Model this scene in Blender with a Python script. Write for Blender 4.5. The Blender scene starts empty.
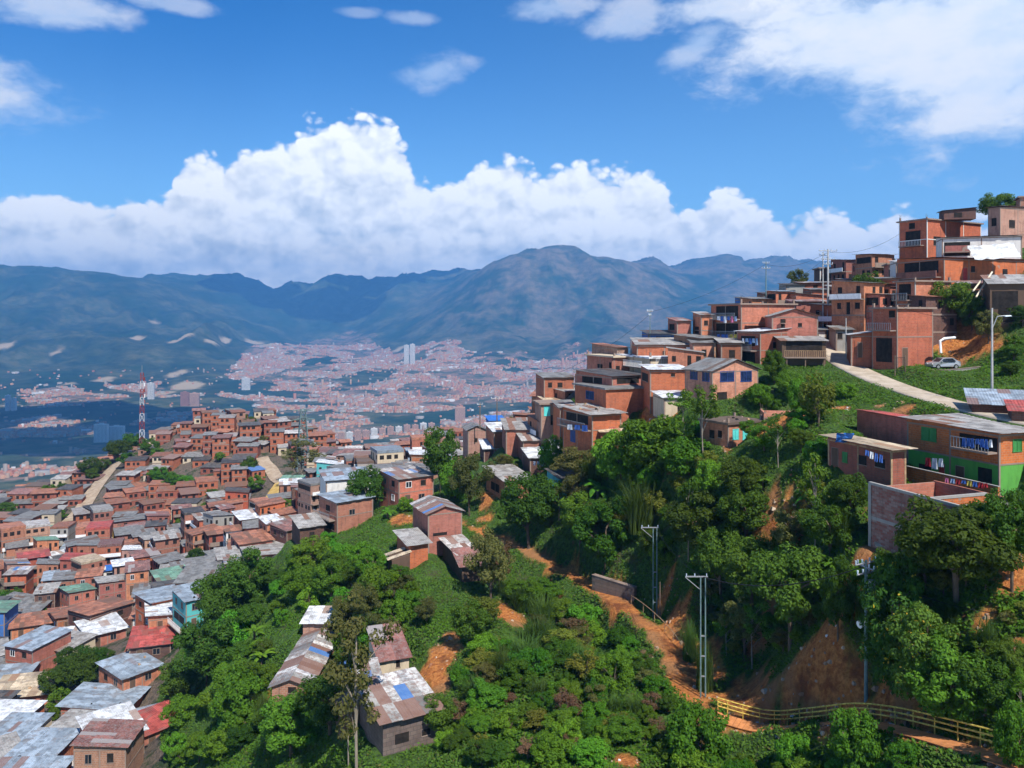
import bpy, math, random
import numpy as np
from mathutils import Vector, Matrix
R = math.radians
random.seed(7)
RNG = np.random.default_rng(11)
sc = bpy.context.scene
COL = sc.collection
F = 800.0; CX = 512.0; HY = 320.0           # focal length in px, centre column, eye-level row

# ---------------------------------------------------------------- camera
cam = bpy.data.cameras.new('camera'); camo = bpy.data.objects.new('camera', cam); COL.objects.link(camo)
camo.location = (0, 0, 0); camo.rotation_euler = (R(90), 0, 0)
cam.sensor_width = 36.0; cam.lens = 36.0 * F / 1024.0; cam.shift_y = -64.0 / 1024.0
cam.clip_start = 0.5; cam.clip_end = 60000
sc.camera = camo

# ---------------------------------------------------------------- sun, exposure
SUN_DIR = Vector((0.38, -0.74, 1.05)).normalized()     # towards the sun
sd = bpy.data.lights.new('sun', 'SUN'); sd.energy = 5.0; sd.angle = R(0.53); sd.color = (1.0, 0.955, 0.88)
so = bpy.data.objects.new('sun', sd); COL.objects.link(so)
so.rotation_euler = SUN_DIR.to_track_quat('Z', 'Y').to_euler(); so.location = (60, -90, 150)
vs = sc.view_settings
vs.view_transform = 'Standard'; vs.look = 'None'; vs.gamma = 1.0; vs.use_curve_mapping = False; vs.exposure = 0.40
sc.cycles.max_bounces = 5; sc.cycles.diffuse_bounces = 2; sc.cycles.glossy_bounces = 2
sc.cycles.transmission_bounces = 2; sc.cycles.transparent_max_bounces = 6; sc.cycles.volume_bounces = 0
sc.cycles.use_adaptive_sampling = True; sc.cycles.adaptive_threshold = 0.025; sc.cycles.use_denoising = True

# ---------------------------------------------------------------- node helper
class NT:
    def __init__(s, tree):
        s.t = tree; s.n = tree.nodes; s.l = tree.links
    def put(s, sock, v):
        if isinstance(v, bpy.types.NodeSocket): s.l.new(v, sock)
        elif isinstance(v, (tuple, list)):
            v = tuple(v)
            if len(v) == 3 and len(sock.default_value) == 4: v = v + (1,)
            sock.default_value = v
        else: sock.default_value = v
    def m(s, op, a, b=None, c=None, clamp=False):
        n = s.n.new('ShaderNodeMath'); n.operation = op; n.use_clamp = clamp
        for i, v in enumerate((a, b, c)):
            if v is not None: s.put(n.inputs[i], v)
        return n.outputs[0]
    def vm(s, op, a, b=None, scale=None):
        n = s.n.new('ShaderNodeVectorMath'); n.operation = op
        s.put(n.inputs[0], a)
        if b is not None: s.put(n.inputs[1], b)
        if scale is not None: s.put(n.inputs['Scale'], scale)
        return n.outputs[0]
    def mapr(s, v, a, b, c=0.0, d=1.0, smooth=True):
        n = s.n.new('ShaderNodeMapRange'); n.interpolation_type = 'SMOOTHSTEP' if smooth else 'LINEAR'; n.clamp = True
        s.put(n.inputs[0], v)
        for i, q in enumerate((a, b, c, d)): s.put(n.inputs[i + 1], q)
        return n.outputs[0]
    def mix(s, f, a, b, blend='MIX'):
        n = s.n.new('ShaderNodeMix'); n.data_type = 'RGBA'; n.blend_type = blend
        s.put(n.inputs[0], f); s.put(n.inputs[6], a); s.put(n.inputs[7], b)
        return n.outputs[2]
    def noise(s, vec, scale, detail=4.0, rough=0.5, dist=0.0, out=0):
        n = s.n.new('ShaderNodeTexNoise')
        if vec is not None: s.put(n.inputs['Vector'], vec)
        n.inputs['Scale'].default_value = scale; n.inputs['Detail'].default_value = detail
        n.inputs['Roughness'].default_value = rough; n.inputs['Distortion'].default_value = dist
        return n.outputs[out]
    def vor(s, vec, scale, feature='F1', out='Distance', smooth=None, rand=1.0):
        n = s.n.new('ShaderNodeTexVoronoi'); n.feature = feature
        if vec is not None: s.put(n.inputs['Vector'], vec)
        n.inputs['Scale'].default_value = scale; n.inputs['Randomness'].default_value = rand
        if smooth is not None: n.inputs['Smoothness'].default_value = smooth
        return n.outputs[out]
    def ramp(s, v, pts, interp='LINEAR'):
        n = s.n.new('ShaderNodeValToRGB'); cr = n.color_ramp; cr.interpolation = interp
        while len(cr.elements) < len(pts): cr.elements.new(0.5)
        for e, (p, c) in zip(cr.elements, pts):
            e.position = p; e.color = tuple(c) + (1,) if len(c) == 3 else c
        s.put(n.inputs[0], v); return n.outputs[0]
    def curve(s, v, pts):
        n = s.n.new('ShaderNodeFloatCurve'); c = n.mapping.curves[0]
        n.mapping.use_clip = False
        pts = sorted(pts)
        c.points[0].location = pts[0]; c.points[1].location = pts[-1]
        for p in pts[1:-1]: c.points.new(*p)
        n.mapping.update(); n.inputs[0].default_value = 1.0
        s.put(n.inputs[1], v); return n.outputs[0]

# ---------------------------------------------------------------- world: clear sky with cumulus
w = bpy.data.worlds.new('World'); sc.world = w; w.use_nodes = True
T = NT(w.node_tree)
for n in list(T.n): T.n.remove(n)
sky = T.n.new('ShaderNodeTexSky'); sky.sky_type = 'NISHITA'; sky.sun_disc = False
sky.sun_elevation = math.asin(SUN_DIR.z); sky.sun_rotation = math.atan2(SUN_DIR.x, SUN_DIR.y)
sky.altitude = 1900; sky.air_density = 1.25; sky.dust_density = 0.25; sky.ozone_density = 3.0
tc = T.n.new('ShaderNodeTexCoord'); d = tc.outputs['Generated']
sx = T.n.new('ShaderNodeSeparateXYZ'); T.l.new(d, sx.inputs[0])
az = T.m('ARCTAN2', sx.outputs[0], sx.outputs[1])
el = T.m('ARCSINE', sx.outputs[2])
def a_(px): return math.atan((px - CX) / F)
def e_(px, py): return math.atan((HY - py) / F * math.cos(a_(px)))
U = T.mapr(az, -1.0, 1.0, 0.0, 1.0, smooth=False)
def cur(lst):                                # (px, py) profile -> elevation as function of azimuth (stored / 0.5)
    return T.m('MULTIPLY', T.curve(U, [((a_(px) + 1.0) / 2.0, e_(px, py) * 2.0) for px, py in lst]), 0.5)
top = cur([(-600, 200), (-200, 190), (0, 184), (60, 183), (110, 193), (150, 200), (178, 162), (215, 145), (262, 150), (296, 128), (326, 108),
           (360, 116), (392, 124), (425, 160), (455, 164), (482, 152), (506, 150), (534, 166), (562, 158), (596, 152), (630, 152),
           (660, 172), (692, 204), (722, 190), (760, 200), (800, 212), (830, 198), (868, 212), (905, 206), (945, 204), (1024, 214), (1300, 190), (1700, 200)])
# direction warped by fractal noise gives the cauliflower outline
av = T.n.new('ShaderNodeCombineXYZ'); T.l.new(az, av.inputs[0]); T.l.new(T.m('MULTIPLY', el, 1.25), av.inputs[1]); P = av.outputs[0]
def puffs(vec):
    n1 = T.noise(vec, 8.0, 6.0, 0.48)
    v1 = T.vor(vec, 17.0, 'SMOOTH_F1', smooth=0.25); v2 = T.vor(T.vm('ADD', vec, (3.1, 1.7, 0)), 42.0, 'SMOOTH_F1', smooth=0.2)
    v3 = T.vor(T.vm('ADD', vec, (1.1, 4.7, 0)), 95.0, 'SMOOTH_F1', smooth=0.2)
    s = T.m('MULTIPLY_ADD', v1, -0.8, T.m('MULTIPLY', n1, 0.9))
    s = T.m('MULTIPLY_ADD', v2, -0.46, s)
    return T.m('MULTIPLY_ADD', v3, -0.30, s)
wn = T.noise(P, 26.0, 3.0, 0.6, out=1)
Pw = T.vm('ADD', P, T.vm('SCALE', T.vm('SUBTRACT', wn, (0.5, 0.5, 0.5)), scale=0.022))
p0 = puffs(Pw)
p1 = puffs(T.vm('ADD', Pw, (0.008, 0.020, 0)))
# main bank
depth = T.m('SUBTRACT', top, el)             # radians under the crest line
field = T.m('MULTIPLY_ADD', p0, 0.046, T.m('ADD', depth, 0.0065))
cum = T.m('MULTIPLY', T.mapr(field, -0.004, 0.009), T.mapr(depth, -0.0075, -0.003))
# sun relief and greyer undersides painted into the cloud colour
relief = T.m('SUBTRACT', p0, p1)
low = T.mapr(depth, 0.015, 0.13)
shade = T.m('MULTIPLY_ADD', relief, 1.15, 0.90)
soft = T.noise(T.vm('MULTIPLY', P, (0.6, 1.6, 1)), 11.0, 4.0, 0.55)
grey = T.m('MULTIPLY', low, T.mapr(soft, 0.34, 0.62, 0.1, 1.0))
leftish = T.mapr(az, -0.02, 0.30, 1.0, 0.45)
shade = T.m('MULTIPLY_ADD', T.m('MULTIPLY', grey, leftish), -0.40, shade, clamp=True)
ccol = T.mix(shade, (5.4, 6.1, 7.0), (10.4, 10.4, 10.2))
# soft high clouds: a big one up right and wisps
def blob(px, py, rx, ry, rot=0.0):
    dx = T.m('SUBTRACT', az, a_(px)); dy = T.m('SUBTRACT', el, e_(px, py))
    c, s = math.cos(rot), math.sin(rot)
    x = T.m('ADD', T.m('MULTIPLY', dx, c / rx), T.m('MULTIPLY', dy, s / rx))
    y = T.m('ADD', T.m('MULTIPLY', dx, -s / ry), T.m('MULTIPLY', dy, c / ry))
    return T.m('SQRT', T.m('ADD', T.m('MULTIPLY', x, x), T.m('MULTIPLY', y, y)))
hn = T.noise(T.vm('MULTIPLY', Pw, (1, 1.7, 1)), 7.0, 7.0, 0.60)
hi = None
for (px, py, rx, ry, rot, amp) in [(915, 45, .24, .085, -0.22, 1.1), (1030, 35, .19, .115, 0, 1.15), (760, 5, .13, .022, 0, .9), (700, 42, .05, .02, .5, .6), (545, 8, .06, .018, 0, .55), (628, 20, .05, .022, .2, .6),
                              (60, 12, .075, .020, .1, .7), (432, 72, .05, .020, .2, .5), (412, 18, .03, .008, 0, .4), (170, 4, .05, .010, 0, .5),
                              (355, 12, .03, .006, 0, .3), (1300, 60, .2, .1, 0, 1.0), (-200, 60, .2, .06, 0, .8)]:
    b = T.m('MULTIPLY', T.mapr(T.m('ADD', blob(px, py, rx, ry, rot), T.m('MULTIPLY_ADD', hn, -3.0, 1.5)), 0.35, 1.25, 1.0, 0.0), amp)
    hi = b if hi is None else T.m('MAXIMUM', hi, b)
hcol = T.mix(T.mapr(hn, 0.35, 0.65), (5.4, 6.6, 8.2), (7.6, 7.8, 8.2))
above = T.mapr(sx.outputs[2], 0.0, 0.02)
deep = T.m('MULTIPLY', T.mapr(el, 0.08, 0.40), T.mapr(az, 0.75, -0.45, 0.30, 1.0))
tint = T.mix(deep, (0.66, 0.98, 1.20), (0.10, 0.54, 1.0))
cs = T.mix(T.m('MULTIPLY', hi, 0.95, clamp=True), T.mix(1.0, sky.outputs[0], tint, 'MULTIPLY'), hcol)
cs = T.mix(cum, cs, ccol)
w.cycles.sampling_method = "MANUAL"; w.cycles.sample_map_resolution = 128
bg = T.n.new('ShaderNodeBackground'); T.put(bg.inputs[0], cs); bg.inputs[1].default_value = 0.1
wo = T.n.new('ShaderNodeOutputWorld'); T.l.new(bg.outputs[0], wo.inputs[0])

# ---------------------------------------------------------------- terrain height
def _h(ix, iy, seed):
    n = (ix.astype(np.int64) * 374761393 + iy.astype(np.int64) * 668265263 + seed * 974711) & 0x7fffffff
    n = ((n ^ (n >> 13)) * 1274126177) & 0x7fffffff
    return ((n ^ (n >> 16)) & 0xffff) / 65535.0
def vnoise(x, y, seed=0):
    ix = np.floor(x); iy = np.floor(y); fx = x - ix; fy = y - iy
    fx = fx * fx * fx * (fx * (fx * 6 - 15) + 10); fy = fy * fy * fy * (fy * (fy * 6 - 15) + 10)
    a = _h(ix, iy, seed); b = _h(ix + 1, iy, seed); c = _h(ix, iy + 1, seed); e = _h(ix + 1, iy + 1, seed)
    return (a + (b - a) * fx) * (1 - fy) + (c + (e - c) * fx) * fy - 0.5
def fbm(x, y, octv=5, seed=0, gain=0.5):
    s = 0; a = 1.0
    for o in range(octv):
        c, q = math.cos(o * 1.3), math.sin(o * 1.3)
        s = s + a * vnoise((x * c - y * q) * 2 ** o + o * 17.3, (x * q + y * c) * 2 ** o - o * 9.1, seed + o); a *= gain
    return s
def W(px, py, d): return np.array([(px - CX) / F * d, d, -(py - HY) / F * d])
CP = [  # (px, py, depth): where the slope lies
 (980,262,138),(1050,262,125),(920,268,142),(860,290,165),(800,305,165),(740,322,150),(690,348,132),(640,360,128),
 (1010,335,103),(1060,370,90),(958,368,104),(925,370,102),(905,370,102),(870,356,110),(825,346,120),(800,345,128),
 (845,366,110),(880,380,100),(920,394,90),(970,409,80),(1010,417,74),(1080,430,66),
 (850,410,87),(800,398,94),(760,392,98),(720,412,97),(830,432,80),(780,442,83),(740,444,88),
 (965,495,64),(1040,505,60),(870,480,66),(830,474,70),(900,552,59.5),(870,548,61.8),(960,590,52),(1020,600,49.5),(1000,680,46),(1060,700,43),(920,680,51),(930,722,48.5),(830,560,65),(800,600,67),(860,585,60.5),
 (868,696,55.5),(760,712,61),(850,728,54),(960,752,44.5),(1030,768,41),(740,726,62),(740,768,57),(880,768,49),
 (705,697,67),(690,690,69),(660,640,79),(600,592,92),(545,560,103),(490,536,112),(600,700,69),(560,768,58),(650,768,58),(500,650,80),
 (450,700,73),(400,640,85),(400,768,64),(300,768,74),(200,768,90),(380,565,100),(440,552,104),(330,600,101),(250,650,99),(200,700,107),(150,740,112),
 (300,540,125),(250,590,126),(200,640,128),(345,528,127),(400,502,130),(425,492,136),(185,600,165),(470,502,126),(520,500,120),(560,470,120),
 (600,448,110),(640,430,106),(670,425,100),(660,470,95),(600,520,99),(700,520,85),(655,617,86),(720,600,79),(780,560,73),(820,520,68),(780,640,69),(850,620,58.5),
 (580,404,150),(540,420,150),(500,450,152),(440,474,166),(380,488,188),(330,476,238),(400,466,230),(450,460,220),(510,446,178),(600,372,140),
 (0,790,98),(100,768,100),(0,700,126),(100,700,123),(0,620,170),(120,620,166),(0,560,215),(150,560,206),(250,545,190),(0,512,265),(120,505,260),
 (220,500,252),(300,495,225),(150,462,295),(220,445,290),(280,458,275),(200,427,322),(250,423,325),(300,450,305),(350,474,295),(80,484,320),(0,506,330),(118,460,328),
 (-150,560,230),(-150,700,130),(-120,500,330)]
XYZ = [W(*c) for c in CP]
XYZ += [np.array(q, float) for q in [(-45,20,-48),(0,20,-34),(40,20,-30),(80,40,-18),(-90,50,-60),(0,-20,-36),
  (110,150,14),(130,110,8),(95,75,-6),(80,60,-14),(110,210,-4),(60,220,-20),(40,190,-14),(20,210,-34),(0,260,-50),(140,280,-40),(60,300,-75),(-30,300,-46),(-30,380,-95),
  (-110,400,-85),(-220,400,-110),(60,400,-110),(200,400,-110),(-250,250,-70),(-200,120,-62),(34,60,-14.8),(40,60,-14.6),(37,70,-14.4),(45,70,-14),(33,70,-14.4),(52,62,-14)]]
XYZ = np.array(XYZ); _c = XYZ[:, :2] / 100.0; _n = len(_c)
def _K(a, b):
    r2 = ((a[:, None, :] - b[None]) ** 2).sum(-1); return 0.5 * r2 * np.log(r2 + 1e-12)
_A = np.zeros((_n + 3, _n + 3)); _A[:_n, :_n] = _K(_c, _c) + np.eye(_n) * 2e-4
_A[:_n, _n] = 1; _A[:_n, _n + 1:] = _c; _A[_n, :_n] = 1; _A[_n + 1:, :_n] = _c.T
_w = np.linalg.solve(_A, np.concatenate([XYZ[:, 2], [0, 0, 0]]))
def tps(x, y):
    x = np.atleast_1d(x).astype(float); sh = x.shape; p = np.stack([x.ravel(), np.atleast_1d(y).astype(float).ravel()], 1) / 100.0
    out = np.empty(len(p))
    for i in range(0, len(p), 20000):
        q = p[i:i + 20000]; out[i:i + 20000] = _K(q, _c) @ _w[:_n] + _w[_n] + q @ _w[_n + 1:]
    return out.reshape(sh)
ST_U = np.array([-600, -200, 0, 50, 100, 150, 200, 250, 300, 350, 400, 430, 460, 480, 500, 520, 560, 600, 640, 700, 750, 800, 850, 900, 1000, 1200, 1600.])
def _st(pts):
    a = np.array(sorted(pts), float); return np.interp(ST_U, a[:, 0], a[:, 1])
ST_D = np.array([380, 700, 1300, 2100, 3000, 4000, 5200, 6500, 8000, 9600, 11500, 14000.])
ST = [np.full(27, -100.), np.full(27, -245.), np.full(27, -350.), np.full(27, -405.), np.full(27, -405.)]
for D, pts in [(4000, [(-600, 390), (0, 394), (200, 396), (400, 400), (600, 392), (800, 385), (1600, 360)]),
               (5200, [(-600, 350), (0, 352), (200, 358), (300, 368), (400, 366), (500, 360), (600, 355), (700, 345), (1600, 330)]),
               (6500, [(-600, 305), (0, 308), (100, 312), (200, 326), (300, 348), (350, 352), (400, 345), (450, 330), (500, 318), (600, 312), (700, 316), (800, 310), (1600, 290)]),
               (8000, [(-600, 262), (0, 267), (50, 270), (100, 275), (150, 284), (200, 298), (250, 318), (300, 338), (350, 338), (400, 318), (430, 306), (460, 286), (480, 270), (500, 259), (520, 251), (560, 246), (600, 252), (640, 264), (700, 288), (750, 292), (800, 288), (1600, 270)]),
               (9600, [(-600, 270), (0, 280), (100, 278), (150, 277), (200, 280), (250, 277), (300, 278), (330, 280), (380, 281), (420, 276), (470, 274), (600, 272), (640, 263), (680, 262), (720, 257), (760, 250), (800, 254), (850, 264), (900, 262), (1000, 255), (1600, 262)]),
               (11500, [(-600, 300), (1600, 300)]), (14000, [(-600, 320), (1600, 320)])]:
    ST.append(-(_st(pts) - HY) / F * D)
ST = np.array(ST)
# resample to a fine table, smooth along azimuth
_UF = np.linspace(-600, 1600, 441); _LF = np.linspace(math.log(380), math.log(14000), 300)
_tab = np.array([np.interp(_UF, ST_U, r) for r in ST])
_lk = np.log(ST_D)
def _pchip(xk, yk, x):
    h = np.diff(xk); dl = np.diff(yk, axis=0) / h[:, None]; m = np.zeros_like(yk)
    for i in range(1, len(xk) - 1):
        a, b = dl[i - 1], dl[i]; m[i] = np.where(a * b > 0, 2 * a * b / (a + b + 1e-9 * np.sign(a + b + 1e-12)), 0)
    m[0] = dl[0]; m[-1] = dl[-1]
    j = np.clip(np.searchsorted(xk, x) - 1, 0, len(xk) - 2); t = ((x - xk[j]) / h[j])[:, None]; hh = h[j][:, None]
    return (2*t**3-3*t**2+1)*yk[j] + (t**3-2*t**2+t)*hh*m[j] + (-2*t**3+3*t**2)*yk[j+1] + (t**3-t**2)*hh*m[j+1]
_tab = _pchip(_lk, _tab, _LF)
_k = np.array([1, 3, 5, 3, 1.]); _k /= _k.sum()
_tab = np.array([np.convolve(np.pad(r, 2, mode='edge'), _k, 'valid') for r in _tab])
def hfar(x, y):
    y = np.maximum(y, 60.0); u = np.clip(CX + F * x / y, -600, 1600); l = np.clip(np.log(np.clip(y, 380, 14000)), _LF[0], _LF[-1])
    iu = np.clip(((u - _UF[0]) / (_UF[1] - _UF[0])), 0, 439.999); il = np.clip((l - _LF[0]) / (_LF[1] - _LF[0]), 0, 298.999)
    a = iu.astype(int); b = il.astype(int); fu = iu - a; fl = il - b
    z = (_tab[b, a] * (1 - fu) + _tab[b, a + 1] * fu) * (1 - fl) + (_tab[b + 1, a] * (1 - fu) + _tab[b + 1, a + 1] * fu) * fl
    up = np.clip((z + 400) / 500, 0, 1) * np.clip((y - 2500) / 2000, 0, 1)
    wx = x + 500 * fbm(x / 1800, y / 1800, 3, 5); wy = y + 500 * fbm(x / 1800, y / 1800, 3, 9)
    g = -np.abs(fbm(wx / 900, wy / 2200, 6, 21, 0.52)) * 2 + 0.45
    g2 = fbm(wx / 2600, wy / 2600, 3, 33); g3 = 0.3 - np.abs(fbm(wx / 330, wy / 700, 4, 44, 0.6)) * 2
    crest = 1 - 0.72 * np.exp(-((y - 8300) / 1300) ** 2)
    return z + up * crest * (210 * g + 120 * g2 + 62 * g3) + 6 * fbm(x / 200, y / 200, 3, 2)
def sstep(v, a, b):
    t = np.clip((v - a) / (b - a), 0, 1); return t * t * (3 - 2 * t)
CARVE = []       # (polyline xyz, half width, shoulder)
def seg_dist(x, y, pl):
    best = np.full(x.shape, 1e9); bz = np.zeros(x.shape)
    for a, b in zip(pl[:-1], pl[1:]):
        dx, dy = b[0] - a[0], b[1] - a[1]; L = dx * dx + dy * dy + 1e-9
        t = np.clip(((x - a[0]) * dx + (y - a[1]) * dy) / L, 0, 1)
        r = np.hypot(x - a[0] - t * dx, y - a[1] - t * dy); z = a[2] + t * (b[2] - a[2])
        m = r < best; best = np.where(m, r, best); bz = np.where(m, z, bz)
    return best, bz
def H(x, y):
    x = np.atleast_1d(np.asarray(x, float)); y = np.atleast_1d(np.asarray(y, float))
    z = tps(x, y)
    z = z + 0.7 * fbm(x / 9, y / 9, 4, 50) * (1 - sstep(y, 120, 200))
    w_ = sstep(y, 335, 640)
    z = z * (1 - w_) + hfar(x, y) * w_
    z = pads(x, y, z)
    for pl, hw, sh in CARVE:
        r, bz = seg_dist(x, y, pl); k = 1 - sstep(r, hw, hw + sh); z = z * (1 - k) + bz * k
    return z
GRID = None
def cache_h():
    global GRID
    gx = np.arange(-270, 230, .55); gy = np.arange(18, 432, .55); X, Y = np.meshgrid(gx, gy); GRID = H(X.ravel(), Y.ravel()).reshape(X.shape)
def HQ(x, y):
    if GRID is None: return H(x, y)
    fx = np.clip((np.atleast_1d(np.asarray(x, float)) + 270) / .55, 0, GRID.shape[1] - 1.001); fy = np.clip((np.atleast_1d(np.asarray(y, float)) - 18) / .55, 0, GRID.shape[0] - 1.001)
    a = fx.astype(int); b = fy.astype(int); u = fx - a; v = fy - b
    return (GRID[b, a] * (1 - u) + GRID[b, a + 1] * u) * (1 - v) + (GRID[b + 1, a] * (1 - u) + GRID[b + 1, a + 1] * u) * v
PADS = []
def pads(x, y, z):
    for hx, hy, a, w_, d_, z0, fill_ in PADS:
        m = (np.abs(x - hx) < 26) & (np.abs(y - hy) < 26)
        if not m.any(): continue
        dx, dy = x[m] - hx, y[m] - hy; u = dx * math.cos(a) + dy * math.sin(a); v = -dx * math.sin(a) + dy * math.cos(a)
        r = np.hypot(np.maximum(np.maximum(-u, u - w_), 0), np.maximum(np.maximum(-v, v - d_), 0)); k = 1 - sstep(r, .5, 2.6)
        zm = z[m]; t_ = np.clip(zm, z0 - 60 if fill_ < 0 else z0 - 0.0, z0); t_ = np.where(zm > z0, z0, np.minimum(z0, zm + fill_)); z = z.copy(); z[m] = zm * (1 - k) + t_ * k
    return z
def Hs(x, y): return float(HQ([x], [y])[0])
_ys = np.exp(np.linspace(math.log(30), math.log(430), 900))
def hit(px, py, dmin=30.0):
    ys = _ys[_ys >= dmin]; x = (px - CX) / F * ys; zr = -(py - HY) / F * ys
    g = HQ(x, ys) - zr; i = np.argmax(g > 0)
    if g[i] <= 0: return None
    if i == 0: return np.array([x[0], ys[0], Hs(x[0], ys[0])])
    t = g[i - 1] / (g[i - 1] - g[i]); y = ys[i - 1] + t * (ys[i] - ys[i - 1]); xx = (px - CX) / F * y
    return np.array([xx, y, Hs(xx, y)])
def proj(p): return CX + F * p[0] / p[1], HY - F * p[2] / p[1]
def smooth_line(pts, n=8):
    out = []; P_ = [pts[0]] + list(pts) + [pts[-1]]
    for i in range(1, len(P_) - 2):
        a, b, c, e = P_[i - 1:i + 3]
        for k in range(n):
            t = k / n; out.append(0.5 * ((2 * b) + (c - a) * t + (2 * a - 5 * b + 4 * c - e) * t * t + (3 * b - a - 3 * c + e) * t ** 3))
    out.append(np.array(pts[-1], float)); return out
ROAD = smooth_line([W(818,340,124), W(830,350,118), W(845,364,111), W(878,380,100), W(920,395,90), W(970,409,80), W(1015,419,73), W(1080,432,66)])
PATH = smooth_line([W(455,520,120), W(490,536,112), W(520,548,107), W(545,560,103), W(575,577,97), W(600,592,92), W(632,612,85), W(660,638,79), W(678,665,74), W(690,690,69), W(715,716,64)])
PATH2 = smooth_line([W(715,718,63.5), W(760,730,61.6), W(800,728,58.5), W(845,724,54.5), W(890,730,50.5), W(962,750,45), W(1040,775,41)])
CARVE += [(ROAD, 2.2, 3.0), (PATH, 0.9, 1.6), (PATH2, 0.9, 1.5)]
# ---------------------------------------------------------------- materials
MATS = {}
def newmat(name):
    m = bpy.data.materials.new(name); m.use_nodes = True; t = NT(m.node_tree)
    b = t.n['Principled BSDF']; b.inputs['Roughness'].default_value = 0.85
    b.inputs['Specular IOR Level'].default_value = 0.25
    MATS[name] = m; return m, t, b
def bump(t, b, h, s=0.3, dist=0.1):
    n = t.n.new('ShaderNodeBump'); n.inputs['Strength'].default_value = s; n.inputs['Distance'].default_value = dist
    t.put(n.inputs['Height'], h); t.l.new(n.outputs[0], b.inputs['Normal'])
def objc(t): return t.n.new('ShaderNodeTexCoord').outputs['Object']
def geo(t): return t.n.new('ShaderNodeNewGeometry').outputs['Position']
def orand(t): return t.n.new('ShaderNodeObjectInfo').outputs['Random']
def attr(t, name, out='Fac'):
    n = t.n.new('ShaderNodeAttribute'); n.attribute_name = name; return n.outputs[out]
def plain(name, col, rough=0.8, metal=0.0, var=0.25, scale=1.5, emis=None):
    m, t, b = newmat(name); o = objc(t)
    n = t.noise(o, scale, 5.0, 0.65)
    dk = tuple(c * (1 - var) for c in col); lt = tuple(min(1, c * (1 + var)) for c in col)
    t.put(b.inputs['Base Color'], t.mix(t.mapr(n, 0.3, 0.7), dk, lt))
    b.inputs['Roughness'].default_value = rough; b.inputs['Metallic'].default_value = metal
    return m
def wall_uv(t):
    """object coordinates laid along the wall whichever way it faces (u, z)"""
    o = objc(t); s = t.n.new('ShaderNodeSeparateXYZ'); t.l.new(o, s.inputs[0])
    c = t.n.new('ShaderNodeCombineXYZ'); t.l.new(t.m('ADD', s.outputs[0], s.outputs[1]), c.inputs[0]); t.l.new(s.outputs[2], c.inputs[1])
    return o, c.outputs[0], s
def brickmat(name, c1, c2, mortar, bw=0.42, bh=0.2, stain=0.5, bias=0.0):
    m, t, b = newmat(name); o, uv, s = wall_uv(t)
    bt = t.n.new('ShaderNodeTexBrick'); t.l.new(uv, bt.inputs['Vector']); bt.inputs['Scale'].default_value = 1.0
    for k, v in (('Brick Width', bw), ('Row Height', bh), ('Mortar Size', 0.022), ('Mortar Smooth', 0.3), ('Bias', bias)): bt.inputs[k].default_value = v
    for k, v in (('Color1', c1), ('Color2', c2), ('Mortar', mortar)): t.put(bt.inputs[k], v)
    r = orand(t)
    big = t.noise(o, 0.55, 6.0, 0.75); fine = t.noise(o, 4.0, 4.0, 0.6)
    sv = t.vm('MULTIPLY', o, (2.2, 2.2, 0.35)); streak = t.noise(sv, 1.0, 4.0, 0.65)
    col = bt.outputs['Color']
    hsv = t.n.new('ShaderNodeHueSaturation'); t.l.new(col, hsv.inputs['Color'])
    t.put(hsv.inputs['Hue'], t.mapr(r, 0, 1, 0.488, 0.508, smooth=False)); t.put(hsv.inputs['Value'], t.mapr(t.m('FRACT', t.m('MULTIPLY', r, 7.3)), 0, 1, 0.72, 1.15, smooth=False))
    t.put(hsv.inputs['Saturation'], t.mapr(t.m('FRACT', t.m('MULTIPLY', r, 3.7)), 0, 1, 0.82, 1.06, smooth=False))
    col = t.mix(t.mapr(big, 0.42, 0.72, 0.0, stain), hsv.outputs[0], tuple(c * 0.42 + 0.012 for c in c2))
    col = t.mix(t.mapr(streak, 0.48, 0.75, 0.0, 0.5), col, (0.07, 0.055, 0.045))
    col = t.mix(t.mapr(fine, 0.56, 0.72, 0.0, 0.35), col, mortar)
    ptc = t.noise(t.vm('ADD', o, (5.0, 3.0, 1.0)), 0.42, 3.0, 0.6); col = t.mix(t.mapr(ptc, 0.66, 0.68, 0.0, 0.75), col, (0.27, 0.22, 0.18))
    t.put(b.inputs['Base Color'], col); bump(t, b, bt.outputs['Fac'], 0.35, -0.02)
    return m
def plaster(name, c, stain=0.5):
    m, t, b = newmat(name); o = objc(t)
    n = t.noise(t.vm('MULTIPLY', o, (1.6, 1.6, 0.5)), 1.0, 6.0, 0.7); f = t.noise(o, 5.0, 4.0)
    col = t.mix(t.mapr(n, 0.45, 0.72, 0, stain), c, tuple(q * 0.45 + 0.01 for q in c)); col = t.mix(t.mapr(f, 0.3, 0.7, 0, 0.2), col, tuple(q * 0.7 for q in c))
    t.put(b.inputs['Base Color'], col); return m
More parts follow.
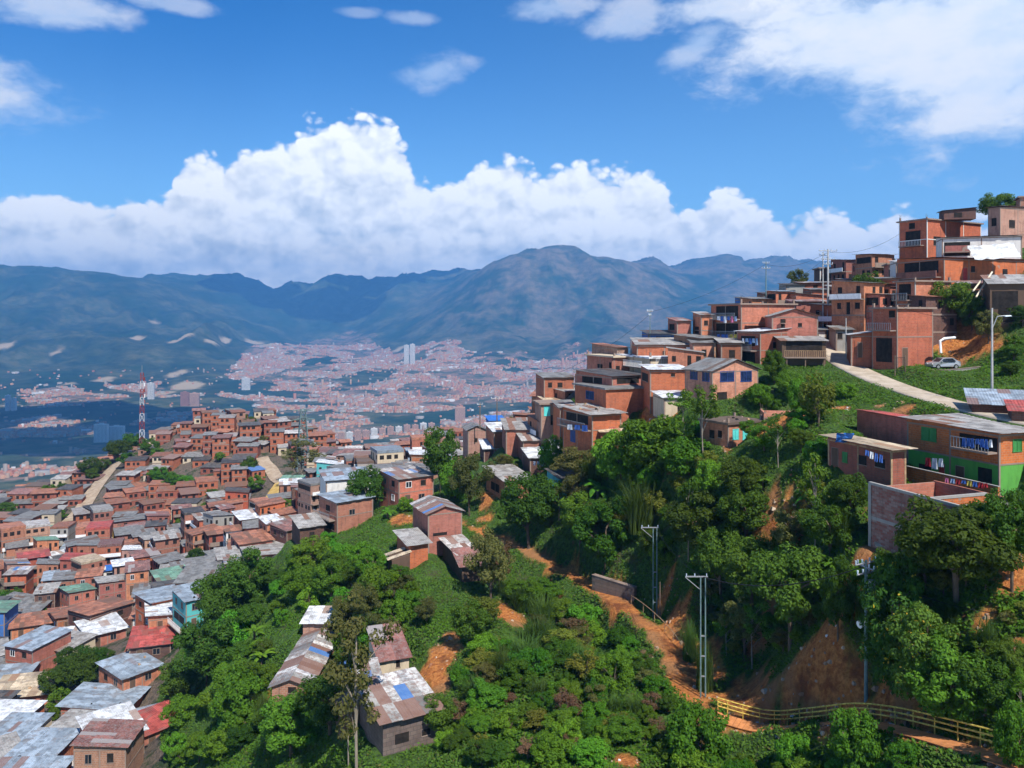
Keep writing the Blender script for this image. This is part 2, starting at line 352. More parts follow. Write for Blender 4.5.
def roofmat(name, c, rust, rustamt, spread=0.35, metal=0.0, rough=0.6, patch=None):
    """corrugated sheets; attribute 'rnd' differs per sheet"""
    m, t, b = newmat(name); o = objc(t); rn = attr(t, 'rnd'); r = orand(t)
    q = t.m('FRACT', t.m('ADD', t.m('MULTIPLY', rn, 5.7), t.m('MULTIPLY', r, 3.1)))
    v = t.m('FRACT', t.m('ADD', rn, r))
    base = t.mix(v, tuple(x * (1 - spread) for x in c), tuple(min(0.9, x * (1 + spread)) for x in c))
    n = t.noise(o, 0.9, 6.0, 0.7); n2 = t.noise(t.vm('ADD', o, (9, 4, 2)), 2.6, 5.0, 0.7)
    base = t.mix(t.mapr(n, 0.44, 0.62, 0, 0.75), base, tuple(x * 0.42 for x in c)); base = t.mix(t.mapr(t.noise(t.vm('ADD', o, (2, 8, 5)), 0.5, 6.0, 0.7), 0.52, 0.60, 0, 0.5), base, (0.16, 0.13, 0.11))
    rf = t.m('MULTIPLY', t.mapr(n2, 0.47, 0.6), rustamt * 0.8)
    rf = t.m('MAXIMUM', rf, t.mapr(q, 1.0 - rustamt * 0.45, 1.0 - rustamt * 0.45 + 0.02, 0, 0.85))
    col = t.mix(rf, base, rust)
    if patch: col = t.mix(t.mapr(q, 0.0, patch[1], 0.9, 0.0), col, patch[0])
    t.put(b.inputs['Base Color'], col)
    b.inputs['Metallic'].default_value = metal; b.inputs['Roughness'].default_value = rough
    s = t.n.new('ShaderNodeSeparateXYZ'); t.l.new(o, s.inputs[0])
    wv = t.m('SINE', t.m('MULTIPLY', t.m('ADD', s.outputs[0], t.m('MULTIPLY', s.outputs[1], 0.02)), 24.0)); bump(t, b, wv, 0.35, 0.05)
    return m
BR = dict(
 brick_orange=((0.57, 0.160, 0.062), (0.43, 0.115, 0.045), (0.40, 0.20, 0.12)),
 brick_red=((0.44, 0.12, 0.062), (0.34, 0.088, 0.046), (0.28, 0.14, 0.10)),
 brick_dark=((0.17, 0.062, 0.042), (0.11, 0.042, 0.03), (0.14, 0.11, 0.09)),
 brick_pale=((0.48, 0.21, 0.12), (0.38, 0.16, 0.09), (0.42, 0.34, 0.27)))
for k, (a, b, c) in BR.items(): brickmat(k, a, b, c)
brickmat('brick_mixed', (0.46, 0.36, 0.30), (0.34, 0.085, 0.05), (0.26, 0.19, 0.15), 0.42, 0.2, 0.3, 0.3)
brickmat('block_stone', (0.20, 0.15, 0.12), (0.15, 0.10, 0.08), (0.10, 0.085, 0.07), 0.6, 0.35, 0.6)
for k, c in dict(plaster_white=(0.66, 0.64, 0.60), plaster_grey=(0.33, 0.31, 0.28), plaster_green=(0.10, 0.34, 0.06), plaster_turquoise=(0.10, 0.42, 0.42),
                 plaster_blue=(0.06, 0.16, 0.42), plaster_yellow=(0.62, 0.42, 0.09), plaster_cream=(0.55, 0.45, 0.32), concrete=(0.27, 0.20, 0.16), wood_wall=(0.12, 0.075, 0.05)).items(): plaster(k, c)
roofmat('roof_zinc', (0.35, 0.34, 0.32), (0.20, 0.09, 0.05), 0.22, 0.2)
roofmat('roof_white', (0.66, 0.68, 0.70), (0.30, 0.20, 0.15), 0.15, 0.2)
roofmat('roof_blue', (0.28, 0.34, 0.40), (0.20, 0.12, 0.10), 0.15, 0.25)
roofmat('roof_grey', (0.21, 0.21, 0.205), (0.12, 0.075, 0.05), 0.2, 0.2)
roofmat('roof_dark', (0.085, 0.085, 0.085), (0.10, 0.05, 0.03), 0.30)
roofmat('roof_rust', (0.24, 0.105, 0.085), (0.30, 0.28, 0.27), 0.45)
roofmat('roof_red', (0.42, 0.085, 0.07), (0.25, 0.08, 0.06), 0.3)
roofmat('roof_tan', (0.52, 0.42, 0.29), (0.30, 0.17, 0.10), 0.35)
roofmat('roof_green', (0.16, 0.30, 0.22), (0.15, 0.12, 0.08), 0.2)
roofmat('roof_tile', (0.36, 0.15, 0.09), (0.16, 0.09, 0.06), 0.4)
roofmat('roof_junk', (0.42, 0.41, 0.39), (0.20, 0.10, 0.07), 0.75, 0.7, patch=((0.05, 0.16, 0.40), 0.10))
ROOFNAME = {}
plain('glass_dark', (0.018, 0.022, 0.03), 0.15, var=0.5)
plain('glass_blue', (0.015, 0.028, 0.08), 0.2, var=0.4)
plain('opening_shade', (0.02, 0.016, 0.014), 0.9, var=0.5)  # dark colour painted in for the shade inside openings and galleries
plain('turquoise_shutter', (0.10, 0.55, 0.52), 0.6, var=0.15)
plain('green_paint', (0.05, 0.22, 0.06), 0.6, var=0.2)
plain('blue_paint', (0.03, 0.06, 0.20), 0.55, var=0.2)
plain('red_paint', (0.42, 0.04, 0.03), 0.6, var=0.2)
plain('white_paint', (0.74, 0.74, 0.73), 0.6, var=0.12)
plain('cream_paint', (0.60, 0.52, 0.38), 0.7, var=0.12)
plain('yellow_paint', (0.55, 0.40, 0.08), 0.7, var=0.45, scale=4.0)
plain('metal_grey', (0.30, 0.31, 0.32), 0.5, 0.3, var=0.2)
plain('pole_concrete', (0.36, 0.36, 0.35), 0.8, var=0.2)
plain('pole_green', (0.13, 0.20, 0.20), 0.6, var=0.2)
plain('pole_wood', (0.16, 0.11, 0.075), 0.9, var=0.3)
plain('wire_black', (0.015, 0.015, 0.017), 0.6)
plain('insulator', (0.50, 0.60, 0.68), 0.4)
plain('tarp_white', (0.58, 0.58, 0.58), 0.5, var=0.2)
plain('tarp_blue', (0.03, 0.14, 0.46), 0.5, var=0.2)
plain('tarp_black', (0.025, 0.03, 0.045), 0.5, var=0.3)
plain('cloth_pink', (0.60, 0.16, 0.28), 0.9); plain('cloth_blue', (0.05, 0.12, 0.38), 0.9); plain('cloth_white', (0.72, 0.72, 0.74), 0.9)
plain('cloth_red', (0.45, 0.03, 0.04), 0.9); plain('cloth_pale', (0.32, 0.42, 0.60), 0.9); plain('cloth_yellow', (0.55, 0.42, 0.08), 0.9)
plain('plank', (0.36, 0.23, 0.13), 0.9, var=0.35); plain('plank_orange', (0.50, 0.20, 0.07), 0.9, var=0.25)
plain('bark', (0.115, 0.085, 0.06), 0.95, var=0.4, scale=4.0); plain('bark_pale', (0.26, 0.22, 0.17), 0.95, var=0.35, scale=4.0)
plain('car_silver', (0.42, 0.45, 0.48), 0.3, 0.5, var=0.03); plain('tyre_rubber', (0.02, 0.02, 0.02), 0.9); plain('rim_metal', (0.45, 0.46, 0.47), 0.35, 0.6)
plain('lamp_glass', (0.75, 0.75, 0.70), 0.2); plain('tail_red', (0.40, 0.01, 0.01), 0.25)
plain('tower_pale', (0.62, 0.60, 0.56), 0.9, var=0.05, scale=0.05); plain('tower_brick', (0.34, 0.17, 0.12), 0.9, var=0.08, scale=0.05); plain('tower_pink', (0.46, 0.28, 0.20), 0.9, var=0.08, scale=0.05)
plain('mast_red', (0.22, 0.045, 0.045), 0.6); plain('mast_white', (0.45, 0.46, 0.48), 0.6)
def leafmat(name, dark, light, dry=None):
    m, t, b = newmat(name); rn = attr(t, 'rnd'); r = orand(t)
    o = objc(t); n = t.noise(o, 3.0, 3.0)
    col = t.mix(t.m('ADD', t.m('MULTIPLY', rn, 0.7), t.m('MULTIPLY', n, 0.35), clamp=True), dark, light)
    if dry: col = t.mix(t.mapr(t.m('FRACT', t.m('MULTIPLY', rn, 13.7)), 1 - dry[1], 1 - dry[1] + 0.01), col, dry[0])
    hsv = t.n.new('ShaderNodeHueSaturation'); t.put(hsv.inputs['Color'], col)
    t.put(hsv.inputs['Hue'], t.mapr(r, 0, 1, 0.462, 0.512, smooth=False)); t.put(hsv.inputs['Value'], t.mapr(t.m('FRACT', t.m('MULTIPLY', r, 5.3)), 0, 1, 0.65, 1.35, smooth=False))
    t.put(b.inputs['Base Color'], hsv.outputs[0]); b.inputs['Roughness'].default_value = 0.62; b.inputs['Specular IOR Level'].default_value = 0.12
    tr = t.n.new('ShaderNodeBsdfTranslucent'); t.put(tr.inputs[0], t.mix(0.5, hsv.outputs[0], (0.16, 0.26, 0.02)))
    mx = t.n.new('ShaderNodeMixShader'); mx.inputs[0].default_value = 0.38
    t.l.new(b.outputs[0], mx.inputs[1]); t.l.new(tr.outputs[0], mx.inputs[2]); t.l.new(mx.outputs[0], t.n['Material Output'].inputs[0])
    return m
leafmat('leaf_dark', (0.028, 0.066, 0.009), (0.080, 0.170, 0.018))
leafmat('leaf_mid', (0.035, 0.092, 0.009), (0.105, 0.235, 0.018))
leafmat('leaf_bright', (0.040, 0.125, 0.010), (0.115, 0.31, 0.022))
leafmat('leaf_olive', (0.06, 0.075, 0.02), (0.16, 0.16, 0.045))
leafmat('leaf_dry', (0.13, 0.085, 0.04), (0.24, 0.16, 0.08))
leafmat('leaf_flower', (0.03, 0.085, 0.012), (0.09, 0.19, 0.025), ((0.70, 0.50, 0.04), 0.025))
leafmat('leaf_yellow', (0.06, 0.09, 0.012), (0.19, 0.21, 0.03))
leafmat('leaf_cane', (0.035, 0.08, 0.014), (0.10, 0.18, 0.035))
leafmat('leaf_grass', (0.035, 0.085, 0.012), (0.11, 0.22, 0.03))

# ---------------------------------------------------------------- mesh builders
def link(name, me, parent=None):
    o = bpy.data.objects.new(name, me); COL.objects.link(o)
    if parent is not None: o.parent = parent
    return o
def tag(o, label=None, cat=None, group=None, kind=None):
    if label: o['label'] = label
    if cat: o['category'] = cat
    if group: o['group'] = group
    if kind: o['kind'] = kind
    return o
def npmesh(name, V, Q, mats, rnd=None, mid=None, smooth=False, extra=None):
    """V (n,3); Q (m,3|4) faces"""
    V = np.asarray(V, np.float32); Q = np.asarray(Q, np.int32); k = Q.shape[1]
    me = bpy.data.meshes.new(name)
    me.vertices.add(len(V)); me.vertices.foreach_set('co', V.ravel())
    me.loops.add(Q.size); me.loops.foreach_set('vertex_index', Q.ravel())
    me.polygons.add(len(Q)); me.polygons.foreach_set('loop_start', np.arange(0, Q.size, k, dtype=np.int32))
    me.polygons.foreach_set('loop_total', np.full(len(Q), k, np.int32))
    for m in mats: me.materials.append(MATS[m])
    if mid is not None: me.polygons.foreach_set('material_index', np.asarray(mid, np.int32))
    me.update(calc_edges=True)
    if smooth: me.polygons.foreach_set('use_smooth', np.ones(len(Q), bool))
    if rnd is not None:
        a = me.attributes.new('rnd', 'FLOAT', 'FACE'); a.data.foreach_set('value', np.asarray(rnd, np.float32))
    for key, val in (extra or {}).items():
        a = me.attributes.new(key, 'FLOAT', 'POINT'); a.data.foreach_set('value', np.asarray(val, np.float32))
    return me
class MB:
    def __init__(s): s.v = []; s.f = []; s.m = []; s.r = []
    def add(s, vs, fs, m=0, r=None):
        o = len(s.v); s.v += [tuple(v) for v in vs]; r = random.random() if r is None else r
        for f in fs: s.f.append(tuple(o + i for i in f)); s.m.append(m); s.r.append(r)
        return s
    def hexa(s, p, m=0, r=None):           # p: 4 bottom (ccw seen from above) + 4 top
        return s.add(p, [(3, 2, 1, 0), (4, 5, 6, 7), (0, 1, 5, 4), (1, 2, 6, 5), (2, 3, 7, 6), (3, 0, 4, 7)], m, r)
    def box(s, x0, y0, z0, x1, y1, z1, m=0, r=None):
        return s.hexa([(x0, y0, z0), (x1, y0, z0), (x1, y1, z0), (x0, y1, z0), (x0, y0, z1), (x1, y0, z1), (x1, y1, z1), (x0, y1, z1)], m, r)
    def slab(s, a, b, c, d, th, m=0, r=None):   # quad a b c d (ccw from above), thickened downwards along its normal
        a, b, c, d = map(Vector, (a, b, c, d)); n = (b - a).cross(d - a)
        if n.length < 1e-6: return s
        n = n.normalized() * th
        return s.hexa([a - n, b - n, c - n, d - n, a, b, c, d], m, r)
    def tube(s, pts, rad, n=6, m=0, r=None, cap=True):
        pts = [Vector(p) for p in pts]; rs = rad if isinstance(rad, (list, tuple)) else [rad] * len(pts)
        vs = []; fs = []
        for i, p in enumerate(pts):
            t = (pts[min(i + 1, len(pts) - 1)] - pts[max(i - 1, 0)]).normalized()
            a = t.cross(Vector((0, 0, 1)));  a = a.normalized() if a.length > 0.05 else Vector((1, 0, 0)); a = (a - t * a.dot(t)).normalized(); b = t.cross(a)
            for k in range(n): an = 2 * math.pi * k / n; vs.append(p + (a * math.cos(an) + b * math.sin(an)) * rs[i])
        for i in range(len(pts) - 1):
            for k in range(n): fs.append((i * n + k, i * n + (k + 1) % n, (i + 1) * n + (k + 1) % n, (i + 1) * n + k))
        if cap: fs.append(tuple(range(n - 1, -1, -1))); fs.append(tuple((len(pts) - 1) * n + k for k in range(n)))
        return s.add(vs, fs, m, r)
    def mesh(s, name, mats):
        me = bpy.data.meshes.new(name); me.from_pydata(s.v, [], s.f)
        for m in mats: me.materials.append(MATS[m])
        me.polygons.foreach_set('material_index', s.m)
        a = me.attributes.new('rnd', 'FLOAT', 'FACE'); a.data.foreach_set('value', s.r); me.update()
        return me
    def build(s, name, mats, parent=None):
        return link(name, s.mesh(name, mats if isinstance(mats, (list, tuple)) else [mats]), parent)
def empty(name, loc, rz=0.0, label=None, cat=None, group=None):
    o = bpy.data.objects.new(name, None); COL.objects.link(o); o.location = loc; o.rotation_euler = (0, 0, rz); o.empty_display_size = 0.5
    tag(o, label, cat, group); return o
KIDS = {}
def copy_tree(o, parent=None):
    c = o.copy(); COL.objects.link(c)
    if parent is not None: c.parent = parent
    for ch in o.children: copy_tree(ch, c)
    return c

# ---------------------------------------------------------------- ground meshes
def inpoly(px, py, poly):
    c = np.zeros(px.shape, bool); n = len(poly)
    for i in range(n):
        x0, y0 = poly[i]; x1, y1 = poly[(i + 1) % n]
        c ^= ((y0 > py) != (y1 > py)) & (px < (x1 - x0) * (py - y0) / (y1 - y0 + 1e-12) + x0)
    return c
def world_poly(pts): return [tuple(hit(*p)[:2]) if hit(*p) is not None else None for p in pts]
# bare soil patches: (px, py, radius in m)
SOIL = [(q[0], q[1], 1.15) for q in PATH] + [(q[0], q[1], 1.1) for q in PATH2]
for px, py, r in [(445, 650, 1.2), (440, 665, 1.7), (436, 682, 1.6), (450, 636, .8), (505, 610, 1.3), (515, 618, 1.3), (500, 604, .8), (500, 640, .6),
                  (745, 695, 2.4), (730, 700, 1.8), (765, 700, 1.6), (790, 700, 1.4), (815, 680, 1.5), (800, 660, 1.2), (835, 670, 1.4), (850, 700, 1.6), (820, 640, 0.9), (680, 640, 1.8), (690, 665, 2.2), (672, 618, 1.2),
                  (700, 680, 1.6), (780, 520, 1.6), (772, 505, 1.2), (790, 490, 1.0), (735, 700, 2.0), (1005, 560, .8), (1010, 585, .9), (985, 620, .8), (1015, 650, .9), (905, 712, 1.5), (930, 700, 2.0), (890, 690, 1.5),
                  (965, 340, 3.0), (945, 345, 2.5), (975, 350, 3.0), (990, 345, 2.0), (905, 410, 1.4), (880, 406, 1.0), (925, 414, 1.2), (845, 408, .8), (730, 445, 0.8), (775, 425, 1.6), (790, 420, 1.6), (800, 410, 1.0), (770, 405, 1.0),
                  (640, 422, 2.6), (630, 430, 2.2), (655, 418, 2.0), (485, 505, 1.6), (480, 520, 1.2), (425, 500, 1.0), (405, 520, 1.5), (420, 548, 1.0), (300, 690, .9), (310, 700, .9), (265, 700, .8), (285, 697, 1.0), (640, 735, .8), (625, 760, .8), (690, 745, 1.0), (660, 612, 1.2), (870, 560, 1.5), (850, 590, 1.0), (760, 640, 1.2), (560, 595, .6), (665, 600, 1.0), (860, 330, 1.5)]:
    q = hit(px, py)
    if q is not None: SOIL.append((q[0], q[1], r))
SOIL = np.array(SOIL)
HOODP = [(172, 790), (160, 740), (158, 700), (172, 660), (196, 630), (215, 600), (245, 575), (275, 556), (292, 540), (312, 528), (330, 510), (338, 500), (372, 500), (400, 502), (424, 494), (438, 470), (470, 455), (545, 452), (556, 432)]
HOODW = np.array([hit(*p)[:2] for p in HOODP])
HOODPOLY = [tuple(p) for p in HOODW] + [(25, 170), (0, 230), (-20, 300), (-40, 345), (-160, 350), (-320, 340), (-250, 150), (-110, 60)]
def soilmask(x, y):
    v = np.zeros(x.shape)
    nz = fbm(x / 3.0, y / 3.0, 4, 77) * 1.4
    for sx_, sy_, r in SOIL:
        dd = np.hypot(x - sx_, y - sy_)
        v = np.maximum(v, 1 - sstep(dd / r + nz, 0.75, 1.25))
    return v
def sheet(name, u0, u1, nu, y0, y1, ny, off, dz, mat, masks):
    u = np.linspace(u0, u1, nu); y = np.exp(np.linspace(math.log(y0 + off), math.log(y1 + off), ny)) - off
    Y, U_ = np.meshgrid(y, u, indexing='ij'); X = (U_ - CX) / F * (Y + off)
    Z = H(X.ravel(), Y.ravel()) + dz
    V = np.stack([X.ravel(), Y.ravel(), Z], 1)
    i = np.arange(ny - 1)[:, None] * nu + np.arange(nu - 1)[None]; i = i.ravel()
    Q = np.stack([i, i + 1, i + 1 + nu, i + nu], 1)
    o = link(name, npmesh(name, V, Q, [mat], smooth=True, extra=masks(V[:, 0], V[:, 1], Z) if masks else None)); tag(o, kind='structure'); return o
# near ground material
m, t, b = newmat('ground_slope'); g = geo(t); so_ = attr(t, 'soil'); ho = attr(t, 'hood')
n1 = t.noise(g, 0.35, 6.0, 0.65); n2 = t.noise(g, 2.2, 5.0, 0.65); n3 = t.noise(g, 0.12, 3.0)
grass = t.mix(t.mapr(n2, 0.3, 0.7), (0.035, 0.07, 0.012), (0.09, 0.18, 0.026)); grass = t.mix(t.mapr(n1, 0.52, 0.68), grass, (0.075, 0.085, 0.03))
grass = t.mix(t.mapr(n1, 0.36, 0.30), grass, (0.20, 0.085, 0.04))
soil = t.mix(t.mapr(n2, 0.32, 0.68), (0.42, 0.125, 0.030), (0.72, 0.29, 0.080)); soil = t.mix(t.mapr(n1, 0.50, 0.66), soil, (0.24, 0.075, 0.025)); soil = t.mix(t.mapr(n3, 0.5, 0.62), soil, (0.42, 0.20, 0.08))
hoodc = t.mix(t.mapr(n2, 0.35, 0.65), (0.10, 0.085, 0.07), (0.20, 0.15, 0.11)); hoodc = t.mix(t.mapr(n1, 0.5, 0.62), hoodc, (0.03, 0.055, 0.02))
col = t.mix(ho, grass, hoodc); col = t.mix(so_, col, soil)
t.put(b.inputs['Base Color'], col); bump(t, b, t.m('ADD', n2, t.m('MULTIPLY', t.noise(g, 0.9, 8.0, 0.75), 1.6)), 1.0, 0.5)
def nearmask(x, y, z):
    hd = inpoly(x, y, HOODPOLY).astype(float)
    return {'soil': soilmask(x, y), 'hood': hd}
# ---------------------------------------------------------------- houses
def lerp(a, b, t): return a + (b - a) * t
def sheets(mb, p00, p10, p11, p01, wd=0.95, rows=2, jit=0.03, th=0.035, ragged=0.12, miss=0.0):
    """roof of overlapping sheets: p00-p10 is the lower eave, p01-p11 the upper edge"""
    p00, p10, p11, p01 = map(Vector, (p00, p10, p11, p01))
    nw = max(1, int(round((p10 - p00).length / wd))); n = (p10 - p00).cross(p01 - p00).normalized()
    for r in range(rows):
        for i in range(nw):
            if random.random() < miss: continue
            a0, a1 = i / nw, (i + 1.12) / nw if i < nw - 1 else 1.0
            b0 = r / rows; b1 = min(1.0, (r + 1.08) / rows)
            e0 = -random.uniform(0, ragged) / max(0.5, (p01 - p00).length) if r == 0 else 0
            b0 += e0
            up = n * (0.02 * (rows - r) + random.uniform(0, jit) + (i % 2) * 0.008)
            q = lambda a, b: p00.lerp(p10, a).lerp(p01.lerp(p11, a), b) + up
            mb.slab(q(a0, b0), q(a1, b0), q(a1, b1), q(a0, b1), th, 0, random.random())
def house_mesh_walls(mb, Wd, Dp, h, found=2.2, mat=0, x0=0, y0=0, z0=0):
    """h = heights at corners 00, 10, 11, 01"""
    P = [(x0, y0), (x0 + Wd, y0), (x0 + Wd, y0 + Dp), (x0, y0 + Dp)]
    mb.hexa([(a, b, z0 - found) for a, b in P] + [(a, b, z0 + q) for (a, b), q in zip(P, h)], mat)
def make_house(loc, rz, Wd, Dp, Ht, floors=1, wall='brick_orange', roof=('shed', 'roof_zinc', 's', 0.6), over=0.35, frame=True, wins=(), parapet=0.0,
               name='brick_house', cat='house', group=None, label=None, found=2.2, lower=None, frame_mat='concrete', junk=0, miss=0.0, sheetw=0.95, openwall=None):
    """origin at the corner nearest the camera; right-hand face is y=0, left-hand face is x=0"""
    root = empty(name, loc, rz, label, cat, group)
    kind, rm, sl, pitch = roof
    rise = {'s': (0, 0, pitch, pitch), 'n': (pitch, pitch, 0, 0), 'w': (0, pitch, pitch, 0), 'e': (pitch, 0, 0, pitch)}.get(sl, (0, 0, 0, 0))
    mb = MB(); mats = [wall, lower or wall]
    if kind == 'gable': hh = (Ht,) * 4
    elif kind == 'flat': hh = (Ht + parapet,) * 4 if False else (Ht,) * 4
    else: hh = tuple(Ht + r for r in rise)
    fh = Ht / floors
    if lower and floors > 1:
        house_mesh_walls(mb, Wd, Dp, (fh,) * 4, found, 1)
        mb.hexa([(x, y, fh + .002) for x, y in ((0, 0), (Wd, 0), (Wd, Dp), (0, Dp))] + [(x, y, z) for (x, y), z in zip(((0, 0), (Wd, 0), (Wd, Dp), (0, Dp)), hh)], 0)
    else: house_mesh_walls(mb, Wd, Dp, hh, found, 0)
    if kind == 'gable':
        if sl == 'x': mb.add([(0, 0, Ht), (0, Dp, Ht), (0, Dp / 2, Ht + pitch), (Wd, 0, Ht), (Wd, Dp, Ht), (Wd, Dp / 2, Ht + pitch)], [(0, 2, 1), (3, 4, 5), (0, 3, 5, 2), (1, 2, 5, 4)], 0)
        else: mb.add([(0, 0, Ht), (Wd, 0, Ht), (Wd / 2, 0, Ht + pitch), (0, Dp, Ht), (Wd, Dp, Ht), (Wd / 2, Dp, Ht + pitch)], [(0, 1, 2), (3, 5, 4), (0, 2, 5, 3), (1, 4, 5, 2)], 0)
    if parapet and kind == 'flat':
        t_ = 0.16
        for (a, b, c, d_) in ((0, 0, Wd, t_), (0, Dp - t_, Wd, Dp), (0, t_, t_, Dp - t_), (Wd - t_, t_, Wd, Dp - t_)):
            mb.box(a, b, Ht + 0.002, c, d_, Ht + parapet + random.uniform(-.1, .15), 0)
    mb.build('wall', mats, root)
    if frame:
        fb = MB(); e = 0.03; cw = 0.17
        for k in range(1, floors + (1 if kind != 'x' else 0)):
            z = fh * k
            if k == floors and kind != 'flat': z = Ht - 0.16
            fb.box(-e, -e, z - 0.08, Wd + e, Dp + e, z + 0.07 - (0.0 if kind == 'flat' and k == floors else 0.0))
        ncx = max(1, int(round(Wd / 4.6))); ncy = max(1, int(round(Dp / 5.0)))
        for i in range(ncx + 1):
            x = i * (Wd - cw) / ncx; fb.box(x - (e * .6 if i == 0 else 0), -e * .6, -found, x + cw + (e * .6 if i == ncx else 0), 0.08, Ht - 0.1)
        for j in range(1, ncy + 1):
            y = j * (Dp - cw) / ncy; fb.box(-e * .6, y, -found, 0.08, y + cw, Ht - 0.1)
        fb.build('concrete_frame', frame_mat, root)
    rb = MB(); o = over
    if kind == 'shed':
        g = lambda x, y: Ht + 0.06 + {'s': pitch * y / Dp, 'n': pitch * (1 - y / Dp), 'w': pitch * x / Wd, 'e': pitch * (1 - x / Wd)}[sl]
        P = lambda x, y: (x, y, g(x, y)); a, b, c, d_ = P(-o, -o), P(Wd + o, -o), P(Wd + o, Dp + o), P(-o, Dp + o)
        q = {'s': (a, b, c, d_), 'n': (c, d_, a, b), 'w': (d_, a, b, c), 'e': (b, c, d_, a)}[sl]
        ln = (Vector(q[3]) - Vector(q[0])).length
        sheets(rb, *q, wd=sheetw, rows=max(1, int(round(ln / 2.6))), miss=miss)
    elif kind == 'gable':
        z0 = Ht + 0.06 - pitch * o / ((Dp if sl == 'x' else Wd) / 2); zt = Ht + 0.06 + pitch
        if sl == 'x':
            sheets(rb, (-o, -o, z0), (Wd + o, -o, z0), (Wd + o, Dp / 2, zt), (-o, Dp / 2, zt), rows=max(1, int(round(Dp / 5))), wd=sheetw)
            sheets(rb, (Wd + o, Dp + o, z0), (-o, Dp + o, z0), (-o, Dp / 2, zt), (Wd + o, Dp / 2, zt), rows=max(1, int(round(Dp / 5))), wd=sheetw)
        else:
            sheets(rb, (-o, Dp + o, z0), (-o, -o, z0), (Wd / 2, -o, zt), (Wd / 2, Dp + o, zt), rows=max(1, int(round(Wd / 5))), wd=sheetw)
            sheets(rb, (Wd + o, -o, z0), (Wd + o, Dp + o, z0), (Wd / 2, Dp + o, zt), (Wd / 2, -o, zt), rows=max(1, int(round(Wd / 5))), wd=sheetw)
    else: rb.box(-o, -o, Ht - 0.10, Wd + o, Dp + o, Ht + (0.0 if parapet else 0.14))
    ro = rb.build('roof', rm, root)
    for k in range(junk):                      # stones and tyres that hold the sheets down
        x, y = random.uniform(.3, Wd - .3), random.uniform(.3, Dp - .3)
        if kind == 'shed': z = g(x, y) + 0.1
        elif kind == 'flat': z = Ht + 0.14
        else: break
        s_ = random.uniform(.10, .22)
        jb = MB().hexa([(x - s_, y - s_, z - .05), (x + s_, y - s_ * .8, z - .05), (x + s_ * .9, y + s_, z - .05), (x - s_, y + s_ * .7, z - .05),
                        (x - s_ * .7, y - s_ * .6, z + s_), (x + s_ * .6, y - s_ * .7, z + s_ * .8), (x + s_ * .5, y + s_ * .6, z + s_), (x - s_ * .6, y + s_ * .6, z + s_ * .9)])
        jb.build('roof_stone', random.choice(['concrete', 'tyre_rubber', 'plank']), ro)
    if kind == 'flat' and frame and Wd > 3 and Dp > 3:      # column stubs with bare reinforcing rods, ready for the next storey
        for (x, y) in ((.15, .15), (Wd - .15, .15), (.15, Dp - .15), (Wd - .15, Dp - .15)):
            if random.random() < .75:
                hs = random.uniform(.2, .7); st = MB().box(x - .12, y - .12, Ht + .142, x + .12, y + .12, Ht + .142 + hs).build('column_stub', 'concrete', root)
                rm_ = MB()
                for dx, dy in ((-.08, -.08), (.08, -.08), (.08, .08), (-.08, .08)): rm_.tube([(x + dx, y + dy, Ht + .14 + hs), (x + dx * 1.6, y + dy * 1.4, Ht + .14 + hs + random.uniform(.4, .8))], .014, 3)
                rm_.build('reinforcing_rods', 'bark', st)
    for wn in wins: add_opening(root, *wn)
    return root
def face_box(mb, face, u0, u1, z0, z1, d0, d1, m=0):
    """box on a face: u along it, d outwards"""
    if face == 'R': mb.box(u0, -d1, z0, u1, -d0, z1, m)
    else: mb.box(-d1, u0, z0, -d0, u1, z1, m)
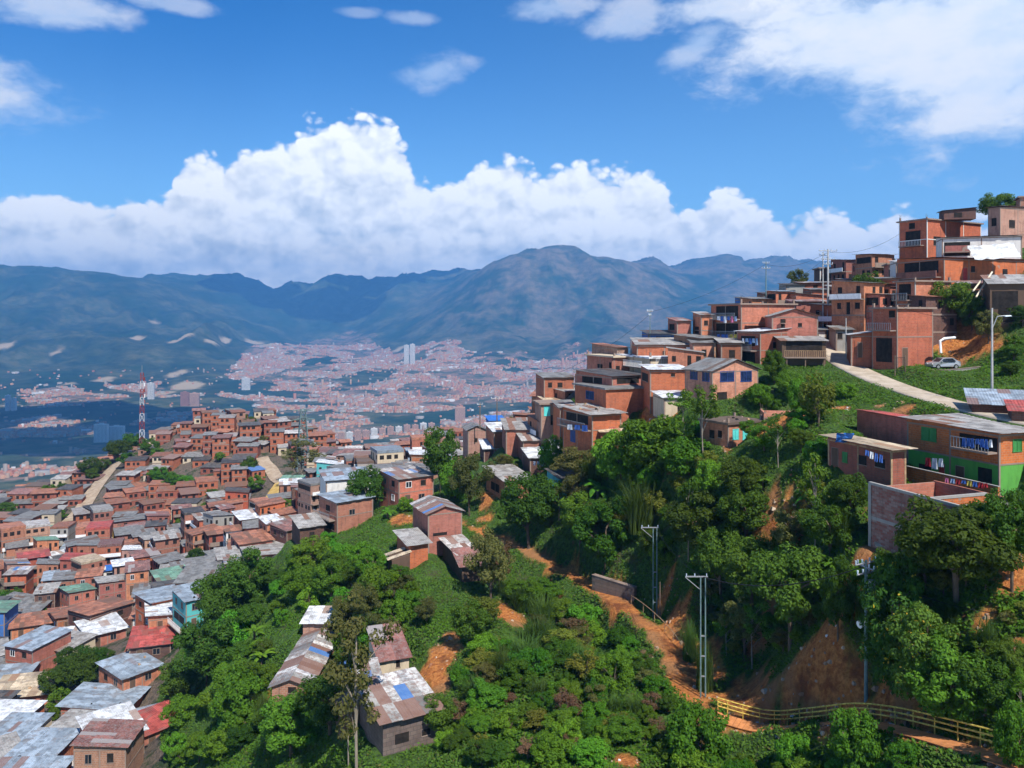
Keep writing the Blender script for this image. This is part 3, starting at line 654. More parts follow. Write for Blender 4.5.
def add_opening(root, face, u, z, w_, h, style='win'):
    """u, z = centre along the face / bottom height"""
    u0, u1, z0, z1 = u - w_ / 2, u + w_ / 2, z, z + h
    if style in ('win', 'winw', 'blue', 'turq', 'green'):
        f = MB(); t = 0.07; fm = {'win': 'concrete', 'winw': 'white_paint', 'blue': 'blue_paint', 'turq': 'turquoise_shutter', 'green': 'green_paint'}[style]
        for q in ((u0, u1, z1 - t, z1), (u0 - .05, u1 + .05, z0 - 0.08, z0), (u0, u0 + t, z0, z1 - t), (u1 - t, u1, z0, z1 - t), ((u0 + u1) / 2 - .03, (u0 + u1) / 2 + .03, z0, z1 - t)):
            face_box(f, face, *q, -0.05, 0.06)
        o = f.build('window', fm, root)
        g = MB(); face_box(g, face, u0 + t, u1 - t, z0, z1 - t, -0.03, 0.012)
        g.build('pane' if style not in ('turq', 'green') else 'shutter', {'blue': 'glass_blue', 'turq': 'turquoise_shutter', 'green': 'green_paint'}.get(style, 'glass_dark'), o)
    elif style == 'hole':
        g = MB(); face_box(g, face, u0, u1, z0, z1, -0.03, 0.014, 0); face_box(g, face, u0 - .05, u1 + .05, z0 - .08, z0, -.05, .05, 1); g.build('window', ['opening_shade', 'concrete'], root)
    elif style == 'slot':                     # wide open gallery, its shade painted as a flat dark panel
        g = MB(); face_box(g, face, u0, u1, z0, z1, -0.03, 0.014, 0); g.build('opening', ['opening_shade'], root)
    elif style in ('door', 'doorb', 'doorr', 'doorw'):
        g = MB(); face_box(g, face, u0 - .06, u1 + .06, z0, z1 + .06, -0.03, 0.03, 0); o = g.build('door_frame', 'concrete', root)
        g = MB(); face_box(g, face, u0, u1, z0, z1, -0.02, 0.05, 0); g.build('door', {'door': 'wood_wall', 'doorb': 'blue_paint', 'doorr': 'red_paint', 'doorw': 'white_paint'}[style], root)
    elif style in ('balc', 'balcw', 'balcwood', 'balcbrick'):   # h = rail height; w_ wide; 1.1 deep
        dp = 1.1; g = MB(); face_box(g, face, u0, u1, z0 - 0.15, z0, 0.0, dp)
        o = g.build('balcony', 'concrete', root); r = MB(); rm = {'balc': 'metal_grey', 'balcw': 'white_paint', 'balcwood': 'plank', 'balcbrick': 'brick_red'}[style]
        if style == 'balcbrick':
            face_box(r, face, u0, u1, z0 + .002, z0 + h, dp - .14, dp); 
        else:
            face_box(r, face, u0, u1, z0 + h - .06, z0 + h, dp - .08, dp - .02)
            n = max(2, int((u1 - u0) / 0.28))
            for i in range(n + 1):
                uu = lerp(u0, u1 - .04, i / n); face_box(r, face, uu, uu + .04, z0 + .002, z0 + h - .06, dp - .07, dp - .03)
        r.build('railing', rm, o)
    elif style == 'awning':
        g = MB(); face_box(g, face, u0, u1, z0, z0 + .05, 0.0, h); g.build('awning', 'roof_zinc', root)
    elif style in ('posts',):
        n = max(1, int(w_ / 2.4))
        for i in range(n + 1):
            g = MB(); uu = lerp(u0, u1 - .14, i / n); face_box(g, face, uu, uu + .14, z0, z1, 0.8, .94); g.build('support_post', 'pole_wood', root)
def solve_t(px, X, Y, ux, uy):
    k = (px - CX) / F; return (k * Y - X) / (ux - k * uy)
HEROES = []
def px_house(xl, xc, xr, yt, yb, d, a, label, floors=1, wall='brick_orange', roof=('shed', 'roof_zinc', 's', 0.5), ops=(), mind=None, sink=None, minw=None, **kw):
    """a house whose nearest upright corner is seen at column xc between rows yt and yb, d metres away; its right wall runs to column xr, its left wall to xl"""
    a = R(a); X = (xc - CX) / F * d; Y = d
    if mind and xl < xc:                 # turn the house so that its left wall, mind metres deep, runs to column xl
        lo, hi = R(-50), R(70); f_ = lambda q: CX + F * (X - mind * math.sin(q)) / (Y + mind * math.cos(q)) - xl
        if f_(lo) > 0 > f_(hi):
            for _ in range(40):
                md = (lo + hi) / 2
                if f_(md) > 0: lo = md
                else: hi = md
            a = lo
    Wd = solve_t(xr, X, Y, math.cos(a), math.sin(a)) if xr > xc else (minw or 5.0)
    Dp = solve_t(xl, X, Y, -math.sin(a), math.cos(a)) if xl < xc else (mind or 5.0)
    if minw: Wd = max(minw, Wd)
    if mind: Dp = max(mind, Dp)
    if not (1 < Wd < 30): print('WIDTH', label, Wd); Wd = 6
    if not (1 < Dp < 30): print('DEPTH', label, Dp); Dp = 6
    z1 = -(yt - HY) / F * d; z0 = -(yb - HY) / F * d; wins = []
    for op in ops:
        face, px, py, wpx, hpx, style = op
        if face == 'R': t = solve_t(px, X, Y, math.cos(a), math.sin(a)); dist = Y + t * math.sin(a); sc_ = abs(math.cos(a + math.atan((px - CX) / F))) / math.cos(math.atan((px - CX) / F)); 
        else: t = solve_t(px, X, Y, -math.sin(a), math.cos(a)); dist = Y + t * math.cos(a)
        # metres per px along the face
        if face == 'R': t2 = solve_t(px + .5, X, Y, math.cos(a), math.sin(a)); t1 = solve_t(px - .5, X, Y, math.cos(a), math.sin(a))
        else: t2 = solve_t(px - .5, X, Y, -math.sin(a), math.cos(a)); t1 = solve_t(px + .5, X, Y, -math.sin(a), math.cos(a))
        zc = -(py - HY) / F * dist - z0; hm = hpx / F * dist; wm = min(abs(t2 - t1) * wpx, (Wd if face == 'R' else Dp) * 0.96)
        L = Wd if face == 'R' else Dp
        t = min(max(t, wm / 2 + .02), L - wm / 2 - .02)
        if style in ('balc', 'balcw', 'balcwood', 'balcbrick', 'awning'): wins.append((face, t, zc, wm, 0.95 if style != 'awning' else 0.9, style))
        else: wins.append((face, t, zc - hm / 2, wm, hm, style))
    kw.setdefault('found', 2.5)
    r = make_house((X, Y, z0), a, Wd, Dp, z1 - z0, floors, wall, roof, wins=wins, label=label, group=kw.pop('group', 'houses on the near hillside'), **kw)
    HEROES.append((X, Y, a, Wd, Dp))
    if z0 < 60 and kw.get('name') not in ('rooftop_room',) and kw.get('found', 2.5) > .5: PADS.append((X, Y, a, Wd, Dp, z0 - .05, 1.2))
    return r
S = lambda m, sl='s', p=0.5: ('shed', m, sl, p)
G = lambda m, sl='y', p=0.8: ('gable', m, sl, p)
FL = lambda m='concrete': ('flat', m, '', 0)
# upper right hill, from the top down
px_house(899, 927, 981, 219, 259, 142, 28, 'flat-topped brick house with corner balcony and small rooftop room on the hilltop', 2, 'brick_orange', FL(), ops=[('L', 913, 239, 15, 16, 'slot'), ('L', 913, 246, 22, 0, 'balcw'), ('R', 937, 241, 7, 9, 'hole'), ('L', 912, 226, 6, 6, 'hole')], frame_mat='plaster_white')
px_house(939, 944, 976, 211, 219, 143, 22, 'small dark room with a black roof on top of the flat-topped brick house', 1, 'brick_dark', S('roof_dark', 'w', .4), found=0.1, frame=False, mind=3, ops=[('R', 958, 215, 8, 5, 'slot')], name='rooftop_room', cat='room')
px_house(988, 1000, 1052, 207, 240, 136, 24, 'brick house with pale concrete frame at the top right corner below the dark tree', 1, 'brick_pale', S('roof_rust', 'w', .6), ops=[('R', 1012, 224, 6, 8, 'hole'), ('L', 994, 222, 5, 8, 'hole')])
px_house(1016, 1020, 1060, 197, 212, 143, 24, 'pinkish upper storey room cut by the right edge of the photo, highest of all', 1, 'brick_pale', FL(), found=1, mind=4)
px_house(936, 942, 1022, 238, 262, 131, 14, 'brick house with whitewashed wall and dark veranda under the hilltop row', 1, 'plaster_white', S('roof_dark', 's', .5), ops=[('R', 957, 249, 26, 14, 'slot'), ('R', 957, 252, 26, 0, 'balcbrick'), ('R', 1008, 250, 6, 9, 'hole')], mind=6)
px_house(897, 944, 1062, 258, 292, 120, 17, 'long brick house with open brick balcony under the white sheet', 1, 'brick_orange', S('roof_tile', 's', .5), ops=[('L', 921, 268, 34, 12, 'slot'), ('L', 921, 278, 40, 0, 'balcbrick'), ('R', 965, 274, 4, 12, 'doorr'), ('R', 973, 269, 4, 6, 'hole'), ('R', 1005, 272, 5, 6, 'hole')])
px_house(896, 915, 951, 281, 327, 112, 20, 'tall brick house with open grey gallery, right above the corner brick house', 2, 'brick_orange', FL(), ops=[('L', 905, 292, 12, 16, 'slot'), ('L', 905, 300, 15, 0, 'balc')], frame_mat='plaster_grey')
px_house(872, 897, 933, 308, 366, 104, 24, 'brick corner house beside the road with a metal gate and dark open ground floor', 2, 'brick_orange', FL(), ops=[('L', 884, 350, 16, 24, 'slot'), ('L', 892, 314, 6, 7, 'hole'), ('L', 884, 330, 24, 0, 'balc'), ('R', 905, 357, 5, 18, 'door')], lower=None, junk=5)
px_house(847, 851, 874, 335, 362, 109, 14, 'dark red brick hut with pale tin roof between road and corner house', 1, 'brick_red', S('roof_white', 'w', .4), ops=[('R', 860, 350, 4, 15, 'door')], mind=5, name='roadside_hut')
px_house(829, 836, 853, 330, 350, 117, 18, 'small greenish plaster hut with two dark windows at the top of the road', 1, 'plaster_grey', S('roof_grey'), ops=[('R', 840, 336, 5, 6, 'hole'), ('R', 848, 338, 4, 6, 'hole')], mind=4, name='roadside_hut')
px_house(983, 990, 1060, 284, 322, 106, 12, 'dark lean-to shed with patched sloping tin roof on the grassy bank, right edge', 1, 'wood_wall', S('roof_zinc', 's', 1.3), ops=[('R', 1005, 300, 26, 18, 'slot'), ('R', 1018, 315, 40, 14, 'slot')], frame=False, name='lean_to_shed', cat='shed', found=5, mind=5)
px_house(852, 858, 885, 264, 286, 150, 18, 'brick house with a terracotta roof left of the hilltop houses behind the road', 1, 'brick_orange', S('roof_rust'), ops=[('R', 868, 274, 4, 5, 'hole'), ('R', 879, 272, 3, 5, 'hole')], mind=6)
px_house(884, 889, 900, 264, 283, 138, 20, 'narrow brick house squeezed in left of the white-walled house', 1, 'brick_red', FL(), ops=[('R', 894, 271, 3, 4, 'hole')], mind=5)
px_house(890, 896, 913, 262, 278, 132, 16, 'small white-walled house with a pale roof between two brick houses below the hilltop', 1, 'plaster_white', S('roof_white'), mind=5)
px_house(814, 820, 839, 268, 286, 165, 18, 'small brick house beside the tall electricity pole on the skyline', 1, 'brick_dark', FL(), ops=[('R', 830, 276, 6, 5, 'hole')], mind=6, frame_mat='plaster_white')
px_house(837, 845, 860, 280, 295, 152, 18, 'low brick house with a grey roof left of the big leafy tree on the hill', 1, 'brick_red', S('roof_grey'), mind=6, ops=[('R', 852, 287, 4, 4, 'hole')])
px_house(824, 832, 857, 287, 311, 140, 20, 'two-storey brick house with blue-grey roof just right of the tall electricity pole', 2, 'brick_orange', S('roof_zinc'), ops=[('R', 840, 293, 4, 5, 'hole'), ('R', 848, 303, 5, 6, 'hole'), ('L', 828, 294, 4, 5, 'hole')], mind=6)
px_house(779, 786, 805, 285, 303, 152, 16, 'pale grey walled house with dark roof on the skyline above the terracotta house', 1, 'plaster_grey', S('roof_dark'), ops=[('R', 793, 293, 5, 6, 'hole')], mind=6)
px_house(803, 811, 829, 290, 312, 140, 18, 'brick house with blue doors left of the tall electricity pole', 1, 'brick_red', S('roof_grey'), ops=[('R', 817, 299, 4, 9, 'doorb'), ('R', 824, 298, 3, 5, 'hole')], mind=6)
px_house(757, 764, 786, 294, 311, 156, 18, 'low dark-roofed brick house on the skyline behind the laundry house', 1, 'brick_red', S('roof_dark'), ops=[('R', 772, 302, 5, 5, 'hole')], mind=6)
px_house(735, 741, 760, 299, 312, 158, 18, 'small blue-walled house with a dark roof on the skyline below a thin pole', 1, 'plaster_blue', S('roof_dark'), ops=[('R', 750, 305, 4, 5, 'hole')], mind=6)
px_house(786, 792, 826, 302, 326, 132, 18, 'long low brick house with rusty roof left of the tall electricity pole', 1, 'brick_red', S('roof_rust'), ops=[('R', 802, 313, 5, 6, 'hole'), ('R', 815, 312, 5, 8, 'door')], mind=6)
px_house(812, 820, 848, 312, 334, 127, 16, 'grey-roofed shack under the tall electricity pole at the road head', 1, 'plaster_grey', S('roof_grey'), ops=[('R', 828, 323, 6, 6, 'hole'), ('R', 839, 324, 4, 8, 'door')], mind=5)
px_house(853, 858, 880, 287, 308, 140, 18, 'brick house with a rusty roof hidden behind the tree below the hilltop', 1, 'brick_red', S('roof_rust'), ops=[('R', 868, 297, 5, 6, 'hole')], mind=6)
px_house(862, 868, 893, 299, 326, 122, 18, 'two-storey brick house half hidden by the dark round tree', 2, 'brick_orange', S('roof_grey'), ops=[('R', 876, 308, 5, 6, 'hole'), ('R', 886, 318, 4, 6, 'hole')], mind=6)
px_house(872, 877, 899, 279, 298, 128, 18, 'brick house with a grey roof left of the grey gallery house', 1, 'brick_orange', S('roof_grey'), ops=[('R', 888, 288, 5, 6, 'hole')], mind=6)
px_house(932, 938, 968, 292, 322, 118, 18, 'brick house wing behind the dark leafy tree', 1, 'brick_orange', S('roof_tile'), ops=[('R', 950, 303, 5, 7, 'hole')], mind=6)
px_house(955, 960, 1000, 284, 306, 114, 18, 'brown brick room with a low rusty roof left of the lean-to shed', 1, 'brick_red', S('roof_rust', 's', .6), ops=[('R', 978, 294, 12, 8, 'slot')], mind=5)
px_house(800, 806, 826, 330, 348, 123, 14, 'white-walled shack behind the stilted one at the road head', 1, 'plaster_white', S('roof_grey'), ops=[('R', 816, 338, 5, 8, 'door')], mind=5)
# terracotta cluster
px_house(765, 772, 818, 316, 344, 118, 16, 'bright terracotta brick house with a gabled zinc roof above the stilted dark shack', 1, 'brick_orange', G('roof_zinc', 'y', 1.0), ops=[('R', 783, 326, 4, 4, 'hole'), ('R', 800, 325, 4, 4, 'hole')], mind=7)
px_house(776, 782, 826, 341, 362, 112, 8, 'dark shack on wooden stilts with a grey lean-to roof beside the road', 1, 'wood_wall', S('roof_zinc', 's', .5), frame=False, ops=[('R', 804, 346, 36, 10, 'slot'), ('R', 804, 357, 42, 0, 'balcwood'), ('R', 804, 366, 38, 16, 'posts')], mind=4.5, name='stilt_shack', cat='shack', found=.4)
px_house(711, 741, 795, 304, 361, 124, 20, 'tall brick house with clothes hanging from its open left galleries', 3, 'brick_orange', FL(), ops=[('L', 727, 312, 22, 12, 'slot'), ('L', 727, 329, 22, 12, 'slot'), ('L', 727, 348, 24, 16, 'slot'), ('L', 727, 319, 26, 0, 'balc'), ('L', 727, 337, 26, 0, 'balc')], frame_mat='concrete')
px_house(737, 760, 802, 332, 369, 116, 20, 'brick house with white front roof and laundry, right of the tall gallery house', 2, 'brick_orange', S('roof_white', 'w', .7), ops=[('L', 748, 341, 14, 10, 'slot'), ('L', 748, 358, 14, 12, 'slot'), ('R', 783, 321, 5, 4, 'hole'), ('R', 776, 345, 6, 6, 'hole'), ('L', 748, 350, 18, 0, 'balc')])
px_house(693, 701, 713, 315, 346, 130, 20, 'narrow tall brick house touching the left side of the gallery house', 2, 'brick_orange', S('roof_zinc'), ops=[('R', 706, 323, 4, 5, 'hole'), ('L', 697, 330, 4, 7, 'hole')], mind=5)
px_house(668, 677, 691, 321, 348, 133, 20, 'narrow brick house with two small windows and a white awning at the ridge', 2, 'brick_orange', S('roof_rust'), ops=[('R', 683, 336, 8, 5, 'win'), ('L', 672, 327, 5, 6, 'hole')], mind=5)
px_house(642, 648, 676, 334, 347, 134, 14, 'low house with a black roof and blue interior below the ridge antenna', 1, 'plaster_blue', S('roof_dark'), ops=[('R', 664, 340, 16, 7, 'slot')], mind=5)
px_house(632, 637, 692, 345, 362, 126, 10, 'long low brick house with a streaked zinc roof below the antenna', 1, 'brick_orange', S('roof_zinc', 's', .9), ops=[('R', 664, 353, 3, 4, 'hole'), ('R', 676, 352, 6, 5, 'hole')], mind=7)
px_house(587, 614, 640, 357, 374, 128, 24, 'small brick house with a white-edged flat roof, leftmost on the ridge', 1, 'brick_orange', FL('plaster_cream'), ops=[('L', 600, 366, 5, 4, 'hole'), ('L', 618, 366, 5, 6, 'hole')])
px_house(592, 617, 628, 348, 358, 133, 24, 'small pinkish upper room with a tiled roof set on the leftmost ridge house', 1, 'brick_pale', S('roof_tile', 's', .5), found=1.2, name='rooftop_room', cat='room')
px_house(618, 650, 690, 358, 380, 121, 16, 'whitish terrace house with pale railings between the curved brick house and the ridge', 1, 'plaster_cream', FL('roof_white'), ops=[('L', 635, 366, 25, 0, 'balcw'), ('R', 668, 364, 30, 0, 'balcw'), ('R', 660, 372, 6, 5, 'hole')])
px_house(641, 650, 688, 370, 408, 109, 12, 'brick house with concrete columns and a white flat roof left of the orange house', 1, 'brick_orange', S('roof_white', 's', .3), ops=[('R', 673, 375, 4, 3, 'hole'), ('L', 645, 377, 6, 8, 'hole')], mind=7)
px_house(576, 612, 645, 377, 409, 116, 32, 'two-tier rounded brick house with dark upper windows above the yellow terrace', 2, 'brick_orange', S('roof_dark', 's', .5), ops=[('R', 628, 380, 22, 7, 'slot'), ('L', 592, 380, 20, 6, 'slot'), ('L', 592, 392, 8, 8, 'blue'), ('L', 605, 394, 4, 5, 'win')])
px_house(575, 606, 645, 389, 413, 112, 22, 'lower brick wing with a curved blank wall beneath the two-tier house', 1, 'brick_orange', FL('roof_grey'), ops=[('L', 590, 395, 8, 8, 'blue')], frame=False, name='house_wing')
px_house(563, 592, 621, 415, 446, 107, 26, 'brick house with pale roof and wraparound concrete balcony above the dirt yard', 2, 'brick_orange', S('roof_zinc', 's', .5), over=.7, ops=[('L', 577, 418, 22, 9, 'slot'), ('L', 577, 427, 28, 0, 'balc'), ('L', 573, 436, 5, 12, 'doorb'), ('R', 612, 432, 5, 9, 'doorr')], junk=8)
px_house(653, 664, 695, 398, 420, 103, 12, 'small plaster hut with a pale roof below the orange house', 1, 'plaster_cream', S('roof_white', 's', .4), ops=[('R', 680, 409, 5, 8, 'hole')], mind=5, name='plaster_hut')
px_house(685, 712, 758, 371, 400, 99, 30, 'bright orange house with a low gabled grey roof and two wide blue-framed windows', 1, 'brick_orange', G('roof_grey', 'y', 1.3), ops=[('R', 727, 376, 14, 10, 'blue'), ('R', 746, 376, 11, 10, 'blue'), ('L', 694, 374, 7, 10, 'blue'), ('L', 706, 376, 7, 10, 'blue'), ('R', 722, 396, 10, 8, 'hole')], junk=0)
px_house(700, 728, 763, 424, 447, 90, 30, 'brick bungalow with turquoise shutters and a flat grey roof on the green slope', 1, 'brick_orange', FL('roof_grey'), ops=[('R', 735.5, 434, 6, 10, 'turq'), ('R', 746, 434, 7, 10, 'turq'), ('R', 757, 434, 6, 11, 'hole'), ('L', 712, 434, 5, 8, 'hole'), ('L', 720, 434, 4, 7, 'hole')], over=.25, junk=5)
px_house(760, 764, 795, 418, 440, 92, 14, 'roofless brick ruin joined to the right end of the turquoise-shuttered bungalow', 1, 'brick_orange', FL('roof_rust'), ops=[('R', 771, 430, 6, 6, 'hole'), ('R', 781, 430, 5, 6, 'hole')], mind=4, over=0.0, parapet=.5, name='brick_ruin', cat='ruin')
# left of the ridge
px_house(575, 580, 600, 377, 400, 132, 18, 'small grey-roofed house behind the tree left of the curved brick house', 1, 'brick_orange', S('roof_grey'), ops=[('R', 588, 388, 5, 8, 'hole')], mind=6)
px_house(536, 544, 574, 378, 393, 142, 16, 'low brick house with dark roof behind the slender tree on the lower ridge', 1, 'brick_orange', S('roof_grey'), ops=[('R', 560, 385, 5, 5, 'hole'), ('R', 550, 385, 4, 5, 'hole')], mind=6)
px_house(535, 541, 558, 404, 428, 130, 18, 'small brick house with a turquoise wall panel on the lower ridge', 1, 'brick_pale', FL(), ops=[('R', 547, 411, 6, 9, 'turq'), ('R', 552, 420, 3, 10, 'hole')], mind=5)
px_house(553, 560, 577, 408, 430, 124, 18, 'brick house with small balcony left of the wraparound balcony house', 1, 'brick_orange', S('roof_grey'), ops=[('R', 569, 417, 5, 8, 'hole')], mind=6)
px_house(486, 494, 545, 432, 450, 142, 14, 'brick house with a very pale tin roof beyond the dark trees', 1, 'brick_orange', S('roof_white', 's', .8), ops=[('R', 505, 441, 3, 5, 'hole'), ('R', 530, 441, 5, 5, 'hole')], mind=6)
px_house(502, 506, 556, 430, 452, 134, 10, 'long house under a broad grey-blue roof just right of the very pale tin roof', 1, 'brick_red', S('roof_zinc', 's', 1.0), ops=[('R', 530, 444, 6, 5, 'hole')], mind=7)
px_house(463, 468, 486, 430, 447, 162, 16, 'small gabled brick house left of the very pale tin roof', 1, 'brick_pale', G('roof_grey', 'y', .8), ops=[('R', 476, 440, 3, 4, 'hole')], mind=6)
px_house(486, 490, 505, 421, 430, 165, 14, 'little house with a blue tarpaulin roof on the lower skyline', 1, 'plaster_blue', S('tarp_blue', 's', .4), ops=[('R', 496, 426, 6, 3, 'slot')], frame=False, mind=5)
px_house(480, 484, 516, 449, 462, 142, 12, 'low shack with pale tin roof in front of the very pale tin roof', 1, 'brick_dark', S('roof_white', 's', .9), mind=5)
px_house(516, 523, 552, 441, 461, 130, 14, 'shack with patched red and grey roof sheets among the lower ridge roofs', 1, 'brick_red', S('roof_junk', 's', .9), mind=6, ops=[('R', 537, 453, 8, 6, 'hole')])
px_house(523, 530, 554, 458, 475, 124, 14, 'dark brick shack with a bright zinc roof and cloth hanging at its right end', 1, 'brick_dark', S('roof_white', 's', .7), mind=5, ops=[('R', 545, 466, 10, 8, 'slot')])
px_house(551, 556, 586, 449, 466, 122, 10, 'small house with a light lean-to roof behind the olive bush', 1, 'plaster_cream', S('roof_white', 's', .6), mind=5)
px_house(486, 505, 531, 481, 500, 119, 22, 'brick house with a grey tin roof raised over an open concrete ground floor', 1, 'brick_orange', S('roof_zinc', 's', .7), over=.5, ops=[('L', 495, 487, 8, 8, 'slot'), ('R', 520, 508, 4, 10, 'slot')], found=3.2)
px_house(547, 560, 585, 479, 500, 111, 20, 'turquoise plank shed with a dark tin roof in the shade of the bushes', 1, 'plaster_turquoise', S('roof_dark', 's', .5), frame=False, ops=[('R', 572, 489, 8, 14, 'slot')], name='plank_shed', cat='shed')
px_house(386, 395, 426, 482, 501, 143, 16, 'brick house with a corrugated grey roof right of the dark round tree', 1, 'brick_orange', S('roof_grey', 's', .9), ops=[('R', 412, 490, 6, 5, 'hole'), ('L', 390, 488, 4, 5, 'hole')], mind=7)
px_house(413, 428, 462, 514, 545, 105, 24, 'small orange brick house with a patched gabled roof on the green spur', 1, 'brick_orange', G('roof_junk', 'y', .8), ops=[('R', 440, 534, 14, 3, 'slot')], lower=None)
px_house(397, 409, 428, 545, 562, 101, 26, 'tiny brick hut with a blue-grey roof just below the patched gabled house', 1, 'brick_orange', S('roof_zinc', 's', .5), over=.5, name='brick_hut', frame=False)
px_house(388, 392, 410, 561, 574, 99, 12, 'leaning scrap shed with rusty sheets at the foot of the tiny brick hut', 1, 'wood_wall', S('roof_tan', 'w', .6), frame=False, mind=3, name='scrap_shed', cat='shed', found=.8, miss=.1)
px_house(443, 458, 476, 554, 568, 101, 30, 'open tin shack with a streaked grey roof hidden by the brownish tree', 1, 'wood_wall', S('roof_junk', 's', .8), over=.5, frame=False, name='tin_shack', cat='shack')
px_house(455, 462, 489, 566, 582, 98, 16, 'dark red tin shack with a rusty roof below the streaked grey one', 1, 'wood_wall', S('roof_rust', 's', .8), over=.5, frame=False, mind=4, name='tin_shack', cat='shack')
px_house(319, 337, 373, 503, 532, 125, 22, 'two-storey brick house with blue roof and ledge balcony beside the green slope', 2, 'brick_orange', S('roof_blue', 's', .3), mind=6, ops=[('L', 328, 508, 4, 6, 'hole'), ('L', 327, 517, 16, 0, 'balc'), ('L', 330, 526, 9, 6, 'hole'), ('R', 352, 512, 6, 6, 'win')])
px_house(320, 326, 372, 481, 494, 136, 12, 'white-walled upper house with a large pale blue roof behind the ledge balcony house', 1, 'plaster_white', S('roof_blue', 's', .6), mind=7)
px_house(292, 300, 324, 528, 548, 122, 16, 'dark shack with a blue-grey tin roof left of the ledge balcony house', 1, 'brick_dark', S('roof_zinc', 's', .7), frame=False, mind=5, ops=[('R', 312, 536, 5, 8, 'hole')], name='dark_shack', cat='shack', found=3)
# long shed running down the green slope, and the shacks beside it
px_house(303, 303, 329, 623, 635, 96, 0, 'bright white tin roof at the upper end of the long narrow shed', 1, 'brick_pale', S('roof_white', 's', .4), frame=False, mind=4, name='tin_shed', cat='shed', found=1.5)
px_house(272, 272, 309, 686, 698, 82, 0, 'long narrow shed with a weathered gabled roof running down the green slope', 1, 'brick_pale', G('roof_junk', 'y', .7), frame=False, mind=13.2, name='long_shed', cat='shed', found=1.5, ops=[('R', 292, 690, 8, 6, 'hole')])
px_house(369, 380, 409, 661, 680, 78, 24, 'plaster shack with a red and white striped tin roof above the scrap roofs', 1, 'plaster_cream', S('roof_rust', 's', 1.2), over=.3, frame=False, mind=5.5, ops=[('R', 398, 663, 4, 8, 'hole')])
px_house(333, 340, 384, 704, 714, 71, 14, 'low shack under a jumble of pale scrap sheets, left of the leaning plank shack', 1, 'wood_wall', S('roof_junk', 's', .9), over=.4, frame=False, mind=6, name='scrap_shack', cat='shack', miss=.03)
px_house(360, 383, 438, 722, 756, 66, 22, 'big leaning plank shack patched with tin, lowest on the green slope', 1, 'block_stone', S('roof_junk', 's', .8), over=.5, frame=False, mind=6, ops=[('R', 402, 738, 14, 10, 'slot'), ('R', 426, 732, 8, 6, 'hole')], name='plank_shack', cat='shack', miss=.02)
# right-hand complex
main = px_house(907, 999, 1062, 434, 496, 66, 20, 'two-storey house with brick upper floor and bright green ground floor', 2, 'brick_orange', S('roof_zinc', 's', .25), over=.55,
    ops=[('L', 929, 434, 15, 13, 'green'), ('L', 978, 443, 38, 15, 'slot'), ('L', 978, 449, 38, 0, 'balc'), ('R', 1017, 445, 9, 12, 'green'), ('L', 985, 476, 14, 16, 'slot'), ('L', 960, 474, 8, 15, 'door'), ('L', 942, 470, 5, 12, 'doorr'), ('L', 925, 470, 12, 11, 'slot')], lower='plaster_green')
px_house(857, 907, 934, 419, 454, 75, 11, 'tall windowless brick block with a red flat roof behind the green-floored house', 1, 'brick_red', S('roof_red', 'w', -.25), over=.15, frame=False, found=4)
px_house(828, 891, 906, 450, 478, 68, 20, 'low brick shed house with a broad tan tin roof left of the green-floored house', 1, 'brick_red', S('roof_tan', 's', .15), over=.6, ops=[('L', 880, 463, 10, 9, 'hole'), ('L', 845, 457, 5, 10, 'green'), ('L', 835, 457, 6, 18, 'door'), ('L', 862, 460, 9, 9, 'hole')], frame_mat='plank')
px_house(968, 972, 1060, 404, 418, 77, 10, 'very pale blue tin roof beside the lower end of the road', 1, 'brick_dark', S('roof_blue', 's', .9), over=.4, frame=False, mind=6, name='tin_shed', cat='shed')
px_house(1008, 1012, 1060, 411, 425, 71, 8, 'reddish tin-roofed shed at the right edge behind the blue-grey roof', 1, 'brick_dark', S('roof_red', 's', .5), frame=False, mind=4, name='tin_shed', cat='shed')
px_house(875, 880, 909, 546, 560, 61, 16, 'tan tin-roofed lean-to hidden in bushes below the unfinished wall', 1, 'wood_wall', S('roof_tan', 's', .6), frame=False, mind=3.5, name='lean_to', cat='shed', found=1)
px_house(784, 803, 812, 524, 548, 72.5, 40, 'small broken brick outbuilding on bare earth in the bushes', 1, 'brick_orange', FL('roof_rust'), frame=False, over=.0, name='brick_outbuilding', cat='outbuilding', mind=2)

PADS.append((30.4, 54, R(18), 14, 9, -14.7, .4)); PADS.append((27.2, 62, R(18), 9, 8, -14.6, .4))

px_house(596, 601, 634, 432, 450, 107, 18, 'low brick outbuilding at the edge of the yellow dirt yard', 1, 'brick_red', S('roof_tan'), mind=4, frame=False, name='outbuilding', cat='outbuilding')
px_house(716, 721, 742, 343, 366, 118, 18, 'small brick house at the foot of the tall laundry house', 1, 'brick_red', S('roof_zinc'), ops=[('R', 732, 354, 6, 8, 'hole')], mind=5)
px_house(688, 693, 714, 343, 364, 122, 18, 'brick house with a grey roof between the orange house and the ridge', 1, 'brick_orange', S('roof_grey'), ops=[('R', 704, 353, 5, 7, 'hole')], mind=5)
cache_h()
ground = sheet('ground', -330, 1420, 620, 2, 420, 470, 14.0, 0.0, 'ground_slope', nearmask)
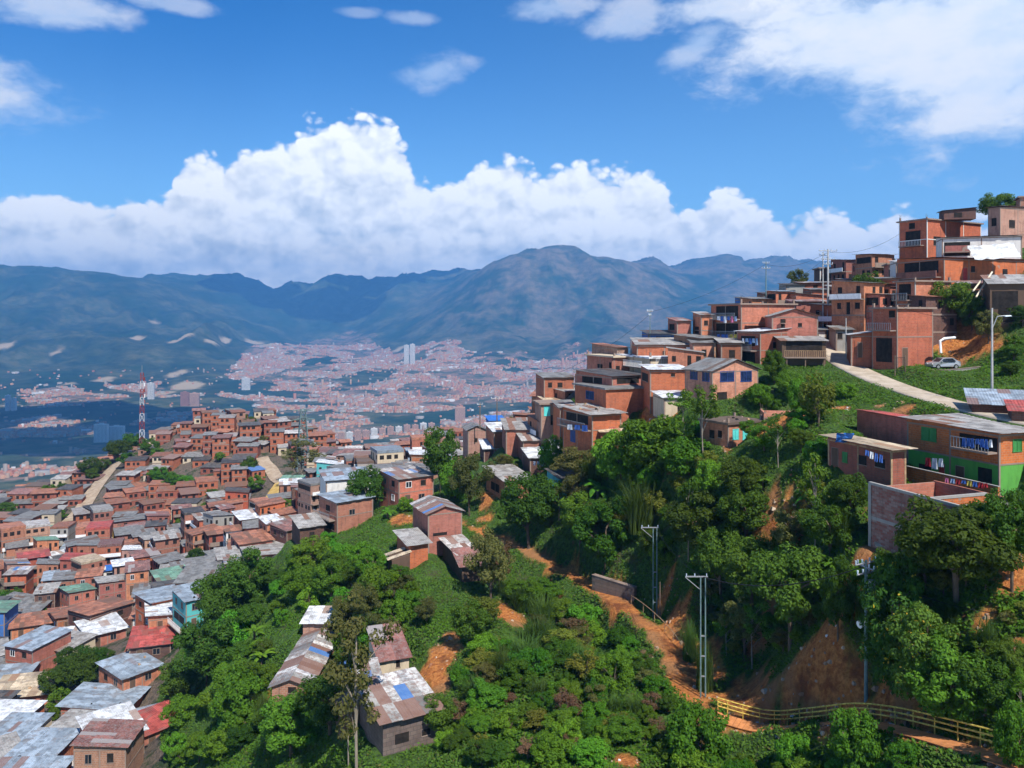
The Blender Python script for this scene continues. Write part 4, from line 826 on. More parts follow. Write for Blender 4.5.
# far valley and mountains: land cover differs by place, not by light
m, t, b = newmat('valley_land'); g = geo(t)
s1 = t.noise(t.vm('MULTIPLY', g, (0.001, 0.001, 0.001)), 2.2, 8.0, 0.62); s2 = t.noise(t.vm('MULTIPLY', g, (0.001, 0.001, 0.001)), 12.0, 8.0, 0.72)
s3 = t.noise(t.vm('MULTIPLY', g, (0.001, 0.001, 0.002)), 1.1, 5.0, 0.6)
forest = t.mix(t.mapr(s2, 0.35, 0.65), (0.009, 0.026, 0.012), (0.022, 0.052, 0.020))
field = t.mix(t.mapr(s2, 0.4, 0.6), (0.03, 0.06, 0.022), (0.08, 0.095, 0.04))
land = t.mix(t.mapr(s1, 0.50, 0.60), forest, field)
dry = t.mix(t.mapr(s2, 0.35, 0.65), (0.07, 0.07, 0.04), (0.19, 0.145, 0.09))
land = t.mix(t.m('MULTIPLY', attr(t, 'dry'), t.mapr(s1, 0.38, 0.56)), land, dry)
urb = t.mix(t.mapr(s2, 0.4, 0.6), (0.05, 0.075, 0.04), (0.27, 0.17, 0.12))
land = t.mix(attr(t, 'urban'), land, urb)
land = t.mix(attr(t, 'quarry'), land, (0.40, 0.31, 0.20))
t.put(b.inputs['Base Color'], land); b.inputs['Roughness'].default_value = 1.0; b.inputs['Specular IOR Level'].default_value = 0.0
# places in the valley, outlined on the map (converted from where they are seen)
def far_hit(px, py, y0=1000.0):
    ys = np.linspace(y0, 9500, 1400); x = (px - CX) / F * ys; g_ = hfar(x, ys) + (py - HY) / F * ys
    i = int(np.argmax(g_ > 0)); return (x[i], ys[i])
CITY = [[(225,372),(260,352),(300,345),(330,338),(350,332),(375,340),(420,345),(470,352),(520,345),(560,352),(590,362),(620,372),(600,396),(560,402),(480,406),(420,412),(360,420),(300,410),(250,395)],
        [(-40,425),(40,418),(110,425),(130,440),(130,460),(60,470),(-40,478)],
        [(100,384),(150,378),(200,384),(240,392),(160,398)],
        [(140,418),(240,412),(240,425),(150,432)], [(10,392),(60,388),(110,398),(80,410),(10,412)],
        [(300,425),(360,418),(470,418),(540,410),(540,425),(430,440),(300,445)], [(640,350),(720,345),(760,352),(700,372),(640,375)]]
CITYW = [[far_hit(*p) for p in poly] for poly in CITY]
QUAR = [far_hit(px, py) + (r,) for px, py, r in [(155,322,38),(160,330,40),(135,338,30),(185,335,34),(215,342,34),(225,341,30),(255,343,55),(270,346,50),(20,350,35),(5,345,40),(50,355,28),(180,373,50),(400,305,40),(398,349,50),(280,366,40),(12,405,50),(100,380,50),(70,383,45),(150,395,40),(190,384,40),(240,378,40)]]
def farmask(x, y, z):
    n_ = fbm(x / 420, y / 420, 5, 61, 0.6)
    ur = np.zeros(x.shape)
    for i, poly in enumerate(CITYW): ur = np.maximum(ur, inpoly(x + 260 * fbm(x / 500, y / 500, 3, 8), y + 300 * fbm(x / 500, y / 500, 3, 12), poly) * 1.0)
    ur = ur * (n_ > -0.22) * 0.9
    q = np.zeros(x.shape)
    for qx, qy, r in QUAR: q = np.maximum(q, 1 - sstep(np.hypot((x - qx), (y - qy) * 0.55) / r + n_ * 3.0, 0.7, 1.2))
    u = CX + F * x / np.maximum(y, 100)
    dr = sstep(u, 380, 520) * sstep(z, -330, 50) * sstep(y, 4500, 6000) * (1 - 0.6 * sstep(y, 8300, 9500)) + 0.25
    return {'urban': ur, 'quarry': q, 'dry': np.clip(dr, 0, 1)}
hills = sheet('mountains', -900, 1900, 760, 400, 12500, 520, 0.0, -0.6, 'valley_land', farmask)
# far city: thousands of roofs nobody could count
xs = RNG.uniform(-5200, 3200, 620000); ysx = RNG.uniform(1500, 7200, 620000)
fm = farmask(xs, ysx, hfar(xs, ysx)); pr = fm['urban'] * (fbm(xs / 180, ysx / 180, 4, 3) > -0.08)
keep = (pr > 0.5) | ((RNG.random(len(xs)) < 0.006) & (hfar(xs, ysx) < -300)); xs = xs[keep]; ysx = ysx[keep]
k_ = np.argsort(RNG.random(len(xs)))[:44000]; xs = xs[k_]; ysx = ysx[k_]; n = len(xs)
zz = hfar(xs, ysx); ww = RNG.uniform(2.8, 6.5, n); dd = RNG.uniform(2.8, 6, n); hh = RNG.gamma(3, 1.1, n) + 2.5; big = RNG.random(n) < 0.006; hh[big] *= 4; hh = np.minimum(hh, 62); ind = RNG.random(n) < 0.02; ww[ind] *= 3.2; dd[ind] *= 3; hh[ind] = 9
th = RNG.choice([0.35, 0.5, -0.2], n) + RNG.normal(0, .08, n)
cx_ = np.cos(th); sx_ = np.sin(th); V = np.zeros((n, 8, 3))
for k, (a, c_) in enumerate([(-1, -1), (1, -1), (1, 1), (-1, 1)]):
    X = xs + a * ww * cx_ - c_ * dd * sx_; Y = ysx + a * ww * sx_ + c_ * dd * cx_
    V[:, k] = np.stack([X, Y, zz - 15], 1); V[:, k + 4] = np.stack([X, Y, zz + hh], 1)
fq = np.array([(4, 5, 6, 7), (0, 1, 5, 4), (1, 2, 6, 5), (2, 3, 7, 6), (3, 0, 4, 7)])
Q = (np.arange(n)[:, None, None] * 8 + fq[None]).reshape(-1, 4)
m, t, b = newmat('city_block'); rn = attr(t, 'rnd')
t.put(b.inputs['Base Color'], t.ramp(rn, [(0.0, (0.34, 0.12, 0.06)), (0.3, (0.40, 0.18, 0.10)), (0.55, (0.42, 0.25, 0.15)), (0.75, (0.28, 0.21, 0.15)), (0.96, (0.30, 0.27, 0.24)), (1.0, (0.55, 0.54, 0.52))]))
rr = RNG.random(n); rr[ind] = RNG.uniform(0.85, 1, ind.sum())
city = link('city_blocks', npmesh('city_blocks', V.reshape(-1, 3), Q, ['city_block'], rnd=np.repeat(rr, 5)))
tag(city, 'pinkish sprawl of distant city blocks covering the valley floor', 'city', kind='stuff')
# valley woods
# ---------------------------------------------------------------- haze
hz = MB().box(-9000, -60, -470, 9000, 13200, 900).build('haze', []); hz.data.materials.clear()
m = bpy.data.materials.new('haze_air'); m.use_nodes = True; MATS['haze_air'] = m
nt = m.node_tree; nt.nodes.remove(nt.nodes['Principled BSDF']); pv = nt.nodes.new('ShaderNodeVolumePrincipled')
pv.inputs['Color'].default_value = (0.15, 0.47, 1.0, 1); pv.inputs['Density'].default_value = 1.08e-4; pv.inputs['Anisotropy'].default_value = 0.0
nt.links.new(pv.outputs[0], nt.nodes['Material Output'].inputs['Volume'])
hz.data.materials.append(m); tag(hz, 'pale blue air between the near slope and the far mountains', 'haze', kind='stuff')

# ---------------------------------------------------------------- unseen clouds added overhead to cast shadows on the valley
def cloud(cx, cy, cz, rx, ry, seed):
    rg_ = random.Random(seed); mb = MB()
    for k in range(26):
        a = rg_.uniform(0, 6.28); r = rg_.uniform(0, 1) ** .5; r0 = rg_.uniform(.16, .30) * min(rx, ry); X, Y = cx + math.cos(a) * r * rx, cy + math.sin(a) * r * ry; n = 10; vs = []; fs = []
        for i in range(7):
            th = math.pi * i / 6
            for j in range(n): ph = 2 * math.pi * j / n; q = r0 * rg_.uniform(.88, 1.1); vs.append((X + q * 1.3 * math.sin(th) * math.cos(ph), Y + q * 1.3 * math.sin(th) * math.sin(ph), cz + max(-.25 * r0, q * math.cos(th))))
        for i in range(6):
            for j in range(n): fs.append((i * n + j, (i + 1) * n + j, (i + 1) * n + (j + 1) % n, i * n + (j + 1) % n))
        mb.add(vs, fs)
    o = mb.build('cloud', 'cloud_white'); tag(o, 'white cloud out of view, added overhead to shade the valley', 'cloud', kind='stuff')
plain('cloud_white', (0.85, 0.86, 0.88), 1.0, var=.02, scale=.001)
cloud(-1000, 1350, 1900, 650, 620, 1)
cloud(-3500, 2400, 2300, 1300, 900, 4)
cloud(-600, 6900, 4200, 1700, 1100, 2)
# ---------------------------------------------------------------- streets of the far neighbourhood (draped ribbons)
def drape(name, pts, wd, mat, up=0.05, n=6, kind='structure'):
    P = smooth_line([np.array(hit(*p)) for p in pts], n); V = []; Qs = []
    for i, p in enumerate(P):
        t_ = P[min(i + 1, len(P) - 1)] - P[max(i - 1, 0)]; t_ = t_[:2] / (np.hypot(*t_[:2]) + 1e-9); nn = np.array([-t_[1], t_[0]])
        for k in (-1, -.33, .33, 1):
            q = p[:2] + nn * k * wd / 2; V.append((q[0], q[1], Hs(*q) + up + (0.12 - 0.1 * abs(k)) * 0))
    for i in range(len(P) - 1):
        for k in range(3): Qs.append((i * 4 + k, i * 4 + k + 1, i * 4 + 5 + k, i * 4 + 4 + k))
    o = link(name, npmesh(name, V, [q[::-1] for q in Qs], [mat], smooth=True)); tag(o, kind=kind); STREETS.append([(p[0], p[1]) for p in P]); return o
STREETS = []
m, t, b = newmat('street_dust'); g = geo(t); t.put(b.inputs['Base Color'], t.mix(t.mapr(t.noise(g, .6, 5.0, .65), .35, .65), (0.30, 0.22, 0.15), (0.42, 0.33, 0.24)))
m, t, b = newmat('street_ochre'); g = geo(t); t.put(b.inputs['Base Color'], t.mix(t.mapr(t.noise(g, .6, 5.0, .65), .35, .65), (0.42, 0.26, 0.07), (0.55, 0.38, 0.12)))
drape('dirt_street', [(119, 462), (113, 468), (104, 478), (96, 488), (88, 500), (80, 512), (70, 522)], 5.0, 'street_dust', .35)
drape('ochre_path', [(282, 482), (276, 490), (270, 500), (263, 512), (256, 524)], 4.2, 'street_ochre', .35)
drape('sandy_street', [(262, 458), (265, 464), (271, 470), (276, 478), (282, 482)], 4.0, 'street_dust', .35)
drape('alley', [(150, 600), (120, 612), (95, 628), (60, 640), (20, 655)], 2.6, 'street_dust', .3)
# ---------------------------------------------------------------- house kinds repeated over the neighbourhood
def far_proto(Wd, Dp, floors, seed):
    random.seed(seed); root = empty('brick_house', (0, 0, 0)); fh = 2.5; Ht = fh * floors; pitch = random.uniform(.3, .9); sl = random.choice('swse'); o = random.uniform(.25, .6)
    rise = {'s': (0, 0, pitch, pitch), 'w': (0, pitch, pitch, 0), 'e': (pitch, 0, 0, pitch)}[sl]
    mb = MB(); house_mesh_walls(mb, Wd, Dp, tuple(Ht + r for r in rise), 4.0)
    for k in range(floors):
        z = k * fh
        if k or random.random() < .6:
            mb.box(-.04, -.04, z - .14, Wd + .04, Dp + .04, z + .08, 2)
        for face, L in (('R', Wd), ('L', Dp)):
            if random.random() < 0.22 and k: face_box(mb, face, .4, L - .4, z + .9, z + 2.1, -.02, .02, 1); continue
            u = random.uniform(.5, 1.0)
            while u < L - 1.3:
                w_ = random.uniform(.8, 1.3)
                if random.random() < .2: face_box(mb, face, u, u + .9, z + .1, z + 2.05, -.02, .02, 1)
                elif random.random() < .8: face_box(mb, face, u, u + w_, z + .95, z + 1.95, -.02, .02, 1)
                u += w_ + random.uniform(.6, 1.6)
        if k and random.random() < .5:
            f = random.choice('RL'); L = Wd if f == 'R' else Dp
            face_box(mb, f, .1, L - .1, z - .12, z + .02, .05, 1.0, 2); face_box(mb, f, .1, L - .1, z + .02, z + .85, .92, 1.0, random.choice([0, 2, 3]))
    mb.build('wall', ['brick_orange', 'opening_shade', 'concrete', 'white_paint'], root)
    rb = MB(); g_ = lambda x, y: Ht + .06 + {'s': pitch * y / Dp, 'w': pitch * x / Wd, 'e': pitch * (1 - x / Wd)}[sl]
    if seed % 5 == 3: rb.box(-.1, -.1, Ht - .05, Wd + .1, Dp + .1, Ht + pitch + .15)
    else:
        P = lambda x, y: (x, y, g_(x, y)); a, b_, c, d_ = P(-o, -o), P(Wd + o, -o), P(Wd + o, Dp + o), P(-o, Dp + o)
        sheets(rb, *{'s': (a, b_, c, d_), 'w': (d_, a, b_, c), 'e': (b_, c, d_, a)}[sl], wd=1.3, rows=2)
    rb.build('roof', 'roof_zinc', root); root['W'] = Wd; root['D'] = Dp; root['fl'] = floors
    return root
def near_proto(Wd, Dp, floors, seed):
    random.seed(seed); fh = 2.5; Ht = floors * fh; wins = []
    for face, L in (('R', Wd), ('L', Dp)):
        for k in range(floors):
            z = k * fh; r = random.random()
            if k == 0 and face == 'R': wins.append((face, L * .25, .05, .9, 2.0, 'door')); wins.append((face, L * .65, .9, 1.2, 1.05, 'win'))
            elif r < .25: wins.append((face, L / 2, z + .9, L * .75, 1.2, 'slot')); wins.append((face, L / 2, z + .05, L * .9, .9, random.choice(['balc', 'balcw', 'balcbrick'])))
            elif L > 4: wins.append((face, L * .28, z + .9, 1.1, 1.05, random.choice(['win', 'hole', 'winw']))); wins.append((face, L * .7, z + .9, 1.0, 1.0, random.choice(['hole', 'win'])))
            else: wins.append((face, L * .5, z + .9, 1.0, 1.0, 'hole'))
    sl = random.choice('swsex'); kind = ('gable', 'roof_zinc', 'y', .9) if sl == 'x' else ('shed', 'roof_zinc', sl, random.uniform(.3, .8))
    root = make_house((0, 0, 0), 0, Wd, Dp, Ht, floors, 'brick_orange', kind, over=random.uniform(.3, .6), wins=wins, found=4.0, junk=random.randint(0, 3))
    root['W'] = Wd; root['D'] = Dp; root['fl'] = floors; return root
NEARP = [near_proto(a, b_, f, 100 + i) for i, (a, b_, f) in enumerate([(7.5, 8, 1), (6.5, 9, 1), (8, 7, 2), (6.5, 7.5, 2), (9, 10, 1), (7, 7, 1), (6, 8, 2), (8.5, 8, 1)])]
FARP = [far_proto(a, b_, f, 200 + i) for i, (a, b_, f) in enumerate([(7, 8, 1), (6, 7, 2), (8, 7, 2), (6.5, 8, 3), (7.5, 8, 2), (9, 7, 1), (6, 6, 2), (10, 8, 2), (7, 9, 3), (8, 8, 1)])]
USED = set()
WALLW = [('brick_orange', 'orange brick', 52), ('brick_red', 'deep red brick', 24), ('brick_pale', 'pale brick', 14), ('brick_dark', 'dark brick', 7), ('plaster_cream', 'cream', 3), ('plaster_white', 'white', 2), ('plaster_grey', 'grey plaster', 5), ('plaster_yellow', 'yellow', .4), ('plaster_turquoise', 'turquoise', 1.0), ('plaster_blue', 'blue', .7)]
ROOFW = [('roof_grey', 'grey', 32), ('roof_zinc', 'silvery', 14), ('roof_tile', 'brownish red', 26), ('roof_rust', 'rusty', 11), ('roof_white', 'whitish', 5), ('roof_dark', 'blackish', 9), ('roof_tan', 'tan', 4), ('roof_blue', 'pale blue', 3), ('roof_green', 'green', 2), ('roof_red', 'red', 2), ('roof_junk', 'scrap', 8)]
def pick(tab, rg):
    r = rg.random() * sum(q[2] for q in tab)
    for q in tab:
        r -= q[2]
        if r <= 0: return q
    return tab[0]
def setmat(o, mat):
    o.material_slots[0].link = 'OBJECT'; o.material_slots[0].material = MATS[mat]
HOODTREES = [  # px, py base, crown width px, height px, kind
 (118, 456, 26, 22, 'dark'), (90, 464, 22, 24, 'dark'), (133, 452, 22, 20, 'dark'), (150, 455, 20, 18, 'mid'), (104, 470, 14, 12, 'mid'), (128, 466, 22, 14, 'mid'), (158, 460, 16, 12, 'mid'), (62, 470, 14, 12, 'mid'), (97, 452, 14, 14, 'dark'),
 (196, 572, 20, 26, 'dark'), (160, 482, 22, 16, 'mid'), (172, 490, 22, 18, 'mid'), (185, 488, 18, 14, 'bright'), (92, 482, 14, 14, 'mid'), (250, 432, 16, 16, 'dark'), (243, 420, 10, 12, 'mid'), (275, 432, 12, 12, 'mid'), (262, 446, 14, 12, 'olive'),
 (250, 478, 22, 22, 'mid'), (256, 492, 18, 18, 'mid'), (300, 452, 14, 18, 'mid'), (304, 480, 34, 42, 'tall'), (318, 462, 14, 12, 'mid'), (340, 452, 14, 10, 'dark'), (332, 445, 12, 10, 'mid'), (60, 545, 16, 10, 'mid'), (5, 555, 16, 16, 'dark'), (12, 604, 22, 16, 'dark'), (2, 610, 18, 20, 'mid'), (30, 500, 16, 12, 'mid'), (48, 486, 16, 12, 'mid'),
 (22, 660, 26, 26, 'palm'), (38, 655, 22, 22, 'mid'), (55, 700, 34, 34, 'dark'), (78, 696, 38, 44, 'dark'), (70, 676, 30, 30, 'dark'), (92, 680, 30, 36, 'dark'), (60, 712, 26, 24, 'bright'), (104, 668, 20, 20, 'dark'), (50, 726, 20, 18, 'mid'), (140, 640, 14, 14, 'dark'), (180, 530, 14, 12, 'mid'), (212, 500, 14, 12, 'mid'), (44, 620, 14, 12, 'mid'), (3, 520, 24, 18, 'dark'), (180, 765, 22, 16, 'mid'),
 (220, 462, 12, 10, 'mid'), (205, 510, 10, 8, 'mid'), (368, 452, 12, 10, 'mid'), (392, 455, 16, 12, 'dark'), (352, 460, 12, 12, 'mid'), (322, 496, 14, 12, 'mid'), (300, 500, 16, 12, 'mid'), (288, 512, 18, 14, 'mid'), (230, 540, 12, 10, 'mid'), (60, 520, 14, 10, 'mid'), (125, 540, 12, 8, 'mid'), (405, 482, 12, 12, 'dark')]
TW = []
for px, py, wpx, hpx, k in HOODTREES:
    q = next((h for h in (hit(px, py + k) for k in (0, 5, 10, 16, 24)) if h is not None), None)
    if q is not None: TW.append((q, wpx / F * q[1], hpx / F * q[1], k))
rg = random.Random(5); cells = []
hp = np.array(HOODPOLY)
def near_street(x, y, r):
    for s in STREETS:
        for a in s:
            if math.hypot(a[0] - x, a[1] - y) < r: return True
    return False
yaw0 = R(20); ca, sa = math.cos(yaw0), math.sin(yaw0)
for i in range(-84, 84):
    for j in range(-10, 98):
        px_, py_ = 6.5 * i + (3.2 if j % 2 else 0), 6.9 * j
        x = px_ * ca - py_ * sa + rg.uniform(-1.5, 1.5); y = px_ * sa + py_ * ca + rg.uniform(-1.5, 1.5)
        if not (88 < y < 352): continue
        if not inpoly(np.array([x]), np.array([y]), HOODPOLY)[0]: continue
        u = CX + F * x / y
        if u < -60 or u > 560: continue
        if near_street(x, y, 5.6): continue
        if any(math.hypot(x - q[0] - 0.5, y - q[1]) < 3.2 + 0.3 * w_ for q, w_, h_, k in TW): continue
        if any(math.hypot(x - hx - hw * .4, y - hy - hd * .4) < 8 for hx, hy, ha, hw, hd in HEROES): continue
        z = Hs(x, y); v = HY - F * z / y
        # only what can be seen from about here
        tt = np.linspace(.3, .97, 40); zz_ = HQ(x * tt, y * tt)
        if (zz_ > (z + 7.5) * tt).any(): continue
        if rg.random() < 0.05: continue
        cells.append((y, x, z, u, v))
cells.sort(); print('HOOD cells', len(cells))
NAMES_ST = {1: 'one-storey', 2: 'two-storey', 3: 'three-storey'}
HOOD = []; RH = []
MAXH = 240
random.seed(3); stuff_V = []; 
SPECIAL = [(165, 452, 'far', 8, 'brick_pale', 'roof_tile'), (195, 470, 'far', 7, 'plaster_yellow', 'roof_tan'), (160, 468, 'far', 5, 'plaster_yellow', 'roof_tan'), (228, 466, 'far', 8, 'brick_orange', 'roof_tile'), (215, 450, 'far', 3, 'brick_orange', 'roof_tile'),
           (45, 548, 'near', 2, 'brick_orange', 'roof_green'), (118, 568, 'near', 0, 'plaster_white', 'tarp_blue'), (235, 497, 'far', 2, 'brick_red', 'roof_green'), (265, 480, 'far', 1, 'plaster_blue', 'roof_zinc'), (115, 665, 'near', 4, 'brick_orange', 'roof_blue'), (130, 625, 'near', 0, 'brick_orange', 'roof_white'),
           (185, 745, 'near', 5, 'brick_orange', 'roof_red'), (70, 750, 'near', 4, 'plaster_blue', 'roof_zinc'), (25, 715, 'near', 5, 'brick_orange', 'roof_tan'), (135, 722, 'near', 4, 'brick_red', 'roof_blue'), (10, 640, 'far', 2, 'plaster_blue', 'roof_green'), (150, 700, 'near', 5, 'brick_orange', 'roof_blue'), (75, 715, 'near', 7, 'brick_orange', 'roof_blue')]
force = {}
for s_ in SPECIAL:
    c_ = min(range(len(cells)), key=lambda k: (cells[k][3] - s_[0]) ** 2 + (cells[k][4] - 8 - s_[1]) ** 2); force[c_] = s_
for c_ in list(force):
    pass
rest = MB()
for ci, (y, x, z, u, v) in enumerate(cells):
    wl, rf = pick(WALLW, rg), pick(ROOFW, rg)
    if y < 150 and rg.random() < .5: rf = rg.choice([ROOFW[0], ROOFW[1], ROOFW[7], ROOFW[4]])
    near = y < 185
    idx = rg.randrange(len(NEARP)) if near else rg.randrange(len(FARP))
    if ci in force:
        s_ = force[ci]; idx = s_[3] % (len(NEARP) if near else len(FARP)); wl = next(q for q in WALLW if q[0] == s_[4]); rf = next((q for q in ROOFW if q[0] == s_[5]), ('tarp_blue', 'blue tarpaulin', 0))
    ang = yaw0 + rg.gauss(0, R(11)) + R(12) * fbm(np.array([x / 40]), np.array([y / 40]), 2, 4)[0] * 3 + (math.pi / 2 if rg.random() < .0 else 0)
    if v > 620: ang += R(rg.choice([-28, -10, 8, 22]))
    if len(HOOD) < MAXH:
        pr_ = (NEARP if near else FARP)[idx]
        r_ = pr_ if pr_.name not in USED else copy_tree(pr_); USED.add(pr_.name)
        if '_own' in r_: del r_['_own']
        zb = Hs(x, y) + (rg.uniform(-.3, .8) if near else rg.uniform(-.2, 1.6))
        if y > 240 and rg.random() < .3: zb += rg.uniform(0, 1.5)
        Wd, Dp = r_['W'], r_['D']
        r_.location = (x - (Wd / 2) * math.cos(ang) + (Dp / 2) * math.sin(ang), y - (Wd / 2) * math.sin(ang) - (Dp / 2) * math.cos(ang), zb)
        s = rg.uniform(.78, 1.05) if y < 175 else rg.uniform(.58, .88); r_.scale = (s * rg.uniform(.85, 1.25), s, rg.uniform(.85, 1.05)); r_.rotation_euler = (0, 0, ang)
        for ch in r_.children:
            if ch.name.startswith('wall'): setmat(ch, wl[0])
            if ch.name.startswith('roof'): setmat(ch, rf[0])
        tag(r_, None, 'house', 'houses of the neighbourhood below')
        if ci in force: r_['_own'] = SPECIAL.index(force[ci])
        r_['_d'] = f"{NAMES_ST[r_['fl']]} {wl[1]} house, {rf[1]} roof"; HOOD.append(r_)
    else:
        Wd, Dp, Hh = rg.uniform(4.2, 7.6), rg.uniform(4.2, 6.6), rg.choice([2.6, 2.6, 5, 5, 7.3 if 190 < u < 290 else 5]); c, s = math.cos(ang), math.sin(ang); rs = rg.uniform(.2, .8)
        P = [(x + a * c - b_ * s, y + a * s + b_ * c) for a, b_ in ((0, 0), (Wd, 0), (Wd, Dp), (0, Dp))]; wi = rg.choice([0, 0, 0, 1, 1, 2, 7]); ri = rg.choice([3, 3, 4, 4, 5, 8, 9, 10])
        rest.hexa([(a, b_, z - 4) for a, b_ in P] + [(a, b_, z + Hh + k) for (a, b_), k in zip(P, (0, 0, rs, rs))], wi)
        ov = rg.uniform(.1, .6); P = [(x + a * c - b_ * s, y + a * s + b_ * c) for a, b_ in ((-ov, -ov), (Wd + ov, -ov), (Wd + ov, Dp + ov), (-ov, Dp + ov))]
        rest.hexa([(a, b_, z + Hh + k) for (a, b_), k in zip(P, (0.01, .01, rs + .01, rs + .01))] + [(a, b_, z + Hh + k + .12) for (a, b_), k in zip(P, (0, 0, rs, rs))], ri)
        for k in range(int(Hh // 2.4)):
            if k: q = lambda a, d: (x + a * c + d * s, y + a * s - d * c); p1, p2, p3, p4 = q(0, .08), q(Wd, .08), q(Wd, -.02), q(0, -.02); zz1 = z + k * 2.5 - .12; rest.hexa([(*p, zz1) for p in (p1, p2, p3, p4)] + [(*p, zz1 + .25) for p in (p1, p2, p3, p4)], 11)
            u_ = rg.uniform(.5, 1)
            while u_ < Wd - 1.2:
                a0, a1 = u_, u_ + rg.uniform(.7, 1.2); q = lambda a, d: (x + a * c + d * s, y + a * s - d * c); p1, p2 = q(a0, .03), q(a1, .03); p3, p4 = q(a1, -.05), q(a0, -.05); zz1 = z + k * 2.5 + .9; u_ = a1 + rg.uniform(.5, 1.4)
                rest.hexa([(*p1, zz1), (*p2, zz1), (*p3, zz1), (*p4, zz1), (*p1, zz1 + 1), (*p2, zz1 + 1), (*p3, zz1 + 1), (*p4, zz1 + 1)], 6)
            u_ = rg.uniform(.5, 1)
            while u_ < Dp - 1.2:
                q = lambda a, d: (x - d * c - a * s, y - d * s + a * c); p1, p2 = q(u_ + .9, .03), q(u_, .03); p3, p4 = q(u_, -.05), q(u_ + .9, -.05); zz1 = z + k * 2.5 + .9; u_ += 2.2
                rest.hexa([(*p1, zz1), (*p2, zz1), (*p3, zz1), (*p4, zz1), (*p1, zz1 + 1), (*p2, zz1 + 1), (*p3, zz1 + 1), (*p4, zz1 + 1)], 6)
if rest.v:
    o = rest.build('distant_houses', ['brick_orange', 'brick_red', 'brick_pale', 'roof_grey', 'roof_tile', 'roof_zinc', 'opening_shade', 'plaster_cream', 'roof_rust', 'roof_dark', 'roof_junk', 'concrete']); tag(o, 'small crowded brick houses along the far crest of the lower neighbourhood', 'houses', kind='stuff')

RIDGE = [(864, 300, 118), (880, 312, 116), (846, 306, 128), (838, 322, 124), (812, 322, 134), (796, 316, 140), (776, 312, 145), (752, 316, 146), (726, 330, 138), (706, 336, 136), (684, 352, 130), (664, 356, 131), (648, 352, 132), (612, 386, 128), (565, 398, 140), (548, 404, 138), (860, 276, 150), (846, 272, 158), (872, 268, 146), (800, 300, 152), (912, 300, 122), (926, 316, 110), (890, 300, 120), (760, 330, 130), (748, 340, 124), (700, 352, 124), (668, 372, 118), (580, 420, 122), (540, 436, 132), (520, 448, 136), (498, 458, 142)]
for k, (px, py, d_) in enumerate(RIDGE):
    x, y = (px - CX) / F * d_, float(d_); pr_ = FARP[rg.choice([0, 1, 2, 4, 5, 6])]; wl, rf = pick(WALLW[:4], rg), pick(ROOFW, rg)
    r_ = copy_tree(pr_) if pr_.name in USED else pr_; USED.add(pr_.name)
    if '_own' in r_: del r_['_own']
    zt_ = -(py - HY) / F * d_; ang = R(rg.uniform(-15, 35)); s = rg.uniform(.6, .82); r_.location = (x, y, max(zt_ - 2.2, Hs(x, y) - .4)); r_.scale = (s, s, rg.uniform(.8, 1)); r_.rotation_euler = (0, 0, ang)
    for ch in r_.children:
        if ch.name.startswith('wall'): setmat(ch, wl[0])
        if ch.name.startswith('roof'): setmat(ch, rf[0])
    tag(r_, None, 'house', 'houses on the near hillside'); r_['_d'] = f"small {wl[1]} house, {rf[1]} roof"; RH.append(r_)
for p_ in NEARP + FARP:
    if p_.name not in USED:
        for ch in list(p_.children_recursive): bpy.data.objects.remove(ch)
        bpy.data.objects.remove(p_)

# ---------------------------------------------------------------- vegetation
def leaves(C, Nn, size, rg, aspect=0.55, droop=0.0):
    """rhombic leaves: C centres (n,3), Nn rough normals"""
    n = len(C); d1 = rg.normal(0, 1, (n, 3)); d1 -= Nn * (d1 * Nn).sum(1, keepdims=True); d1 /= np.linalg.norm(d1, axis=1, keepdims=True) + 1e-9
    d1[:, 2] -= droop; d2 = np.cross(Nn, d1); s = size * rg.uniform(.6, 1.35, (n, 1))
    V = np.stack([C - d1 * s, C + d2 * s * aspect, C + d1 * s, C - d2 * s * aspect], 1); V[:, 1] -= Nn * s * .12; V[:, 3] -= Nn * s * .12
    return V.reshape(-1, 3), np.arange(n * 4).reshape(n, 4)
def crown(seed, nclump, nleaf, rx, rz, zc, cr, leaf, flat=0.0, hollow=0.55, zmin=None, jag=0.35):
    rg = np.random.default_rng(seed); cs = []
    for i in range(nclump):
        v = rg.normal(0, 1, 3); v /= np.linalg.norm(v); r = rg.uniform(hollow, 1.0) ** .6
        c = np.array([v[0] * rx * r, v[1] * rx * r, zc + v[2] * rz * r]) + rg.normal(0, jag * cr, 3)
        if zmin is not None and c[2] < zmin: c[2] = zmin + rg.uniform(0, .06)
        cs.append((c, cr * rg.uniform(.55, 1.25)))
    C = []; Nn = []
    for c, r in cs:
        k = int(nleaf * r * r / (cr * cr) / nclump) + 6
        v = rg.normal(0, 1, (k, 3)); v /= np.linalg.norm(v, axis=1, keepdims=True)
        rad = r * rg.uniform(.35, 1.0, (k, 1)) ** .45 * np.array([1, 1, .72 - flat * .3]); C.append(c + v * rad)
        q = v + np.array([0, 0, .75]) + rg.normal(0, .45, (k, 3)); Nn.append(q / np.linalg.norm(q, axis=1, keepdims=True))
    C = np.concatenate(C); Nn = np.concatenate(Nn); V, Q = leaves(C, Nn, leaf, rg); return V, Q, rg.random(len(Q)), cs
